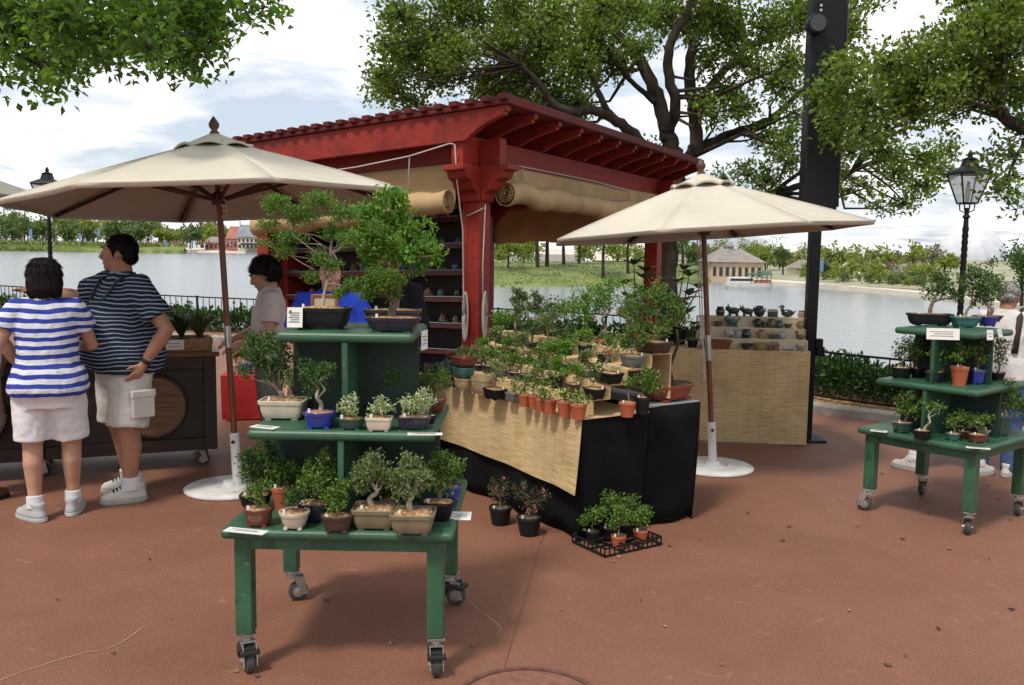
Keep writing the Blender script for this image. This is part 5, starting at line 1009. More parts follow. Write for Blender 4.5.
# ------------------------------------------------------------------ mat covered display table
TC = V((.41, 5.1, 0)); TA = math.atan2(.547, .837); TM = Matrix.Translation(TC) @ Matrix.Rotation(TA, 4, 'Z')   # local x: along the end, local y: along the length
def drape(mb, P, z0, z1, amp, seed):
    """cloth hanging from a rectangle, folds growing towards the hem"""
    rg = np.random.default_rng(seed); ph = rg.random(4) * 6; L = 0; pts = []
    for (a, b) in zip(P, P[1:] + P[:1]):
        a, b = V((*a, 0)), V((*b, 0)); n_ = max(6, int((b - a).length / .035)); d = (b - a).normalized(); o = V((d.y, -d.x, 0))
        for i in range(n_): pts.append((a.lerp(b, i / n_), o, L + (b - a).length * i / n_, min(i, n_ - i) / n_))
        L += (b - a).length
    g = []
    for k in range(9):
        f = k / 8; row = []
        for p, o, s, e in pts + [pts[0]]:
            wv = math.sin(s * 9 + ph[0]) + .6 * math.sin(s * 21 + ph[1]) + .5 * math.sin(s * 4.3 + ph[2]); row.append(p + o * (amp * f ** .7 * (wv * min(1, e * 8) - .6 * f) - .03 * f * f) + V((0, 0, z0 + (z1 - z0) * f)))
        g.append(row)
    mb.sheet(g)
def display_table():
    t = thing('display_table', 'long display table under black cloth with reed matting over its front', 'table', tuple(TC), TA)
    mb = MB(TM); mb.box((.25, .915, .711), (.5, 1.83, .03)); mb.build('tabletop', M_DWOOD, t)
    mb = MB(TM); drape(mb, [(0, 0), (.5, 0), (.5, 1.83), (0, 1.83)], .728, .012, .015, 1); mb.sheet([[V((0, 0, .729)), V((.5, 0, .729))], [V((0, 1.83, .729)), V((.5, 1.83, .729))]]); mb.build('black_cloth', M_CLOTH, t, smooth=True, solid=.003)
    mb = MB(TM); g = []
    for j in range(8):
        f = j / 7; row = []
        for i in range(31):
            u = i / 30; y = -.012 + u * 1.85; hem = .305 + .02 * u + .003 * math.sin(u * 19); row.append(V((-.012 - .012 * f - .016 * f * math.sin(u * 5 + 2) * f - .03 * max(0, .12 - u) / .12 * f, y - .02 * f * max(0, .1 - u) / .1, .741 - (.741 - hem) * f)))
        g.append(row)
    mb.sheet([[V((.5, -.012 + 1.85 * i / 30, .7385)) for i in range(31)], [V((.02, -.012 + 1.85 * i / 30, .7385)) for i in range(31)], [V((-.004, -.012 + 1.85 * i / 30, .7385)) for i in range(31)]] + g)
    mb.build('reed_mat', M_MAT, t, solid=.004)
    for x in (.05, .45):
        for y in (.06, 1.77): mb = MB(TM); mb.box((x, y, .348), (.045, .045, .695)); mb.build('leg', M_DWOOD, t)
display_table()
def side_table():
    t = thing('side_table', 'black clothed table end standing behind the reed matted table', 'table', tuple(TM @ V((.72, 0, 0))), TA)
    P = [(.512, .02), (.95, .015), (.95, 1.6), (.512, 1.6)]; mb = MB(TM); drape(mb, P, .762, .012, .017, 4); mb.build('black_cloth', M_CLOTH, t, smooth=True, solid=.003)
    mb = MB(TM); mb.box((.731, .81, .761), (.44, 1.585, .012)); mb.build('tabletop', mat('grey table cover', (.24, .24, .25), .8, .15, 9), t, bevel=.004)
    for x in (.62, .82):
        for y in (.12, 1.5): mb = MB(TM); mb.box((x, y, .37), (.04, .04, .73)); mb.build('leg', M_DWOOD, t)
side_table()
STEP = [(.095, .225, .835), (.225, .355, .915), (.355, .54, 1.00), (.54, .70, 1.08)]
def riser():
    t = thing('stepped_riser', 'four step reed covered riser standing on the display table', 'riser', tuple(TM @ V((.3, 0, .74))), TA)
    prof = [(.095, .743), (.095, .835), (.225, .835), (.225, .915), (.355, .915), (.355, 1.0), (.54, 1.0), (.54, 1.08), (.70, 1.08), (.70, .80)]
    for i in range(len(prof) - 1):
        (x0, z0), (x1, z1) = prof[i], prof[i + 1]; g = []
        for k in range(45):
            y = .03 + 1.72 * k / 44; wv = .003 * math.sin(y * 17 + i) + .002 * math.sin(y * 41 + 2 * i); g.append([V((x0 + wv * (z0 != z1), y, z0 + wv * .6)), V((x1 + wv * (z0 != z1), y, z1 + wv * .6))])
        mb = MB(TM); mb.sheet(g); mb.build('tread' if z0 == z1 else 'riser_board', M_MAT, t, solid=.012)
    for x, z in ((.11, .79), (.24, .83), (.37, .87), (.56, .91), (.69, .91)):
        for y in (.6, 1.2, 1.74): mb = MB(TM); mb.box((x, y, (.745 + z) / 2), (.02, .02, z - .745)); mb.build('support', M_DWOOD, t)
riser()
GT = 'plants on the display table'
bt = lambda *a, **k: bonsai(*a, group=GT, rz=k.pop('rz', TA + PI / 2), **k)
ZA = .741
bt('seedling in the terracotta pot nearest the front corner of the matted table', 579, 420.5, ZA, 17, 16, 'terra', 'round', [(580, 396, 5), (574, 400, 4), (586, 399, 4)], L_BUSH, 90, .022, dr=1, cat='plant')
bt('seedling with red bud in terracotta pot, second from the mat corner', 565, 417.5, ZA, 16, 16, 'terra', 'round', [(566, 393, 6), (560, 396, 4), (571, 398, 4)], L_BUSH, 110, .022, dr=1, cat='plant', flowers=(L_REDF, 2, .012))
bt('seedling in terracotta pot third from the mat corner', 550, 414.8, ZA, 15, 15, 'terra', 'round', [(548, 390, 6), (551, 381, 5), (545, 396, 3)], L_BUSH, 100, .022, dr=1, cat='plant')
bt('seedling in small terracotta pot, fourth from the mat corner', 541, 412, ZA, 11, 13, 'terra', 'round', [(541, 390, 4), (541, 382, 4)], L_BUSH, 70, .022, dr=1, cat='plant')
bt('seedling in terracotta pot, fifth from the mat corner', 534, 409.5, ZA, 12, 14, 'terra', 'round', [(535, 385, 5), (533, 375, 4), (537, 369, 4)], L_BUSH, 100, .022, dr=1, cat='plant')
bt('leafy seedling in the last terracotta pot beside the grey dish', 525, 407.5, ZA, 13, 13, 'terra', 'round', [(526, 385, 5), (522, 390, 4), (528, 378, 4)], L_BUSH, 100, .022, dr=1, cat='plant')
bt('tiny seedling in grey rectangular dish left of the terracotta pots', 513, 403, ZA, 16, 10, 'grey', 'rect', [(514, 386, 4), (517, 379, 3)], L_GREY, 60, .02, dr=.7)
bt('grey green bonsai in black rectangular pot before the empty pots', 495, 400.5, ZA, 24, 11, 'black', 'rect', [(496, 366, 9), (503, 360, 7), (492, 372, 7), (499, 377, 6)], L_GREY, 520, .016, dr=.7, thick=.06)
bt('seedling in terracotta pot under the open end of the stepped riser', 628, 418, ZA, 17, 15, 'terra', 'round', [(631, 386, 4), (629, 380, 3)], L_BUSH, 50, .02, dr=1, cat='plant', rz=0)
bt('leafy shrub in black nursery pot under the riser end', 643, 415.5, ZA, 16, 18, 'nursery', 'round', [(647, 386, 9), (640, 382, 7), (653, 378, 7), (648, 373, 6), (655, 388, 6)], L_BUSH, 420, .022, dr=1, cat='plant', rz=0)
# right end of the steps, as in the photograph
STZ = [s[2] + .007 for s in STEP]
bt('white trunked bonsai with red flowers in black dish on second step', 609, 384, STZ[1], 31, 11, 'black', 'rect', [(606, 352, 8), (596, 340, 6), (615, 345, 6), (603, 336, 5), (618, 335, 5)], L_GREY, 130, .017, dr=.6, bark=M_BARK_P, thick=.06, flowers=(L_REDF, 5, .016))
bt('bushy round bonsai in grey oval pot, right end of third step', 633, 368, STZ[2], 28, 12, 'grey', 'oval', [(632, 338, 12), (622, 344, 9), (642, 340, 10), (630, 328, 9), (640, 330, 8)], L_BUSH, 820, .017, dr=.75, flowers=(L_REDF, 2, .02))
bt('thin leaning plant in black dish, right end of the first step', 595, 400, STZ[0], 24, 11, 'black', 'soft', [(597, 375, 5), (592, 368, 5), (599, 365, 4), (593, 380, 4)], L_DARK, 150, .022, dr=.7)
bt('largest old bonsai with thick twisted trunk, right of top step', 655, 354, STZ[3], 39, 12, 'dbrown', 'soft', [(652, 305, 16), (640, 295, 13), (668, 300, 14), (658, 288, 12), (678, 308, 10), (636, 312, 12), (645, 325, 11), (668, 320, 12), (630, 300, 9), (682, 320, 8), (660, 330, 9)], L_BUSH, 2300, .02, dr=.75, bark=M_BARK_B, thick=.10, trunk_to=(656, 322))
WORDS = ['first', 'second', 'third', 'fourth', 'fifth', 'sixth', 'seventh', 'eighth', 'ninth', 'tenth']
STEPW = ['lowest', 'second', 'third', 'top']
rg = np.random.default_rng(21)
for si, (n_, t0, hs) in enumerate(((9, .30, (.08, .15)), (8, .36, (.09, .17)), (7, .36, (.11, .22)), (7, .38, (.2, .36)))):
    s0, s1, z = STEP[si]
    for k in range(n_):
        y = t0 + (1.60 - t0) * k / (n_ - 1) + rg.normal() * .012; p = TM @ V(((s0 + s1) / 2 - .004, y, STZ[si])); hgt = rg.uniform(*hs); sty = int(rg.integers(0, 5)); pw = min(rg.uniform(.10, .155), .8 * (1.66 - t0) / (n_ - 1)); ph = rg.uniform(.04, .06)
        lm, lw = ((L_BUSH, 'mid green'), (L_DARK, 'dark green'), (L_GREY, 'grey green'), (L_BRIGHT, 'bright green'), (L_FERN, 'feathery'))[int(rg.integers(0, 5))]
        pot, pwd = (('black', 'black'), ('navy', 'navy'), ('black', 'black'), ('dbrown', 'dark brown'), ('grey', 'grey'), ('nursery', 'black plastic'))[int(rg.integers(0, 6))]; shape = 'round' if pot == 'nursery' else ('rect', 'oval', 'soft')[int(rg.integers(0, 3))]
        if pot == 'nursery': ph = .085; pw = .09
        H_ = hgt + ph; r = hgt * .33
        if sty == 0: bl = [(0, H_ - r, r), (-r * .7, H_ - r * 1.5, r * .7), (r * .7, H_ - r * 1.3, r * .75), (0, H_ - r * 2, r * .6)]
        elif sty == 1: bl = [(rg.normal() * .02, H_ - .03, .03), (.03, H_ * .8, .03), (-.035, H_ * .72, .03), (.02, H_ * .55, .025)]
        elif sty == 2: bl = [(r * .3, H_ - r * .9, r * .8), (-r, H_ - r * 1.3, r * .6), (r * 1.2, H_ - r * 1.5, r * .6)]
        elif sty == 3: bl = [(0, H_ * .75, r * 1.05), (-r * .5, H_ * .9, r * .7), (r * .5, H_, r * .6)]
        else: bl = [(0, H_, .02), (.025, H_ * .85, .025), (-.025, H_ * .7, .03), (.02, H_ * .6, .03)]
        bonsai('%s %s bonsai in %s pot, %s from right on the %s step' % (('round crowned', 'slender', 'spreading', 'bushy', 'upright')[sty], lw, pwd, WORDS[k + 1], STEPW[si]), 0, 0, STZ[si], pw, ph, pot, shape, [(x, -yy, rr) for x, yy, rr in bl], lm, int(320 + 21000 * r * hgt), rg.uniform(.014, .021), dr=.62 if shape != 'round' else 1, rz=TA + PI / 2, pos=tuple(p), sc=1.0, group=GT, thick=.05, flowers=(L_PINK if rg.random() < .5 else L_REDF, 3, .014) if rg.random() < .15 else None)
# empty glazed pots stacked at the near left of the table
def empty_pot(label, px, py, z, w, h, pot, shape, dr=.75, up=0.):
    c = gnd(px, py, z); s = c.y / F; W, H = w * s, h * s; D = W * dr; c = c + V((0, D / 2, up)); t = thing('empty_pot', label, 'pot', tuple(c), 0, 'empty glazed pots on the display table'); ex = dict(rect=8, oval=2.2, soft=3.5)[shape]; mb = MB(); rz = TA + PI / 2
    R = lambda k, q: (c.x, c.y, c.z + H * k, W / 2 * q, D / 2 * q, ex, rz)
    mb.rings([R(.08, .78), R(.12, .84), (R(.5, .97)), R(.82, 1.0), R(.84, 1.04), R(1, 1.04), R(1, .95), R(.5, .86), R(.25, .72)], 32); mb.build('pot_body', POT[pot], t, smooth='auto')
    for sx in (-1, 1):
        for sy in (-1, 1): mb = MB(); q = Matrix.Rotation(rz, 3, 'Z') @ V((sx * W * .28, sy * D * .28, 0)); mb.box(c + q + V((0, 0, H * .06)), (W * .12, D * .14, H * .12), rz); mb.build('foot', POT[pot], t)
    return c, H
def stack(px, py, specs):
    up = 0
    for lab, w, h, pot, sh in specs:
        c, H = empty_pot(lab, px, py, ZA, w, h, pot, sh, up=up); up += H * 1.0 + .001
stack(463, 391.5, [('tan oval glazed pot at the bottom of a stack of three', 22, 13, 'tan', 'oval'), ('pale teal glazed pot in the middle of a stack of three', 24, 11, 'teal', 'soft'), ('red brown rectangular pot topping a stack of three', 25, 10, 'brown', 'rect')])
stack(482, 395.5, [('large tan oval empty pot beside the black rectangular bonsai pot', 27, 17, 'tan', 'oval')])
stack(449, 388, [('dark brown empty pot under a green one at left of the table', 15, 14, 'dbrown', 'soft'), ('dark green empty pot on top of a dark brown one', 15, 13, 'green', 'soft')])
stack(484, 374, [('teal oval empty pot below another behind the tan oval pot', 23, 8, 'teal', 'oval'), ('dark green shallow pot resting on a teal oval pot', 22, 9, 'green', 'oval'), ('muted green oval pot topping the rear stack', 20, 8, 'teal', 'oval')])
stack(464, 371, [('olive empty pot behind the stack of three', 18, 9, 'olive', 'rect'), ('tan rectangular pot on the olive pot at the rear', 16, 8, 'tan', 'rect')])
stack(452, 366, [('brown empty pot at the far left rear under a dark one', 16, 7, 'dbrown', 'soft'), ('red brown shallow pot at the far left rear', 16, 7, 'brown', 'soft')])
stack(436, 372, [('wide flat dark tray pot at the left end of the table', 26, 7, 'navy', 'rect')])
# oval red planter with broad leaved plant on the side table
def blade_plant(t, c, n, L, W, mt, rng, up=.9, spread=.6, k=5, droop=.6):
    """arching strap or broad leaves from a base"""
    mb = MB()
    for i in range(n):
        a = rng.random() * 2 * PI; l_ = L * rng.uniform(.6, 1.1); w_ = W * rng.uniform(.8, 1.15); d = V((math.cos(a), math.sin(a), 0)); sd_ = V((-d.y, d.x, 0)); p = V(c) + d * .01; el = PI / 2 * up * rng.uniform(.75, 1.05); g = []
        for j in range(k + 1):
            f = j / k; wd = w_ * (.25 + .75 * math.sin(PI * min(1, f * .9 + .08))) * (1 - f ** 4 * .9); nn_ = V((0, 0, 1)); g.append([p - sd_ * wd / 2 + nn_ * wd * .12, p, p + sd_ * wd / 2 + nn_ * wd * .12]); e_ = el - droop * f * f * 2.2; p = p + (d * math.cos(e_) + V((0, 0, math.sin(e_)))) * (l_ / k)
        mb.sheet(g)
    return mb.build('leaves', mt, t, smooth=True, recalc=False)
L_BLADE = mat('glossy broad leaf', (.025, .07, .022), .35, .5, 14, c2=(.05, .13, .035))
c = TM @ V((.80, .16, .769)); t = thing('potted_plant', 'large leaved plant in red oval planter on the black side table', 'plant', tuple(c), 0, None)
pot_mesh(t, c, .40, .26, .10, 'oval', mat('red clay planter', (.22, .05, .028), .5, .3, 12), TA + R_(10), M_SOIL_D); rgp = np.random.default_rng(4)
mb = MB(); tops = []
for k in range(4):
    tp = c + V((rgp.normal() * .05 + .02, rgp.normal() * .06, .33 + .09 * k)); mb.tube([c + V((rgp.normal() * .02, 0, .09)), c.lerp(tp, .5) + V((rgp.normal() * .02, 0, .05)), tp], [.014, .010, .006], 7); tops.append(tp)
mb.build('stem', M_BARK_D, t, smooth=True)
for tp in tops: blade_plant(t, tp, 7, .20, .085, L_BLADE, rgp, .35, droop=.5)
_a, _b = gnd(688, 440.5), gnd(806, 446); CM0 = Matrix.Translation(_b) @ Matrix.Rotation(math.atan2((_b - _a).y, (_b - _a).x), 4, 'Z')
# tall dark plants behind the table
for k, (px, py, Y, hgt, lab) in enumerate(((-1.52, .3, 0, .60, 'tall dark broad leaved plant on the ceramics table, left of two'), (-1.16, .36, 0, .56, 'dark broad leaved plant left of the umbrella pole, before the water'), (-1.02, .10, 0, .18, 'small strap leaved plant at left end of the ceramics table'))):
    c = CM0 @ V((px, py, .846))
    t = thing('potted_plant', lab, 'plant', tuple(c), 0, None); pot_mesh(t, c, (.22, .22, .10)[k], (.22, .22, .10)[k], (.16, .16, .08)[k], 'round', POT['nursery'], 0, M_SOIL_D); rgp = np.random.default_rng(40 + k)
    mb = MB(); tops = []
    for j in range(9 if k < 2 else 3): tp = c + V((rgp.normal() * (.11 if k < 2 else .03), rgp.normal() * .08, .14 + hgt * (.15 + .105 * j))); mb.tube([c + V((0, 0, .13)), c.lerp(tp, .55) + V((rgp.normal() * .02, 0, .04)), tp], [.010, .008, .004], 6); tops.append(tp)
    mb.build('stem', M_BARK_D, t)
    for tp in tops: blade_plant(t, tp, 9, .17 if k < 2 else .10, .06 if k < 2 else .03, L_BLADE, rgp, .4, droop=.45)

# ------------------------------------------------------------------ ceramics table
CA, CB = gnd(688, 440.5), gnd(806, 446); CD = (CB - CA).normalized(); CAng = math.atan2(CD.y, CD.x); CM = Matrix.Translation(CB) @ Matrix.Rotation(CAng, 4, 'Z')   # origin: front right foot; x runs right
CLn = 1.75; CZ = .84
def ceramics_table():
    t = thing('ceramics_table', 'table skirted with reed matting to the ground, small ceramics on top', 'table', tuple(CB), CAng)
    mb = MB(CM); g = []
    for j in range(6):
        f = j / 5; g.append([V((-CLn + CLn * i / 30, -.012 - .008 * math.sin(i * .7 + 2) * f, CZ - .002 - (CZ - .012) * f)) for i in range(31)])
    mb.sheet([[V((-CLn + CLn * i / 30, .68, CZ)) for i in range(31)], [V((-CLn + CLn * i / 30, .01, CZ)) for i in range(31)]] + g); mb.build('reed_skirt', M_MAT, t, solid=.005)
    mb = MB(CM); mb.box((-CLn / 2, .34, CZ - .02), (CLn - .02, .66, .03)); mb.build('tabletop', M_DWOOD, t)
    mb = MB(CM); mb.sheet([[V((.008, .0 + .67 * i / 10, z)) for i in range(11)] for z in (CZ - .004, .02)]); mb.build('black_cloth', M_CLOTH, t, solid=.006)
    for x in (-CLn + .06, -.06):
        for y in (.07, .60): mb = MB(CM); mb.box((x, y, CZ / 2 - .02), (.045, .045, CZ - .05)); mb.build('leg', M_DWOOD, t)
ceramics_table()
M_CREAMB = mat('cream shelf board', (.62, .52, .36), .7, .12, 5)
def mini_steps():
    t = thing('stepped_shelf', 'cream stepped shelf holding rows of small ceramics', 'shelf', tuple(CM @ V((-.5, .3, CZ))), CAng)
    for k in range(3):
        y = .13 + .11 * k; z = CZ + .092 * (k + 1); mb = MB(CM); mb.box((-.49, y + .058, z - .006), (.94, .12, .012)); mb.build('step', M_CREAMB, t); mb = MB(CM); mb.box((-.49, y + .006, z - .052), (.93, .01, .079)); mb.build('step_front', M_CREAMB, t)
    for x in (-.97, -.012): mb = MB(CM); mb.prism([(.13, CZ + .004), (.47, CZ + .004), (.47, CZ + .27), (.36, CZ + .27), (.36, CZ + .178), (.25, CZ + .178), (.25, CZ + .086), (.13, CZ + .086)], CM @ V((x, 0, 0)) * 0 + V((x, 0, 0)), (0, 1, 0), (0, 0, 1), (1, 0, 0), .014); mb.build('side_board', M_CREAMB, t)
mini_steps()
MC = dict(dk=mat('dark green glaze', (.022, .034, .026), .25, .4, 18, coat=.4), br=mat('brown glaze', (.14, .075, .035), .3, .35, 18, coat=.3), tn=mat('tan stoneware', (.34, .23, .12), .5, .25, 18), wh=mat('white glaze', (.58, .58, .55), .3, .2, 16, c2=(.22, .28, .36)), gy=mat('grey stoneware', (.23, .23, .22), .5, .3, 16), te=mat('teal stoneware', (.05, .12, .11), .35, .35, 16))
def figurine(label, kind, px, row, w, m):
    z = CZ + (.092 * row) + (.003 if row == 0 else .001); yl = .06 if row == 0 else .13 + .11 * (row - 1) + .055
    x = -1.5
    # find the spot along the row that lies under the pixel
    for i in range(300):
        xx = -1.3 + i * .0046; p = CM @ V((xx, yl, z)); d = p - CAM; u = d.dot(_r) / d.dot(_f) * F + 512
        if u >= px: x = xx; break
    p = CM @ V((x, yl, z)); W = w * p.y / F; m = MC[m]; nm = {'pot': 'ceramic_pot', 'jar': 'ceramic_jar', 'bird': 'ceramic_bird', 'beast': 'ceramic_animal', 'house': 'ceramic_house', 'bowl': 'ceramic_bowl', 'shell': 'ceramic_shell'}[kind]; t = thing(nm, label, {'pot': 'pot', 'jar': 'jar', 'bowl': 'bowl'}.get(kind, 'figurine'), tuple(p), CAng, 'small ceramics on the stepped shelf'); M = MW[t.name]; mb = MB(M); r = W / 2
    if kind == 'pot': mb.lathe((0, 0, 0), [(r * .5, 0), (r * .9, r * .45), (r, r * .95), (r * .85, r * 1.5), (r * .62, r * 1.75), (r * .75, r * 1.95), (r * .62, r * 1.95), (r * .5, r * 1.7), (r * .6, r * .9)], 22); mb.build('body', m, t, smooth='auto'); [MB(M).tube([(s * r * .8, 0, r * 1.45), (s * r * 1.12, 0, r * 1.5), (s * r * 1.08, 0, r * 1.0), (s * r * .92, 0, r * .9)], r * .1, 6).build('handle', m, t, smooth=True) for s in (-1, 1)]
    elif kind == 'jar': mb.lathe((0, 0, 0), [(r * .7, 0), (r * .95, r * .3), (r, r * 1.2), (r * .75, r * 1.6), (r * .72, r * 1.8), (r * .9, r * 2.0), (r * .7, r * 2.0), (r * .6, r * 1.6), (r * .8, r * .5)], 22); mb.build('body', m, t, smooth='auto'); mb = MB(M); mb.lathe((0, 0, 0), [(r * .99, r * .9), (r * 1.03, r * .95), (r * 1.03, r * 1.05), (r * .99, r * 1.1)], 22); mb.build('band', MC['gy'], t, smooth='auto')
    elif kind == 'bowl': mb.lathe((0, 0, 0), [(r * .45, 0), (r * .5, r * .1), (r * .85, r * .5), (r, r), (r * .93, r), (r * .75, r * .5), (r * .3, r * .2)], 24); mb.build('body', m, t, smooth='auto'); mb = MB(M); mb.lathe((0, 0, 0), [(r * .88, r * .80), (r * .5, r * .9), (.001, r * .93)], 18); mb.build('filling', M_SOIL_D, t)
    elif kind == 'bird':
        mb.ell((0, 0, r * .62), (r * .95, r * .55, r * .6)); mb.tube([(-r * .6, 0, r * .8), (-r * .85, 0, r * 1.2), (-r * .8, 0, r * 1.5)], [r * .35, r * .26, r * .28], 10); mb.ell((-r * .82, 0, r * 1.6), (r * .34, r * .28, r * .3)); mb.build('body', m, t, smooth=True); mb = MB(M); mb.tube([(-r * 1.05, 0, r * 1.6), (-r * 1.45, 0, r * 1.52)], [r * .14, r * .05], 8); mb.build('beak', MC['br'], t, smooth=True); mb = MB(M); mb.prism([(.0, .0), (r * .75, r * .25), (r * .35, -r * .28)], (r * .55, 0, r * .8), (1, 0, 0), (0, 0, 1), (0, 1, 0), r * .4); mb.build('tail', m, t)
    elif kind == 'beast':
        mb.ell((0, 0, r * .75), (r * .85, r * .55, r * .52)); mb.ell((-r * .75, -r * .1, r * 1.05), (r * .42, r * .4, r * .4)); mb.build('body', m, t, smooth=True)
        for sx in (-.5, .5):
            for sy in (-.3, .3): mb = MB(M); mb.tube([(sx * r, sy * r, 0), (sx * r, sy * r, r * .6)], [r * .2, r * .17], 8); mb.build('leg', m, t, smooth=True)
        mb = MB(M); mb.tube([(r * .75, 0, r * .9), (r * 1.0, 0, r * 1.25), (r * .92, 0, r * 1.6)], [r * .13, r * .1, r * .05], 6); mb.build('tail', m, t, smooth=True)
        for s in (-1, 1): mb = MB(M); mb.tube([(-r * .75, s * r * .22, r * 1.3), (-r * .78, s * r * .3, r * 1.7)], [r * .14, r * .04], 6); mb.build('ear', m, t, smooth=True)
    elif kind == 'house':
        mb.box((0, 0, r * .5), (r * 1.9, r * 1.2, r)); mb.build('body', m, t, bevel=r * .08); mb = MB(M); mb.add([(-r * 1.1, -r * .75, r), (r * 1.1, -r * .75, r), (r * 1.1, r * .75, r), (-r * 1.1, r * .75, r), (-r * .8, 0, r * 1.55), (r * .8, 0, r * 1.55)], [(0, 1, 5, 4), (1, 2, 5), (2, 3, 4, 5), (3, 0, 4), (0, 3, 2, 1)]); mb.build('roof', MC['br'], t); mb = MB(M); mb.box((0, -r * .61, r * .35), (r * .4, .004, r * .7)); mb.build('door', MC['dk'], t)
    else:
        for k in range(4): mb.ell((-r * .5 + r * .35 * k, 0, r * (.35 + .06 * k)), (r * .42, r * .6, r * (.35 + .06 * k)))
        mb.build('body', m, t, smooth=True); mb = MB(M); mb.ell((r * .75, -r * .2, r * .5), (r * .3, r * .3, r * .45)); mb.build('mouth', MC['tn'], t, smooth=True)
for a in (('dark squat pot at the left end of the top ceramics row', 'jar', 720, 3, 9, 'dk'), ('dark crouching animal figurine on the top ceramics row', 'beast', 733, 3, 14, 'dk'), ('dark animal with raised tail beside the round pot, top row', 'beast', 747, 3, 13, 'dk'), ('round dark pot with handles on the top ceramics row', 'pot', 759, 3, 11, 'dk'), ('dark miniature house on the top ceramics row', 'house', 772, 3, 10, 'dk'), ('dark duck figurine on the top ceramics row', 'bird', 787, 3, 13, 'dk'), ('small tan jar at the right end of the top row', 'jar', 801, 3, 7, 'tn'),
          ('brown bowl at the left end of the third ceramics row', 'bowl', 718, 2, 10, 'br'), ('large dark green animal figurine under the crouching one', 'beast', 732, 2, 14, 'te'), ('dark pot with handles in the middle of the third row', 'pot', 757, 2, 9, 'dk'), ('brown ringed jar on the third ceramics row', 'jar', 771, 2, 9, 'br'), ('dark green jar beside the brown ringed jar', 'jar', 779, 2, 7.5, 'te'), ('brown bowl shaped pot near the right of the third row', 'bowl', 788, 2, 8.5, 'br'), ('tan round pot at the right end of the third row', 'pot', 800, 2, 7.5, 'tn'), ('small dark jar next to the dark handled pot', 'jar', 764, 2, 5, 'dk'),
          ('tan round handled pot on the second ceramics row', 'pot', 761, 1, 9, 'tn'), ('dark miniature house on the second ceramics row', 'house', 772.5, 1, 9, 'dk'), ('white and blue round pot on the second row', 'pot', 782, 1, 8, 'wh'), ('brown bird figurine at the right end of the second row', 'bird', 800, 1, 9, 'br'), ('dark jar at the left of the second ceramics row', 'jar', 746, 1, 9, 'dk'), ('grey white animal at the left of the second row', 'beast', 730, 1, 11, 'wh'), ('pale speckled jar beside the grey white animal', 'jar', 738, 1, 8, 'wh'),
          ('tan bucket shaped bowl on the front ceramics row', 'bowl', 759, 0, 14, 'tn'), ('dark cone shaped pot left of the tan bucket', 'bowl', 746, 0, 12, 'dk'), ('brown miniature house on the front ceramics row', 'house', 773, 0, 11, 'br'), ('white shell figurine on the front ceramics row', 'shell', 788, 0, 10, 'wh'), ('grey animal at the right end of the front row', 'beast', 800, 0, 9, 'gy')): figurine(*a)
p = CM @ V((-.80, .06, CZ + .003)); t = thing('wicker_basket', 'brown wicker basket on the left front of the ceramics table', 'basket', tuple(p), CAng); M = MW[t.name]
mb = MB(M); mb.rings([(0, 0, 0, .105, .05, 6), (0, 0, .06, .122, .062, 6), (0, 0, .066, .13, .068, 6), (0, 0, .072, .122, .06, 6), (0, 0, .02, .1, .045, 6)], 32); mb.build('basket_body', mat('brown wicker', (.20, .075, .03), .7, .45, 60, .8, 160), t)
mb = MB(M); mb.tube([(.126 * math.cos(2 * PI * k / 32), .066 * math.sin(2 * PI * k / 32), .07 + .003 * (k % 2)) for k in range(33)], .008, 6); mb.build('rim', MATS['brown wicker'], t)

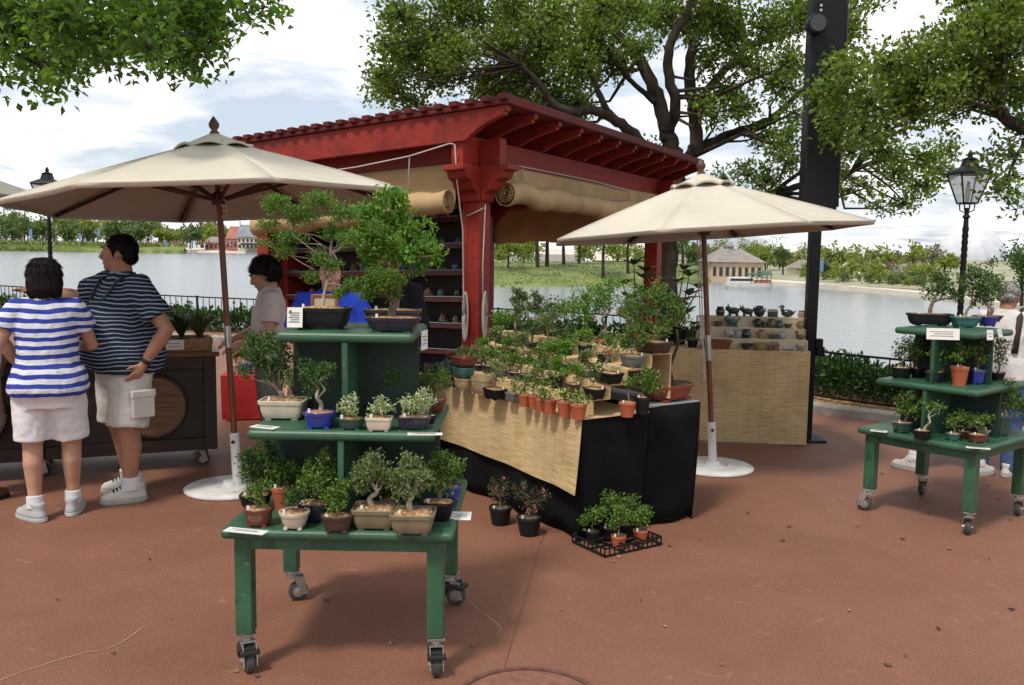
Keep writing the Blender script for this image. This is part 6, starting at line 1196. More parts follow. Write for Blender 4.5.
# ------------------------------------------------------------------ pots and tray on the ground
for px, py, w, h, bl, lab in ((500, 527.5, 23, 19, [(498, 495, 10), (505, 486, 8), (492, 490, 8), (500, 505, 7), (495, 480, 5)], 'twiggy pink flowered shrub in black nursery pot on the ground, left of two'), (529, 538.5, 25, 20, [(529, 500, 13), (540, 490, 9), (520, 492, 9), (535, 508, 9), (526, 482, 8), (543, 502, 7)], 'twiggy pink flowered shrub in black nursery pot on the ground, right of two')):
    bonsai(lab, px, py, 0, w, h, 'nursery', 'round', bl, leafmat('dry twig leaf', (.06, .08, .035), (.16, .19, .08)), 420, .016, dr=1, cat='shrub', group='flowering shrubs on the ground', thick=.05, flowers=(L_PINK, 7, .016), soil=M_SOIL_D, asp=.3)
def tray():
    c = gnd(619, 551) + V((.0, .12, 0)); t = thing('nursery_tray', 'black open nursery tray on the ground at the foot of the table', 'tray', tuple(c), TA); M = MW[t.name]; W, D, H = .42, .30, .05
    mb = MB(M)
    for z in (.008, H):
        for y in (-D / 2, 0, D / 2): mb.bar((-W / 2, y, z), (W / 2, y, z), .010, .008)
        for x in (-W / 2, -W / 6, W / 6, W / 2): mb.bar((x, -D / 2, z + .002), (x, D / 2, z + .002), .010, .008)
    for k in range(13):
        for y in (-D / 2, D / 2): mb.bar((-W / 2 + W * k / 12, y, .005), (-W / 2 + W * k / 12, y, H), .006, .006, (1, 0, 0))
    for k in range(9):
        for x in (-W / 2, W / 2): mb.bar((x, -D / 2 + D * k / 8, .005), (x, -D / 2 + D * k / 8, H), .006, .006, (1, 0, 0))
    mb.build('lattice', POT['nursery'], t); 
    for i, (x, y, pot, pw, bl, lab) in enumerate(((-.12, .075, 'nursery', .085, [(0, .15, .05), (-.04, .13, .04), (.03, .17, .035)], 'leafy shrub in black pot at left rear of the nursery tray'), (.0, .075, 'nursery', .085, [(0, .2, .06), (-.05, .18, .05), (.05, .17, .05), (0, .25, .04)], 'tall leafy shrub in black pot at centre rear of the tray'), (.13, .075, 'nursery', .085, [(0, .18, .055), (.05, .16, .05), (-.04, .2, .05), (.03, .23, .04)], 'leafy shrub in black pot at right rear of the tray'), (-.05, -.075, 'terra', .085, [(0, .15, .035), (-.03, .13, .03), (.03, .17, .03), (.0, .22, .025)], 'staked shrub in terracotta pot at the front of the tray'), (.13, -.06, 'terra', .085, [(0, .13, .04), (.03, .16, .035), (-.03, .14, .03)], 'shrub in terracotta pot at front right of the tray'))):
        p = M @ V((x, y, .013)); bonsai(lab, 0, 0, .01, pw, .07, pot, 'round', [(a, -b, r) for a, b, r in bl], L_OLIVE if 0 else L_FERN if i in (1,) else L_BUSH, 420, .02, dr=1, pos=tuple(p), sc=1., cat='shrub', group='shrubs in the nursery tray', soil=M_SOIL_D, thick=.035)
tray()
t = thing('manhole_cover', 'round red brown manhole cover in the paving at the bottom edge', 'manhole cover', tuple(gnd(529, 704))); c = gnd(529, 704); M = Matrix.Translation(c)
mb = MB(M); mb.lathe((0, 0, 0), [(.262, .0), (.262, .004), (.24, .005), (.001, .005)], 56); mb.build('cover', mat('cover infill', (.20, .085, .055), .75, .25, 25, .5, 120), t)
mb = MB(M); g = [[V((r * math.cos(2 * PI * k / 64), r * math.sin(2 * PI * k / 64), z)) for k in range(65)] for r, z in ((.272, .0), (.272, .007), (.292, .007), (.292, .0))]; mb.sheet(g); mb.build('ring', mat('rusty ring', (.12, .055, .04), .6, .3, 30), t)
# dropped leaves
LEAFPX = [(172, 618), (111, 654), (238, 672), (260, 676), (391, 645), (470, 646), (667, 627), (722, 664), (892, 666), (907, 657), (787, 527), (785, 541), (858, 526), (905, 540), (948, 548), (930, 513), (1000, 500), (1008, 520), (960, 522), (612, 562), (620, 558), (671, 547), (748, 512), (842, 500), (880, 473), (850, 610), (700, 540), (990, 560), (1015, 610), (940, 630), (640, 600), (560, 610), (330, 600), (60, 600), (150, 560), (985, 485), (1012, 490), (920, 495)]
cols = [mat('dry leaf brown', (.10, .05, .025), .8, .3, 30), mat('dry leaf ochre', (.26, .17, .06), .8, .3, 30), mat('dry leaf dark', (.035, .022, .016), .8, .3, 30)]
for i, (px, py) in enumerate(LEAFPX):
    c = gnd(px, py, .004); a = RNG.random() * 6.28; L = RNG.uniform(.014, .034) * (1 if py > 560 else 1.2); d = V((math.cos(a), math.sin(a), 0)); sdv = V((-d.y, d.x, 0)); mb = MB()
    g = []
    for j in range(6):
        f = j / 5; w_ = L * .34 * math.sin(PI * (f * .92 + .04)); g.append([c + d * L * f - sdv * w_ + V((0, 0, .006 * abs(f - .5) + .004)), c + d * L * f + V((0, 0, .002)), c + d * L * f + sdv * w_ + V((0, 0, .007 * f))])
    mb.sheet(g); o = mb.build('fallen_leaf', cols[1 if px in (470, 667, 238, 722) else int(RNG.integers(0, 3))], solid=.0008); tag(o, 'small dry curled leaf lying on the terracotta paving', 'leaf', 'fallen leaves on the paving')
# pale scratches and a joint in the paving
M_SCR = mat('chalky scratch', (.42, .30, .25), .9, .15, 40)
def scratch(pts, w, m, nm):
    P = [gnd(x, y, .004) for x, y in pts]; mb = MB(); g = []
    for i, p in enumerate(P):
        d = (P[min(i + 1, len(P) - 1)] - P[max(i - 1, 0)]).normalized(); s = V((-d.y, d.x, 0)) * w * (.4 + .6 * abs(math.sin(i * 2.3 + 1))); g.append([p - s, p + s])
    mb.sheet(g); struct(mb.build(nm, m))
scratch([(0, 680), (20, 672), (45, 664), (68, 657), (86, 652), (106, 649), (122, 642), (134, 634), (144, 626)], .0022, M_SCR, 'paving_scratch'); scratch([(470, 601), (478, 610), (488, 617), (495, 622), (502, 628)], .0022, M_SCR, 'paving_scratch')
scratch([(556, 497 + 5), (540, 545), (530, 580), (518, 622), (506, 660), (499, 690)], .0028, mat('paving joint', (.16, .075, .05), .9, .2, 30), 'paving_joint')

# ------------------------------------------------------------------ wooden cart, red table
WM = Matrix.Translation((-2.27, 6.85, 0)) @ Matrix.Rotation(R_(22.5), 4, 'Z'); M_CARTW = mat('dark stained cart wood', (.022, .011, .007), .5, .4, 3, .15, 20, stretch=(1, 1, 6)); M_DISC = mat('weathered barrel wood', (.16, .085, .04), .6, .4, 4, .3, 14, stretch=(1, 1, 12)); M_WICK = mat('woven straw', (.34, .20, .09), .8, .4, 50, .8, 120)
def cart():
    t = thing('wooden_cart', 'dark wooden vending cart on casters behind the couple', 'cart', (-2.27, 6.85, 0), R_(22.5)); L, D, z0, z1 = 2.5, .7, .14, .86
    mb = MB(WM); mb.box((-L / 2, D / 2 + .01, (z0 + z1) / 2), (L - .02, D - .03, z1 - z0 - .02)); mb.build('body', M_CARTW, t)
    for x in (-.045, -1.24, -2.45): mb = MB(WM); mb.box((x, -.002, (z0 + z1) / 2), (.09, .03, z1 - z0)); mb.build('stile', M_CARTW, t, bevel=.004)
    for x in (-.64, -1.845):
        for z in (z0 + .045, z1 - .045): mb = MB(WM); mb.box((x, -.001, z), (1.095 if x > -1 else 1.10, .026, .09)); mb.build('rail', M_CARTW, t, bevel=.004)
        x = x + .19; mb = MB(WM); mb.tube([(x, .012, .49), (x, -.012, .49)], .225, 48); p = mb.build('round_panel', M_DISC, t, bevel=.006, smooth='auto')
        mb = MB(WM); mb.tube([(x + .232 * math.cos(2 * PI * k / 48), -.006, .49 + .232 * math.sin(2 * PI * k / 48)) for k in range(49)], .012, 8); mb.build('moulding', M_CARTW, p, smooth=True)
    mb = MB(WM); mb.box((-L / 2, D / 2, z1 + .018), (L + .05, D + .06, .036)); mb.build('worktop', mat('brown worktop', (.11, .05, .022), .45, .3, 5), t, bevel=.006)
    for x in (-.13, -1.24, -2.36):
        for y in (.09, D - .09): caster(t, WM, (x, y, 0), R_(-20), False)
cart()
p = WM @ V((-.36, .22, .897)); t = thing('wicker_tray', 'straw tray of green plants on the right end of the cart', 'tray', tuple(p), R_(22.5)); M = MW[t.name]
mb = MB(M); mb.rings([(0, 0, 0, .34, .17, 10), (0, 0, .085, .35, .18, 10), (0, 0, .095, .345, .175, 10), (0, 0, .09, .325, .155, 10), (0, 0, .03, .32, .15, 10)], 40); mb.build('tray_body', M_WICK, t)
q = WM @ V((-.30, .03, .95)); card('cream price card on the front of the straw tray', q, .15, .075, R_(22.5), R_(84), 2, 'price_card')
rgp = np.random.default_rng(12)
for k in range(5):
    c = WM @ V((-.62 + .13 * k, .24 + .06 * (k % 2), .93)); t = thing('potted_plant', ('strap leaved plant with dark curling buds in the straw tray, %s from the right' % WORDS[4 - k]), 'plant', tuple(c), 0, 'plants in the straw tray'); pot_mesh(t, c, .11, .11, .05, 'round', POT['nursery'], 0, M_SOIL_D); blade_plant(t, c + V((0, 0, .05)), 46, .25, .034, L_BLADE if k % 2 else mat('olive strap leaf', (.07, .10, .025), .45, .4, 14), rgp, .85, droop=.55)
    mb = MB()
    for j in range(2): h = rgp.uniform(.18, .30); a = rgp.random() * 6.3; mb.tube([c + V((0, 0, .05)), c + V((.03 * math.cos(a), .02, h * .6)), c + V((.06 * math.cos(a), .02, h)), c + V((.085 * math.cos(a), .02, h * 1.08)), c + V((.10 * math.cos(a), .02, h * .98))], [.004, .004, .005, .007, .003], 6)
    mb.build('bud_stem', M_BARK_D, t)
c = gnd(238, 421); c = c + V((.14, .2, 0)); t = thing('low_table', 'low table under bright red cloth behind the umbrella pole', 'table', tuple(c), R_(8)); M = MW[t.name]; mb = MB(M); drape(mb, [(-.32, -.2), (.32, -.2), (.32, .25), (-.32, .25)], .45, .012, .008, 8); mb.sheet([[V((-.32, -.2, .451)), V((.32, -.2, .451))], [V((-.32, .25, .451)), V((.32, .25, .451))]]); mb.build('red_cloth', mat('red table cloth', (.45, .022, .022), .85, .12, 5, .2, 14), t, smooth=True)
mb = MB(M); mb.box((0, .025, .436), (.62, .43, .02)); mb.build('tabletop', M_DWOOD, t)
for i, (x, pot, lab, fl) in enumerate(((-.2, 'cream', 'red flowered plant in white pot on the red clothed table', L_REDF), (-.08, 'blue', 'red flowered plant in blue pot on the red clothed table', L_REDF), (.06, 'cream', 'leafy plant in white pot at right of the red clothed table', L_PINK))):
    p = M @ V((x, -.08, .453)); bonsai(lab, 0, 0, .45, .12, .10, pot, 'round', [(0, -.19, .06), (-.03, -.24, .05), (.03, -.23, .05)], L_BUSH, 260, .03, dr=1, pos=tuple(p), sc=1., cat='plant', flowers=(fl, 8, .03), group='pots on the red table')
# small wares on the kiosk shelves
rg = np.random.default_rng(33); proto = {}
for k in range(3, 8):
    z = .22 + .255 * k + .014
    for j in range(15):
        y = .24 + j * .178 + rg.normal() * .02
        if abs(y - 1.47) < .08: y += .12
        kind = int(rg.integers(0, 3)); key = (kind, int(rg.integers(0, 3)))
        p = KM @ V((.26 + rg.normal() * .02, y, z))
        if key not in proto:
            t = thing('shelf_pot', 'small dark glazed pot among the rows on the kiosk shelves', 'pot', tuple(p), 0, 'small pots on the kiosk shelves'); r = (.055, .045, .06)[kind]; mb = MB(MW[t.name]); mm = (MC['dk'], MC['br'], MC['te'])[key[1]]
            mb.lathe((0, 0, 0), [[(r * .6, 0), (r, r * .6), (r, r), (r * .9, r), (r * .6, r * .4)], [(r * .6, 0), (r, r * .8), (r * .8, r * 1.8), (r * .5, r * 2.1), (r * .4, r * 1.9)], [(r * .5, 0), (r * .9, r * .9), (r * .6, r * 1.6), (r * .7, r * 1.8), (r * .5, r * 1.6)]][kind], 18); mb.build('body', mm, t, smooth='auto'); mb = MB(MW[t.name]); mb.lathe((0, 0, 0), [(r * .85, r * .55), (r * .98, r * .62), (r * .98, r * .7), (r * .85, r * .75)], 16); mb.build('band', MC['gy'], t); proto[key] = t
        else:
            s = proto[key]; o = s.copy(); COL.objects.link(o); o.location = p
            for ch in s.children: c_ = ch.copy(); COL.objects.link(c_); c_.parent = o
# ------------------------------------------------------------------ people
def skinmat(name, c):
    m = mat(name, c, .55, .12, 14, .06, 120, spec=.35); p = [x for x in m.node_tree.nodes if x.type == 'BSDF_PRINCIPLED'][0]
    p.inputs['Subsurface Weight'].default_value = .08; p.inputs['Subsurface Radius'].default_value = (.02, .008, .004); return m
def cloth(name, c, var=.08, bs=7): return mat(name, c, .9, var, 5, .35, bs, spec=.15)
def remesh(name, mb, voxel, m, parent, smooth=6, disp=0.):
    me = bpy.data.meshes.new('tmp'); me.from_pydata(mb.v, [], mb.f)
    import bmesh
    b = bmesh.new(); b.from_mesh(me); bmesh.ops.recalc_face_normals(b, faces=b.faces); b.to_mesh(me); b.free()
    o = bpy.data.objects.new('tmp', me); COL.objects.link(o)
    r = o.modifiers.new('r', 'REMESH'); r.mode = 'VOXEL'; r.voxel_size = voxel
    s = o.modifiers.new('s', 'SMOOTH'); s.factor = .5; s.iterations = smooth
    if disp:
        tx = bpy.data.textures.new('t', 'CLOUDS'); tx.noise_scale = disp[1]; d = o.modifiers.new('d', 'DISPLACE'); d.texture = tx; d.strength = disp[0]; d.mid_level = .5
    dg = bpy.context.evaluated_depsgraph_get(); n = bpy.data.meshes.new_from_object(o.evaluated_get(dg)); n.name = name
    bpy.data.objects.remove(o); bpy.data.meshes.remove(me)
    n.transform(MW[parent.name].inverted()); n.materials.clear(); n.materials.append(m); return link(name, n, parent, True)
def hand(mb, w, d, pn, th, k, curl=.5):
    """w wrist, d pointing direction, pn palm normal, th side the thumb leaves from"""
    d = d.normalized(); pn = (pn - d * pn.dot(d)).normalized(); a = d.cross(pn).normalized()
    if a.dot(th) < 0: a = -a
    for i, (u, L) in enumerate(((.031, .072), (.0105, .082), (-.0105, .077), (-.031, .060))):
        base = w + (d * .088 + a * u) * k; d1 = (d + a * u * 5 + pn * curl * .35).normalized(); d2 = (d + a * u * 3 + pn * curl * 1.2).normalized(); d3 = (d + pn * curl * 2.2).normalized(); p1 = base + d1 * L * .45 * k; p2 = p1 + d2 * L * .32 * k; p3 = p2 + d3 * L * .25 * k
        mb.tube([base - d * .03 * k, base, p1, p2, p3], [.0095 * k, .0095 * k, .009 * k, .0082 * k, .0062 * k], 8)
    mb.tube([w - d * .01 * k, w + d * .035 * k, w + d * .075 * k, w + d * .098 * k], [.026 * k, .030 * k, .030 * k, .02 * k], 10)
    for u in (-.02, .02): mb.tube([w + d * .01 * k + a * u * .6 * k, w + d * .09 * k + a * u * 1.3 * k], [.018 * k, .016 * k], 8)
    t0 = w + d * .028 * k + a * .024 * k; t1 = t0 + (d * .6 + a * .8 + pn * .25).normalized() * .045 * k; t2 = t1 + (d * .95 + a * .3 + pn * .35).normalized() * .038 * k
    mb.tube([w + d * .01 * k, t0, t1, t2], [.014 * k, .0135 * k, .011 * k, .008 * k], 8)
def person(label, loc, face, H, skin, shirt, pants, hairm, hairstyle, fat=1., belly=0., hips=1., arms=None, feet=None, sleeve=.62, pantlen=.52, yaw=0., tilt=0., shoem=None, lean=0., shirt_hem=.86, sock=True, neck='round', loose=1., voxel=.0085, name='person', group=None):
    t = thing(name, label, 'person', loc, math.atan2(-face[0], face[1]), group); k = H / 1.7; M = MW[t.name]; LE = Matrix.Translation((0, 0, .9 * k)) @ Matrix.Rotation(-lean, 4, 'X') @ Matrix.Translation((0, 0, -.9 * k))
    HR = Matrix.Translation((0, -.01 * k, 1.49 * k)) @ Matrix.Rotation(yaw, 4, 'Z') @ Matrix.Rotation(tilt, 4, 'X') @ Matrix.Translation((0, .01 * k, -1.49 * k))
    tor = [(.79, -.01, .150 * hips, .105 * hips), (.86, -.015, .185 * hips, .135 * hips + belly * .3), (.95, 0, .178 * (hips + fat) / 2, .132 * fat + belly * .75), (1.05, .005 + belly * .3, .160 * fat, .120 * fat + belly), (1.16, .005 + belly * .25, .162 * fat, .122 * fat + belly * .75), (1.27, .0, .172 * (fat + 1) / 2, .120 * (1 + fat) / 2 + belly * .25), (1.36, -.008, .172, .105), (1.42, -.015, .135, .08), (1.46, -.018, .085, .066)]
    sh = [V((s * .178 * (1 + (fat - 1) * .25), -.012, 1.385)) for s in (-1, 1)]
    arms = arms or {}; A = []
    for i, s in enumerate((-1, 1)):
        e, w_ = arms.get(s, ((s * .25 * fat, -.03, 1.11), (s * .27 * fat, .05, .87)))[:2]; A.append((sh[i], V(e), V(w_)))
    feet = feet or {}
    Lg = []
    for s in (-1, 1):
        fx, fy, fyaw = feet.get(s, (s * .10, 0, s * -.15)); hp = V((s * .088 * hips, -.005, .86)); an = V((fx, fy - .03, .085)); kn = hp.lerp(an, .49) + V((s * .008, .03, 0)); Lg.append((hp, kn, an, fyaw))
    Kt = Matrix.Scale(k, 4)
    def mk(lean_on): return MB(M @ (LE if lean_on else Matrix.Identity(4)) @ Kt)
    # body
    mb = mk(True); mb.rings([(0, cy, z, rx * .96, ry * .96, 2.3) for z, cy, rx, ry in tor], 28)
    mb.tube([V((0, -.018, 1.41)), V((0, -.012, 1.47)), V((0, -.002, 1.54))], [.066 * (1 + (fat - 1) * .4), .058 * (1 + (fat - 1) * .5), .056 * (1 + (fat - 1) * .4)], 14)
    lr = 1 + (fat - 1) * .55
    for (a, e, w_), s in zip(A, (-1, 1)):
        mb.tube([a + V((-s * .05, 0, .0)), a, a.lerp(e, .3), a.lerp(e, .75), e, e.lerp(w_, .25), e.lerp(w_, .7), w_], [.048, .052 * lr, .050 * lr, .043 * lr, .040 * lr, .043 * lr, .033 * lr, .026], 12); d = (w_ - e).normalized()
        o = arms.get(s, (0, 0))[2:] ; pn = V(o[0]) if o else V((-s, .1, 0)); th = V(o[1]) if len(o) > 1 else V((0, 1, 0)); cu = o[2] if len(o) > 2 else .45; hand(mb, w_ + d * .0, d, pn, th, 1., cu)
    HM = mb.M; mb.M = HM @ (Matrix.Scale(1 / k, 4) @ HR @ Kt)
    mb.ell((0, .004, 1.6), (.074, .094, .104), 18, 12); mb.ell((0, .026, 1.535), (.056 * (1 + (fat - 1) * .3), .07, .064), 14, 9); mb.ell((0, .078, 1.50), (.026, .022, .022), 10, 7)
    mb.tube([V((0, .09, 1.612)), V((0, .105, 1.588)), V((0, .116, 1.567)), V((0, .10, 1.556))], [.009, .012, .016, .012], 10); mb.ell((0, .092, 1.528), (.023, .014, .010), 10, 6); mb.ell((0, .088, 1.628), (.052, .014, .012), 10, 6); mb.ell((0, .112, 1.562), (.018, .010, .009), 8, 6)
    for s in (-1, 1): mb.ell((s * .076, -.006, 1.583), (.010, .022, .032), 10, 7); mb.ell((s * .04, .068, 1.565), (.026, .022, .022), 8, 6)
    mb.M = M @ Kt
    for hp, kn, an, fy in Lg:
        mb.tube([hp + V((0, 0, .03)), hp.lerp(kn, .3), kn, kn.lerp(an, .28) - V((0, .014, 0)), kn.lerp(an, .7), an, an - V((0, 0, .03))], [.098 * lr, .086 * lr, .060 * lr, .059 * lr, .042 * lr, .036 * lr, .036], 14); d = V((-math.sin(fy), math.cos(fy), 0)); c = V((an.x, an.y, .04)); mb.tube([c - d * .045, c + d * .04, c + d * .10, c + d * .135], [.033, .033, .028, .02], 10)
    remesh('body', mb, voxel * k, skin, t, 4)
    # face
    for s in (-1, 1):
        mb = MB(M @ LE @ HR @ Kt); mb.ell((s * .031, .083, 1.603), (.013, .009, .006), 10, 7); e = mb.build('eye', mat('eye white', (.6, .58, .55), .3), t, smooth=True)
        mb = MB(M @ LE @ HR @ Kt); mb.ell((s * .031, .0895, 1.603), (.0065, .0035, .006), 8, 6); mb.build('iris', mat('dark iris', (.02, .012, .008), .2), e, smooth=True)
        mb = MB(M @ LE @ HR @ Kt); mb.tube([(s * .014, .1, 1.626), (s * .032, .101, 1.632), (s * .05, .088, 1.626)], .004, 6); mb.build('eyebrow', hairm, t, smooth=True)
    mb = MB(M @ LE @ HR @ Kt); mb.tube([(-.02, .098, 1.529), (0, .1065, 1.5285), (.02, .098, 1.529)], .0025, 6); mb.build('mouth_line', mat('lip line', (.18, .05, .04), .6), t, smooth=True)
    # shirt
    hm = 1.0 * loose; mb = mk(True); z0 = shirt_hem
    prof = []
    for z in np.linspace(z0, 1.42, 12):
        rx = np.interp(z, [q[0] for q in tor], [q[2] for q in tor]); ry = np.interp(z, [q[0] for q in tor], [q[3] for q in tor]); cy = np.interp(z, [q[0] for q in tor], [q[1] for q in tor]); fl = max(0, 1.1 - z) * .025 * loose
        prof.append((0, cy, z, rx + .014 * hm + fl + (.014 if z < 1.02 else 0), ry + .014 * hm + fl + (.014 if z < 1.02 else 0), 2.3))
    prof += [(0, -.016, 1.455, .095, .078, 2.1), (0, -.018, 1.475, .072, .070, 2)]
    mb.rings(prof, 32)
    for (a, e, w_), s in zip(A, (-1, 1)):
        m_ = a.lerp(e, sleeve); mb.tube([a + V((-s * .09, 0, .01)), a + V((-s * .02, 0, .012)), a.lerp(e, sleeve * .5), m_], [.066, .076 * lr, .076 * lr, .072 * lr + .008 * loose], 16)
    remesh('shirt', mb, .0095 * k, shirt, t, 5, (.020, .085))
    # shorts or trousers
    mb = mk(True) if lean == 0 else mk(False); pl = pantlen
    pr = []
    for z in np.linspace(.745, .99, 7):
        rx = np.interp(z, [q[0] for q in tor], [q[2] for q in tor]); ry = np.interp(z, [q[0] for q in tor], [q[3] for q in tor]); cy = np.interp(z, [q[0] for q in tor], [q[1] for q in tor]); q_ = .016 if z < .84 else .008; pr.append((0, cy, z, rx + q_, ry + q_, 2.4))
    mb.rings(pr, 28)
    for (hp, kn, an, fy), s in zip(Lg, (-1, 1)):
        tt = hp.lerp(kn, min(1, (.86 - pl) / (.86 - kn.z))) if pl >= kn.z else None; R0 = (.102 * lr + .012)
        if tt is not None: mb.tube([hp + V((0, 0, -.01)), hp.lerp(tt, .3), hp.lerp(tt, .7), tt], [R0, R0 * 1.0, R0 * .98, R0 * .97], 18)
        else: mb.tube([hp + V((0, 0, .05)), hp.lerp(kn, .4), kn, kn.lerp(an, .4), an - V((0, 0, .04))], [R0, R0 * .95, .078 * lr, .072 * lr, .066 * lr], 18)
    remesh('shorts' if pl > .3 else 'trousers', mb, .0095 * k, pants, t, 5, (.018, .08))
    # hair
    mb = MB(M @ LE @ HR @ Kt); dp = (.006, .03); vx = .007
    if hairstyle == 'short': mb.ell((0, -.016, 1.627), (.083, .098, .086), 18, 12); mb.ell((0, -.055, 1.575), (.074, .055, .06), 14, 9); [mb.ell((s * .07, .012, 1.60), (.012, .02, .035), 8, 7) for s in (-1, 1)]
    elif hairstyle == 'bob': mb.rings([(0, -.03, 1.462, .080, .062, 2.2), (0, -.03, 1.475, .094, .074, 2.2), (0, -.026, 1.52, .104, .09, 2.2), (0, -.02, 1.58, .106, .10, 2.1), (0, -.015, 1.64, .10, .104, 2), (0, -.012, 1.685, .078, .085, 2), (0, -.01, 1.712, .045, .05, 2), (0, -.01, 1.72, .01, .01, 2)], 28); dp = (.004, .05)
    elif hairstyle == 'curly':
        rg = np.random.default_rng(3)
        for _ in range(130):
            d = nrm(rg.normal(size=3)); d[2] = d[2] if d[1] < .1 else abs(d[2])
            if (d[1] > .35 and d[2] < .35) or d[2] < -.75: continue
            mb.ell((d[0] * .095, d[1] * .105 - .03, 1.605 + d[2] * .115), (.027, .027, .025), 8, 6)
        mb.ell((0, -.02, 1.62), (.085, .10, .095), 14, 9); dp = (.010, .02)
    else: mb.ell((0, -.02, 1.622), (.084, .10, .09), 18, 12); mb.ell((0, -.05, 1.57), (.078, .058, .055), 14, 9); dp = (.014, .03)
    ho = remesh('hair', mb, vx * k, hairm, t, 3, dp)
    me_ = ho.data; nv = len(me_.vertices); co = np.empty(nv * 3); me_.vertices.foreach_get('co', co); co = co.reshape(-1, 3); nn = np.empty(nv * 3); me_.vertex_normals.foreach_get('vector', nn); nn = nn.reshape(-1, 3)
    rgh = np.random.default_rng(5); ii = rgh.integers(0, nv, 3800); dn = np.tile((0, 0, -1.), (3800, 1)); N_ = nn[ii]
    if hairstyle == 'curly': dd = rgh.normal(size=(3800, 3)); hl = .028
    elif hairstyle == 'bob': dd = dn - N_ * (dn * N_).sum(1, keepdims=True); hl = .06
    else: dd = np.tile((0, -.8, -.5), (3800, 1)) @ np.array(MW[t.name].inverted().to_3x3() @ (M @ LE @ HR).to_3x3()).T; dd = dd - N_ * (dd * N_).sum(1, keepdims=True); hl = .028
    dd = nrm(dd) + N_ * {'curly': .5, 'bob': .02}.get(hairstyle, .14) + rgh.normal(size=(3800, 3)) * (.03 if hairstyle == 'bob' else .15)
    leaf_object('strands', (np.concatenate([co[ii], np.ones((3800, 1))], 1) @ np.array(MW[t.name]).T)[:, :3] - (np.array(MW[t.name].to_3x3()) @ (N_ * .003).T).T, (np.array(MW[t.name].to_3x3()) @ dd.T).T, hl * k * rgh.uniform(.6, 1.2, 3800), .0045, hairm, ho, .02, rgh)
    # shoes
    shoem = shoem or (cloth('white trainer', (.52, .50, .46)), cloth('trainer sole', (.38, .37, .35)), cloth('dark lace', (.03, .03, .035)))
    for hp, kn, an, fy in Lg:
        X = M @ Kt @ Matrix.Translation((an.x, an.y, 0)) @ Matrix.Rotation(fy, 4, 'Z'); mb = MB(X)
        mb.rings([(0, .045, .022, .047, .138, 2.6), (0, .045, .045, .049, .138, 2.5), (0, .040, .065, .045, .125, 2.4), (0, .015, .085, .042, .092, 2.2), (0, -.008, .105, .046, .072, 2.1), (0, -.012, .122, .047, .066, 2), (0, -.012, .124, .036, .052, 2)], 26); s_ = mb.build('shoe', shoem[0], t, smooth=True)
        mb = MB(X); mb.rings([(0, .045, .0, .046, .136, 2.6), (0, .045, .008, .051, .144, 2.6), (0, .045, .026, .051, .143, 2.6), (0, .045, .028, .045, .136, 2.6)], 26); mb.build('sole', shoem[1], s_, smooth='auto')
        mb = MB(X)
        for j in range(4): mb.tube([(-.03, .045 + .02 * j, .100 - .008 * j), (0, .047 + .02 * j, .113 - .0085 * j), (.03, .045 + .02 * j, .100 - .008 * j)], .006, 6)
        mb.build('laces', shoem[2], s_, smooth=True)
        if sock: mb = MB(M @ Kt); d = (kn - an).normalized(); mb.tube([an - d * .0, an + d * .075, an + d * .08], [.050 * lr, .050 * lr, .044 * lr], 14); mb.build('sock', cloth('white sock', (.62, .62, .64)), t, smooth='auto')
    return t, M @ LE @ Kt, A
SK1 = skinmat('tanned skin', (.34, .17, .105)); SK2 = skinmat('skin', (.44, .24, .165)); SK3 = skinmat('pale skin', (.48, .28, .20))
HB = mat('black hair', (.006, .005, .005), .6, .4, 40, .6, 60, stretch=(6, 6, 1), spec=.2); HBR = mat('dark brown hair', (.011, .007, .006), .6, .5, 50, .7, 60, stretch=(4, 4, 1), spec=.25); HGR = mat('grey hair', (.30, .28, .26), .7, .4, 50, .5, 60)
GREYSH = (cloth('silver trainer', (.40, .41, .42)), cloth('pale sole', (.48, .49, .50)), cloth('grey lace', (.30, .31, .32)))
tw_, X, A = person('woman in blue and white striped top and white shorts, back turned', (gnd(54, 517).x, gnd(54, 517).y, 0), (-.30, .95), 1.60, SK2, stripes('blue and white stripes', (.62, .63, .68), (.03, .05, .30), .056, .52), cloth('white shorts cloth', (.66, .63, .645)), HBR, 'bob', fat=1.06, belly=.02, hips=1.17, arms={-1: ((-.29, -.06, 1.13), (-.33, -.02, .88), (1, .1, 0), (0, 1, 0), .5), 1: ((.25, .12, 1.13), (.12, .33, 1.12), (-1, 0, -.3), (0, 0, 1), .4)}, feet={-1: (-.10, -.02, .75), 1: (.11, .09, -.1)}, sleeve=.5, pantlen=.53, yaw=.1, shoem=GREYSH, shirt_hem=.83)
d = (A[0][2] - A[0][1]).normalized(); mb = MB(X); mb.tube([A[0][2] - d * .015, A[0][2] + d * .012], .033, 14); mb.build('bracelet', M_STEEL, tw_, smooth='auto')
tm, X, A = person('man in navy thin striped T-shirt and cargo shorts, hand in pocket', (gnd(127, 497).x, gnd(127, 497).y, 0), (-.64, -.77), 1.755, SK1, stripes('navy and grey stripes', (.27, .34, .40), (.012, .019, .044), .027, .27), cloth('khaki cargo cloth', (.53, .50, .46)), HB, 'short', fat=1.32, belly=.075, hips=1.12, arms={-1: ((-.375, -.10, 1.12), (-.275, .0, .91), (1, .2, 0), (0, 1, 0), .3), 1: ((.38, .10, 1.30), (.60, .26, 1.33), (0, .2, -1), (-1, .2, 0), .3)}, feet={-1: (-.12, .06, -.35), 1: (.12, -.06, -.55)}, sleeve=.72, pantlen=.492, yaw=-.72, shirt_hem=.835, loose=1.3)
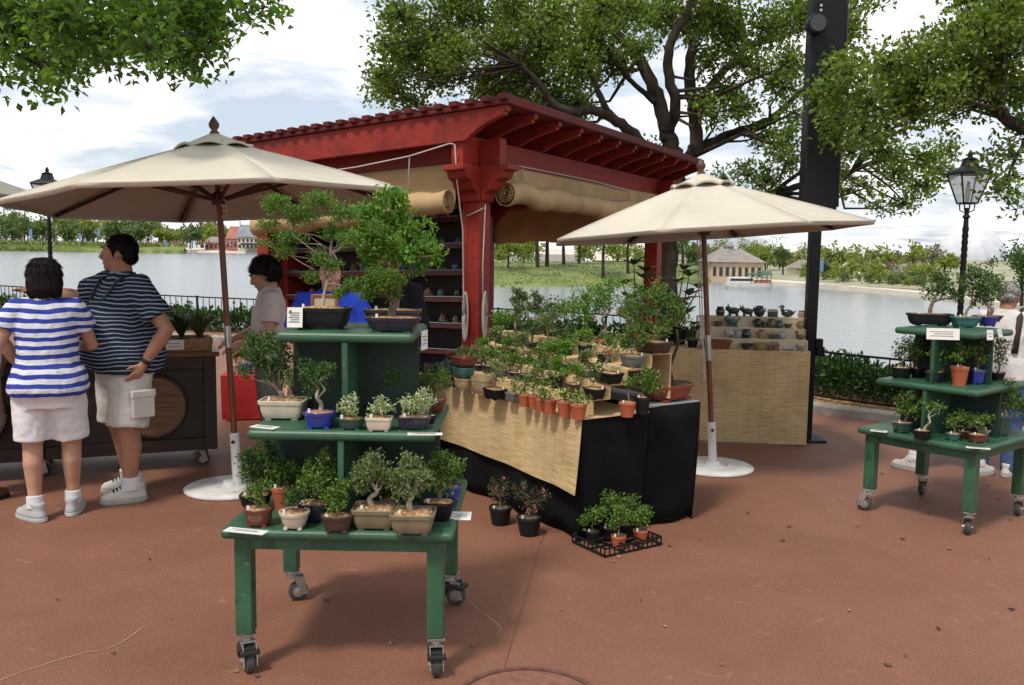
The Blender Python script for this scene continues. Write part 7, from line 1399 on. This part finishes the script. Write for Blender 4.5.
mb = MB(X); mb.tube([V((-.16, -.02, 1.47)), V((-.13, .09, 1.42)), V((-.02, .185, 1.22)), V((.05, .225, 1.12))], .009, 6); mb.tube([V((.10, -.03, 1.47)), V((.11, .08, 1.42)), V((.09, .185, 1.24)), V((.06, .225, 1.12))], .009, 6); mb.build('camera_strap', M_BRAKE, tm, smooth=True)
c0 = X @ V((.055, .25, 1.07)); t = thing('camera', 'black compact camera hanging on the chest of the man in navy stripes', 'camera', tuple(c0), math.atan2(.64, -.77)); M = MW[t.name]; mb = MB(M); mb.box((0, 0, 0), (.11, .045, .075)); mb.build('camera_body', M_BRAKE, t, bevel=.006); mb = MB(M); mb.tube([(0, .02, 0), (0, .06, 0)], [.027, .025], 18); mb.build('lens', M_BRAKE, t, smooth='auto')
d = (A[0][2] - A[0][1]).normalized(); mb = MB(X); mb.tube([A[0][2] - d * .03, A[0][2] - d * .008], .037, 16); wt = mb.build('watch_strap', M_BRAKE, tm, smooth='auto'); mb = MB(X); mb.ell(A[0][2] - d * .019 + V((-.03, -.01, .012)), (.012, .02, .02), 12, 8); mb.build('watch_face', M_STEEL, wt, smooth=True)
for s in (-1,):
    mb = MB(X); mb.box((-.255, .005, .64), (.022, .15, .16), .0); mb.build('cargo_pocket', MATS['khaki cargo cloth'], tm, bevel=.012, seg=3); mb = MB(X); mb.box((-.258, .005, .715), (.028, .16, .05)); mb.build('pocket_flap', MATS['khaki cargo cloth'], tm, bevel=.010, seg=3)
p = at(269, 300, 6.95); tl, X, A = person('woman with dark curly hair in pale top looking down behind the umbrella', (p.x, p.y, 0), (-.93, -.36), 1.60, SK3, cloth('pale pink top', (.62, .54, .53)), cloth('grey trousers', (.16, .16, .15)), HBR, 'curly', fat=1.05, arms={-1: ((-.25, .03, 1.12), (-.15, .26, 1.02), (.3, 0, -1), (0, 0, 1), .5), 1: ((.25, .06, 1.12), (.12, .28, 1.04), (-.3, 0, -1), (0, 0, 1), .5)}, sleeve=.7, pantlen=.1, tilt=-.45, yaw=.0)
mb = MB(X); mb.tube([V((.10, -.06, 1.46)), V((.085, .06, 1.43)), V((.0, .135, 1.25)), V((-.13, .12, 1.02)), V((-.19, .04, .92))], .010, 6); mb.build('bag_strap', M_DWOOD, tl, smooth=True)
p = at(331, 300, 5.6); person('vendor in bright blue shirt standing behind the feathery bonsai', (p.x, p.y, 0), (.12, -1), 1.66, SK2, cloth('bright blue shirt cloth', (.018, .045, .36)), cloth('dark trousers', (.02, .02, .025)), HB, 'short', pantlen=.1, tilt=-.2, arms={-1: ((-.26, .02, 1.12), (-.14, .22, .98), (.4, 0, -1), (0, 0, 1), .5)})
p = at(390, 300, 6.3); person('vendor in black shirt standing behind the glossy leaved bonsai', (p.x, p.y, 0), (-.25, -1), 1.72, SK2, cloth('black shirt cloth', (.010, .010, .013)), MATS['dark trousers'], HBR, 'short', pantlen=.1, tilt=-.15, sleeve=1.0, arms={-1: ((-.22, .02, 1.12), (-.08, .24, 1.02), (.4, 0, -1), (0, 0, 1), .5), 1: ((.22, .02, 1.12), (.08, .26, 1.02), (-.4, 0, -1), (0, 0, 1), .5)})
p = at(1008, 300, 6.95); tg, X, A = person('grey haired man in white T-shirt with dark shoulder strap beside right stand', (p.x, p.y, 0), (.62, .78), 1.50, SK1, cloth('white tee cloth', (.58, .55, .54)), cloth('blue jeans cloth', (.05, .085, .18)), HGR, 'grey', fat=1.1, belly=.02, pantlen=.1, yaw=-.2, tilt=-.25, arms={1: ((.28, .02, 1.14), (.16, .22, 1.06), (-.4, 0, -1), (0, 0, 1), .5)}, feet={-1: (-.13, .02, .3), 1: (.1, 0, -.2)})
mb = MB(X); mb.tube([V((.12, .13, 1.12)), V((.125, .10, 1.36)), V((.12, .0, 1.465)), V((.115, -.09, 1.40)), V((.10, -.14, 1.1))], .028, 8); mb.build('shoulder_strap', mat('dark brown strap', (.035, .022, .02), .8), tg, smooth=True)
p = gnd(945, 474); person('person in shorts and white trainers bending down behind the right stand', (p.x + .02, p.y + .05, 0), (.28, .96), 1.62, SK3, cloth('olive shirt cloth', (.10, .10, .07)), cloth('navy shorts cloth', (.03, .035, .06)), HBR, 'short', lean=R_(78), pantlen=.5, feet={-1: (-.25, .0, .9), 1: (.24, .0, -.9)}, arms={-1: ((-.22, .15, 1.2), (-.15, .33, 1.12)), 1: ((.22, .15, 1.2), (.15, .33, 1.12))})
p = gnd(-24, 500); person('person in grey patterned top cut off by the left edge', (p.x, p.y, 0), (.3, .95), 1.62, SK2, mat('grey patterned top', (.18, .18, .18), .9, .5, 30), cloth('tan shorts cloth', (.30, .24, .17)), HBR, 'short', fat=1.2, shoem=(cloth('brown sandal', (.09, .05, .03)), M_BRAKE, M_BRAKE), sock=False, arms={1: ((.30, .0, 1.12), (.33, .12, .92), (-1, 0, 0), (0, 1, 0), .5)})
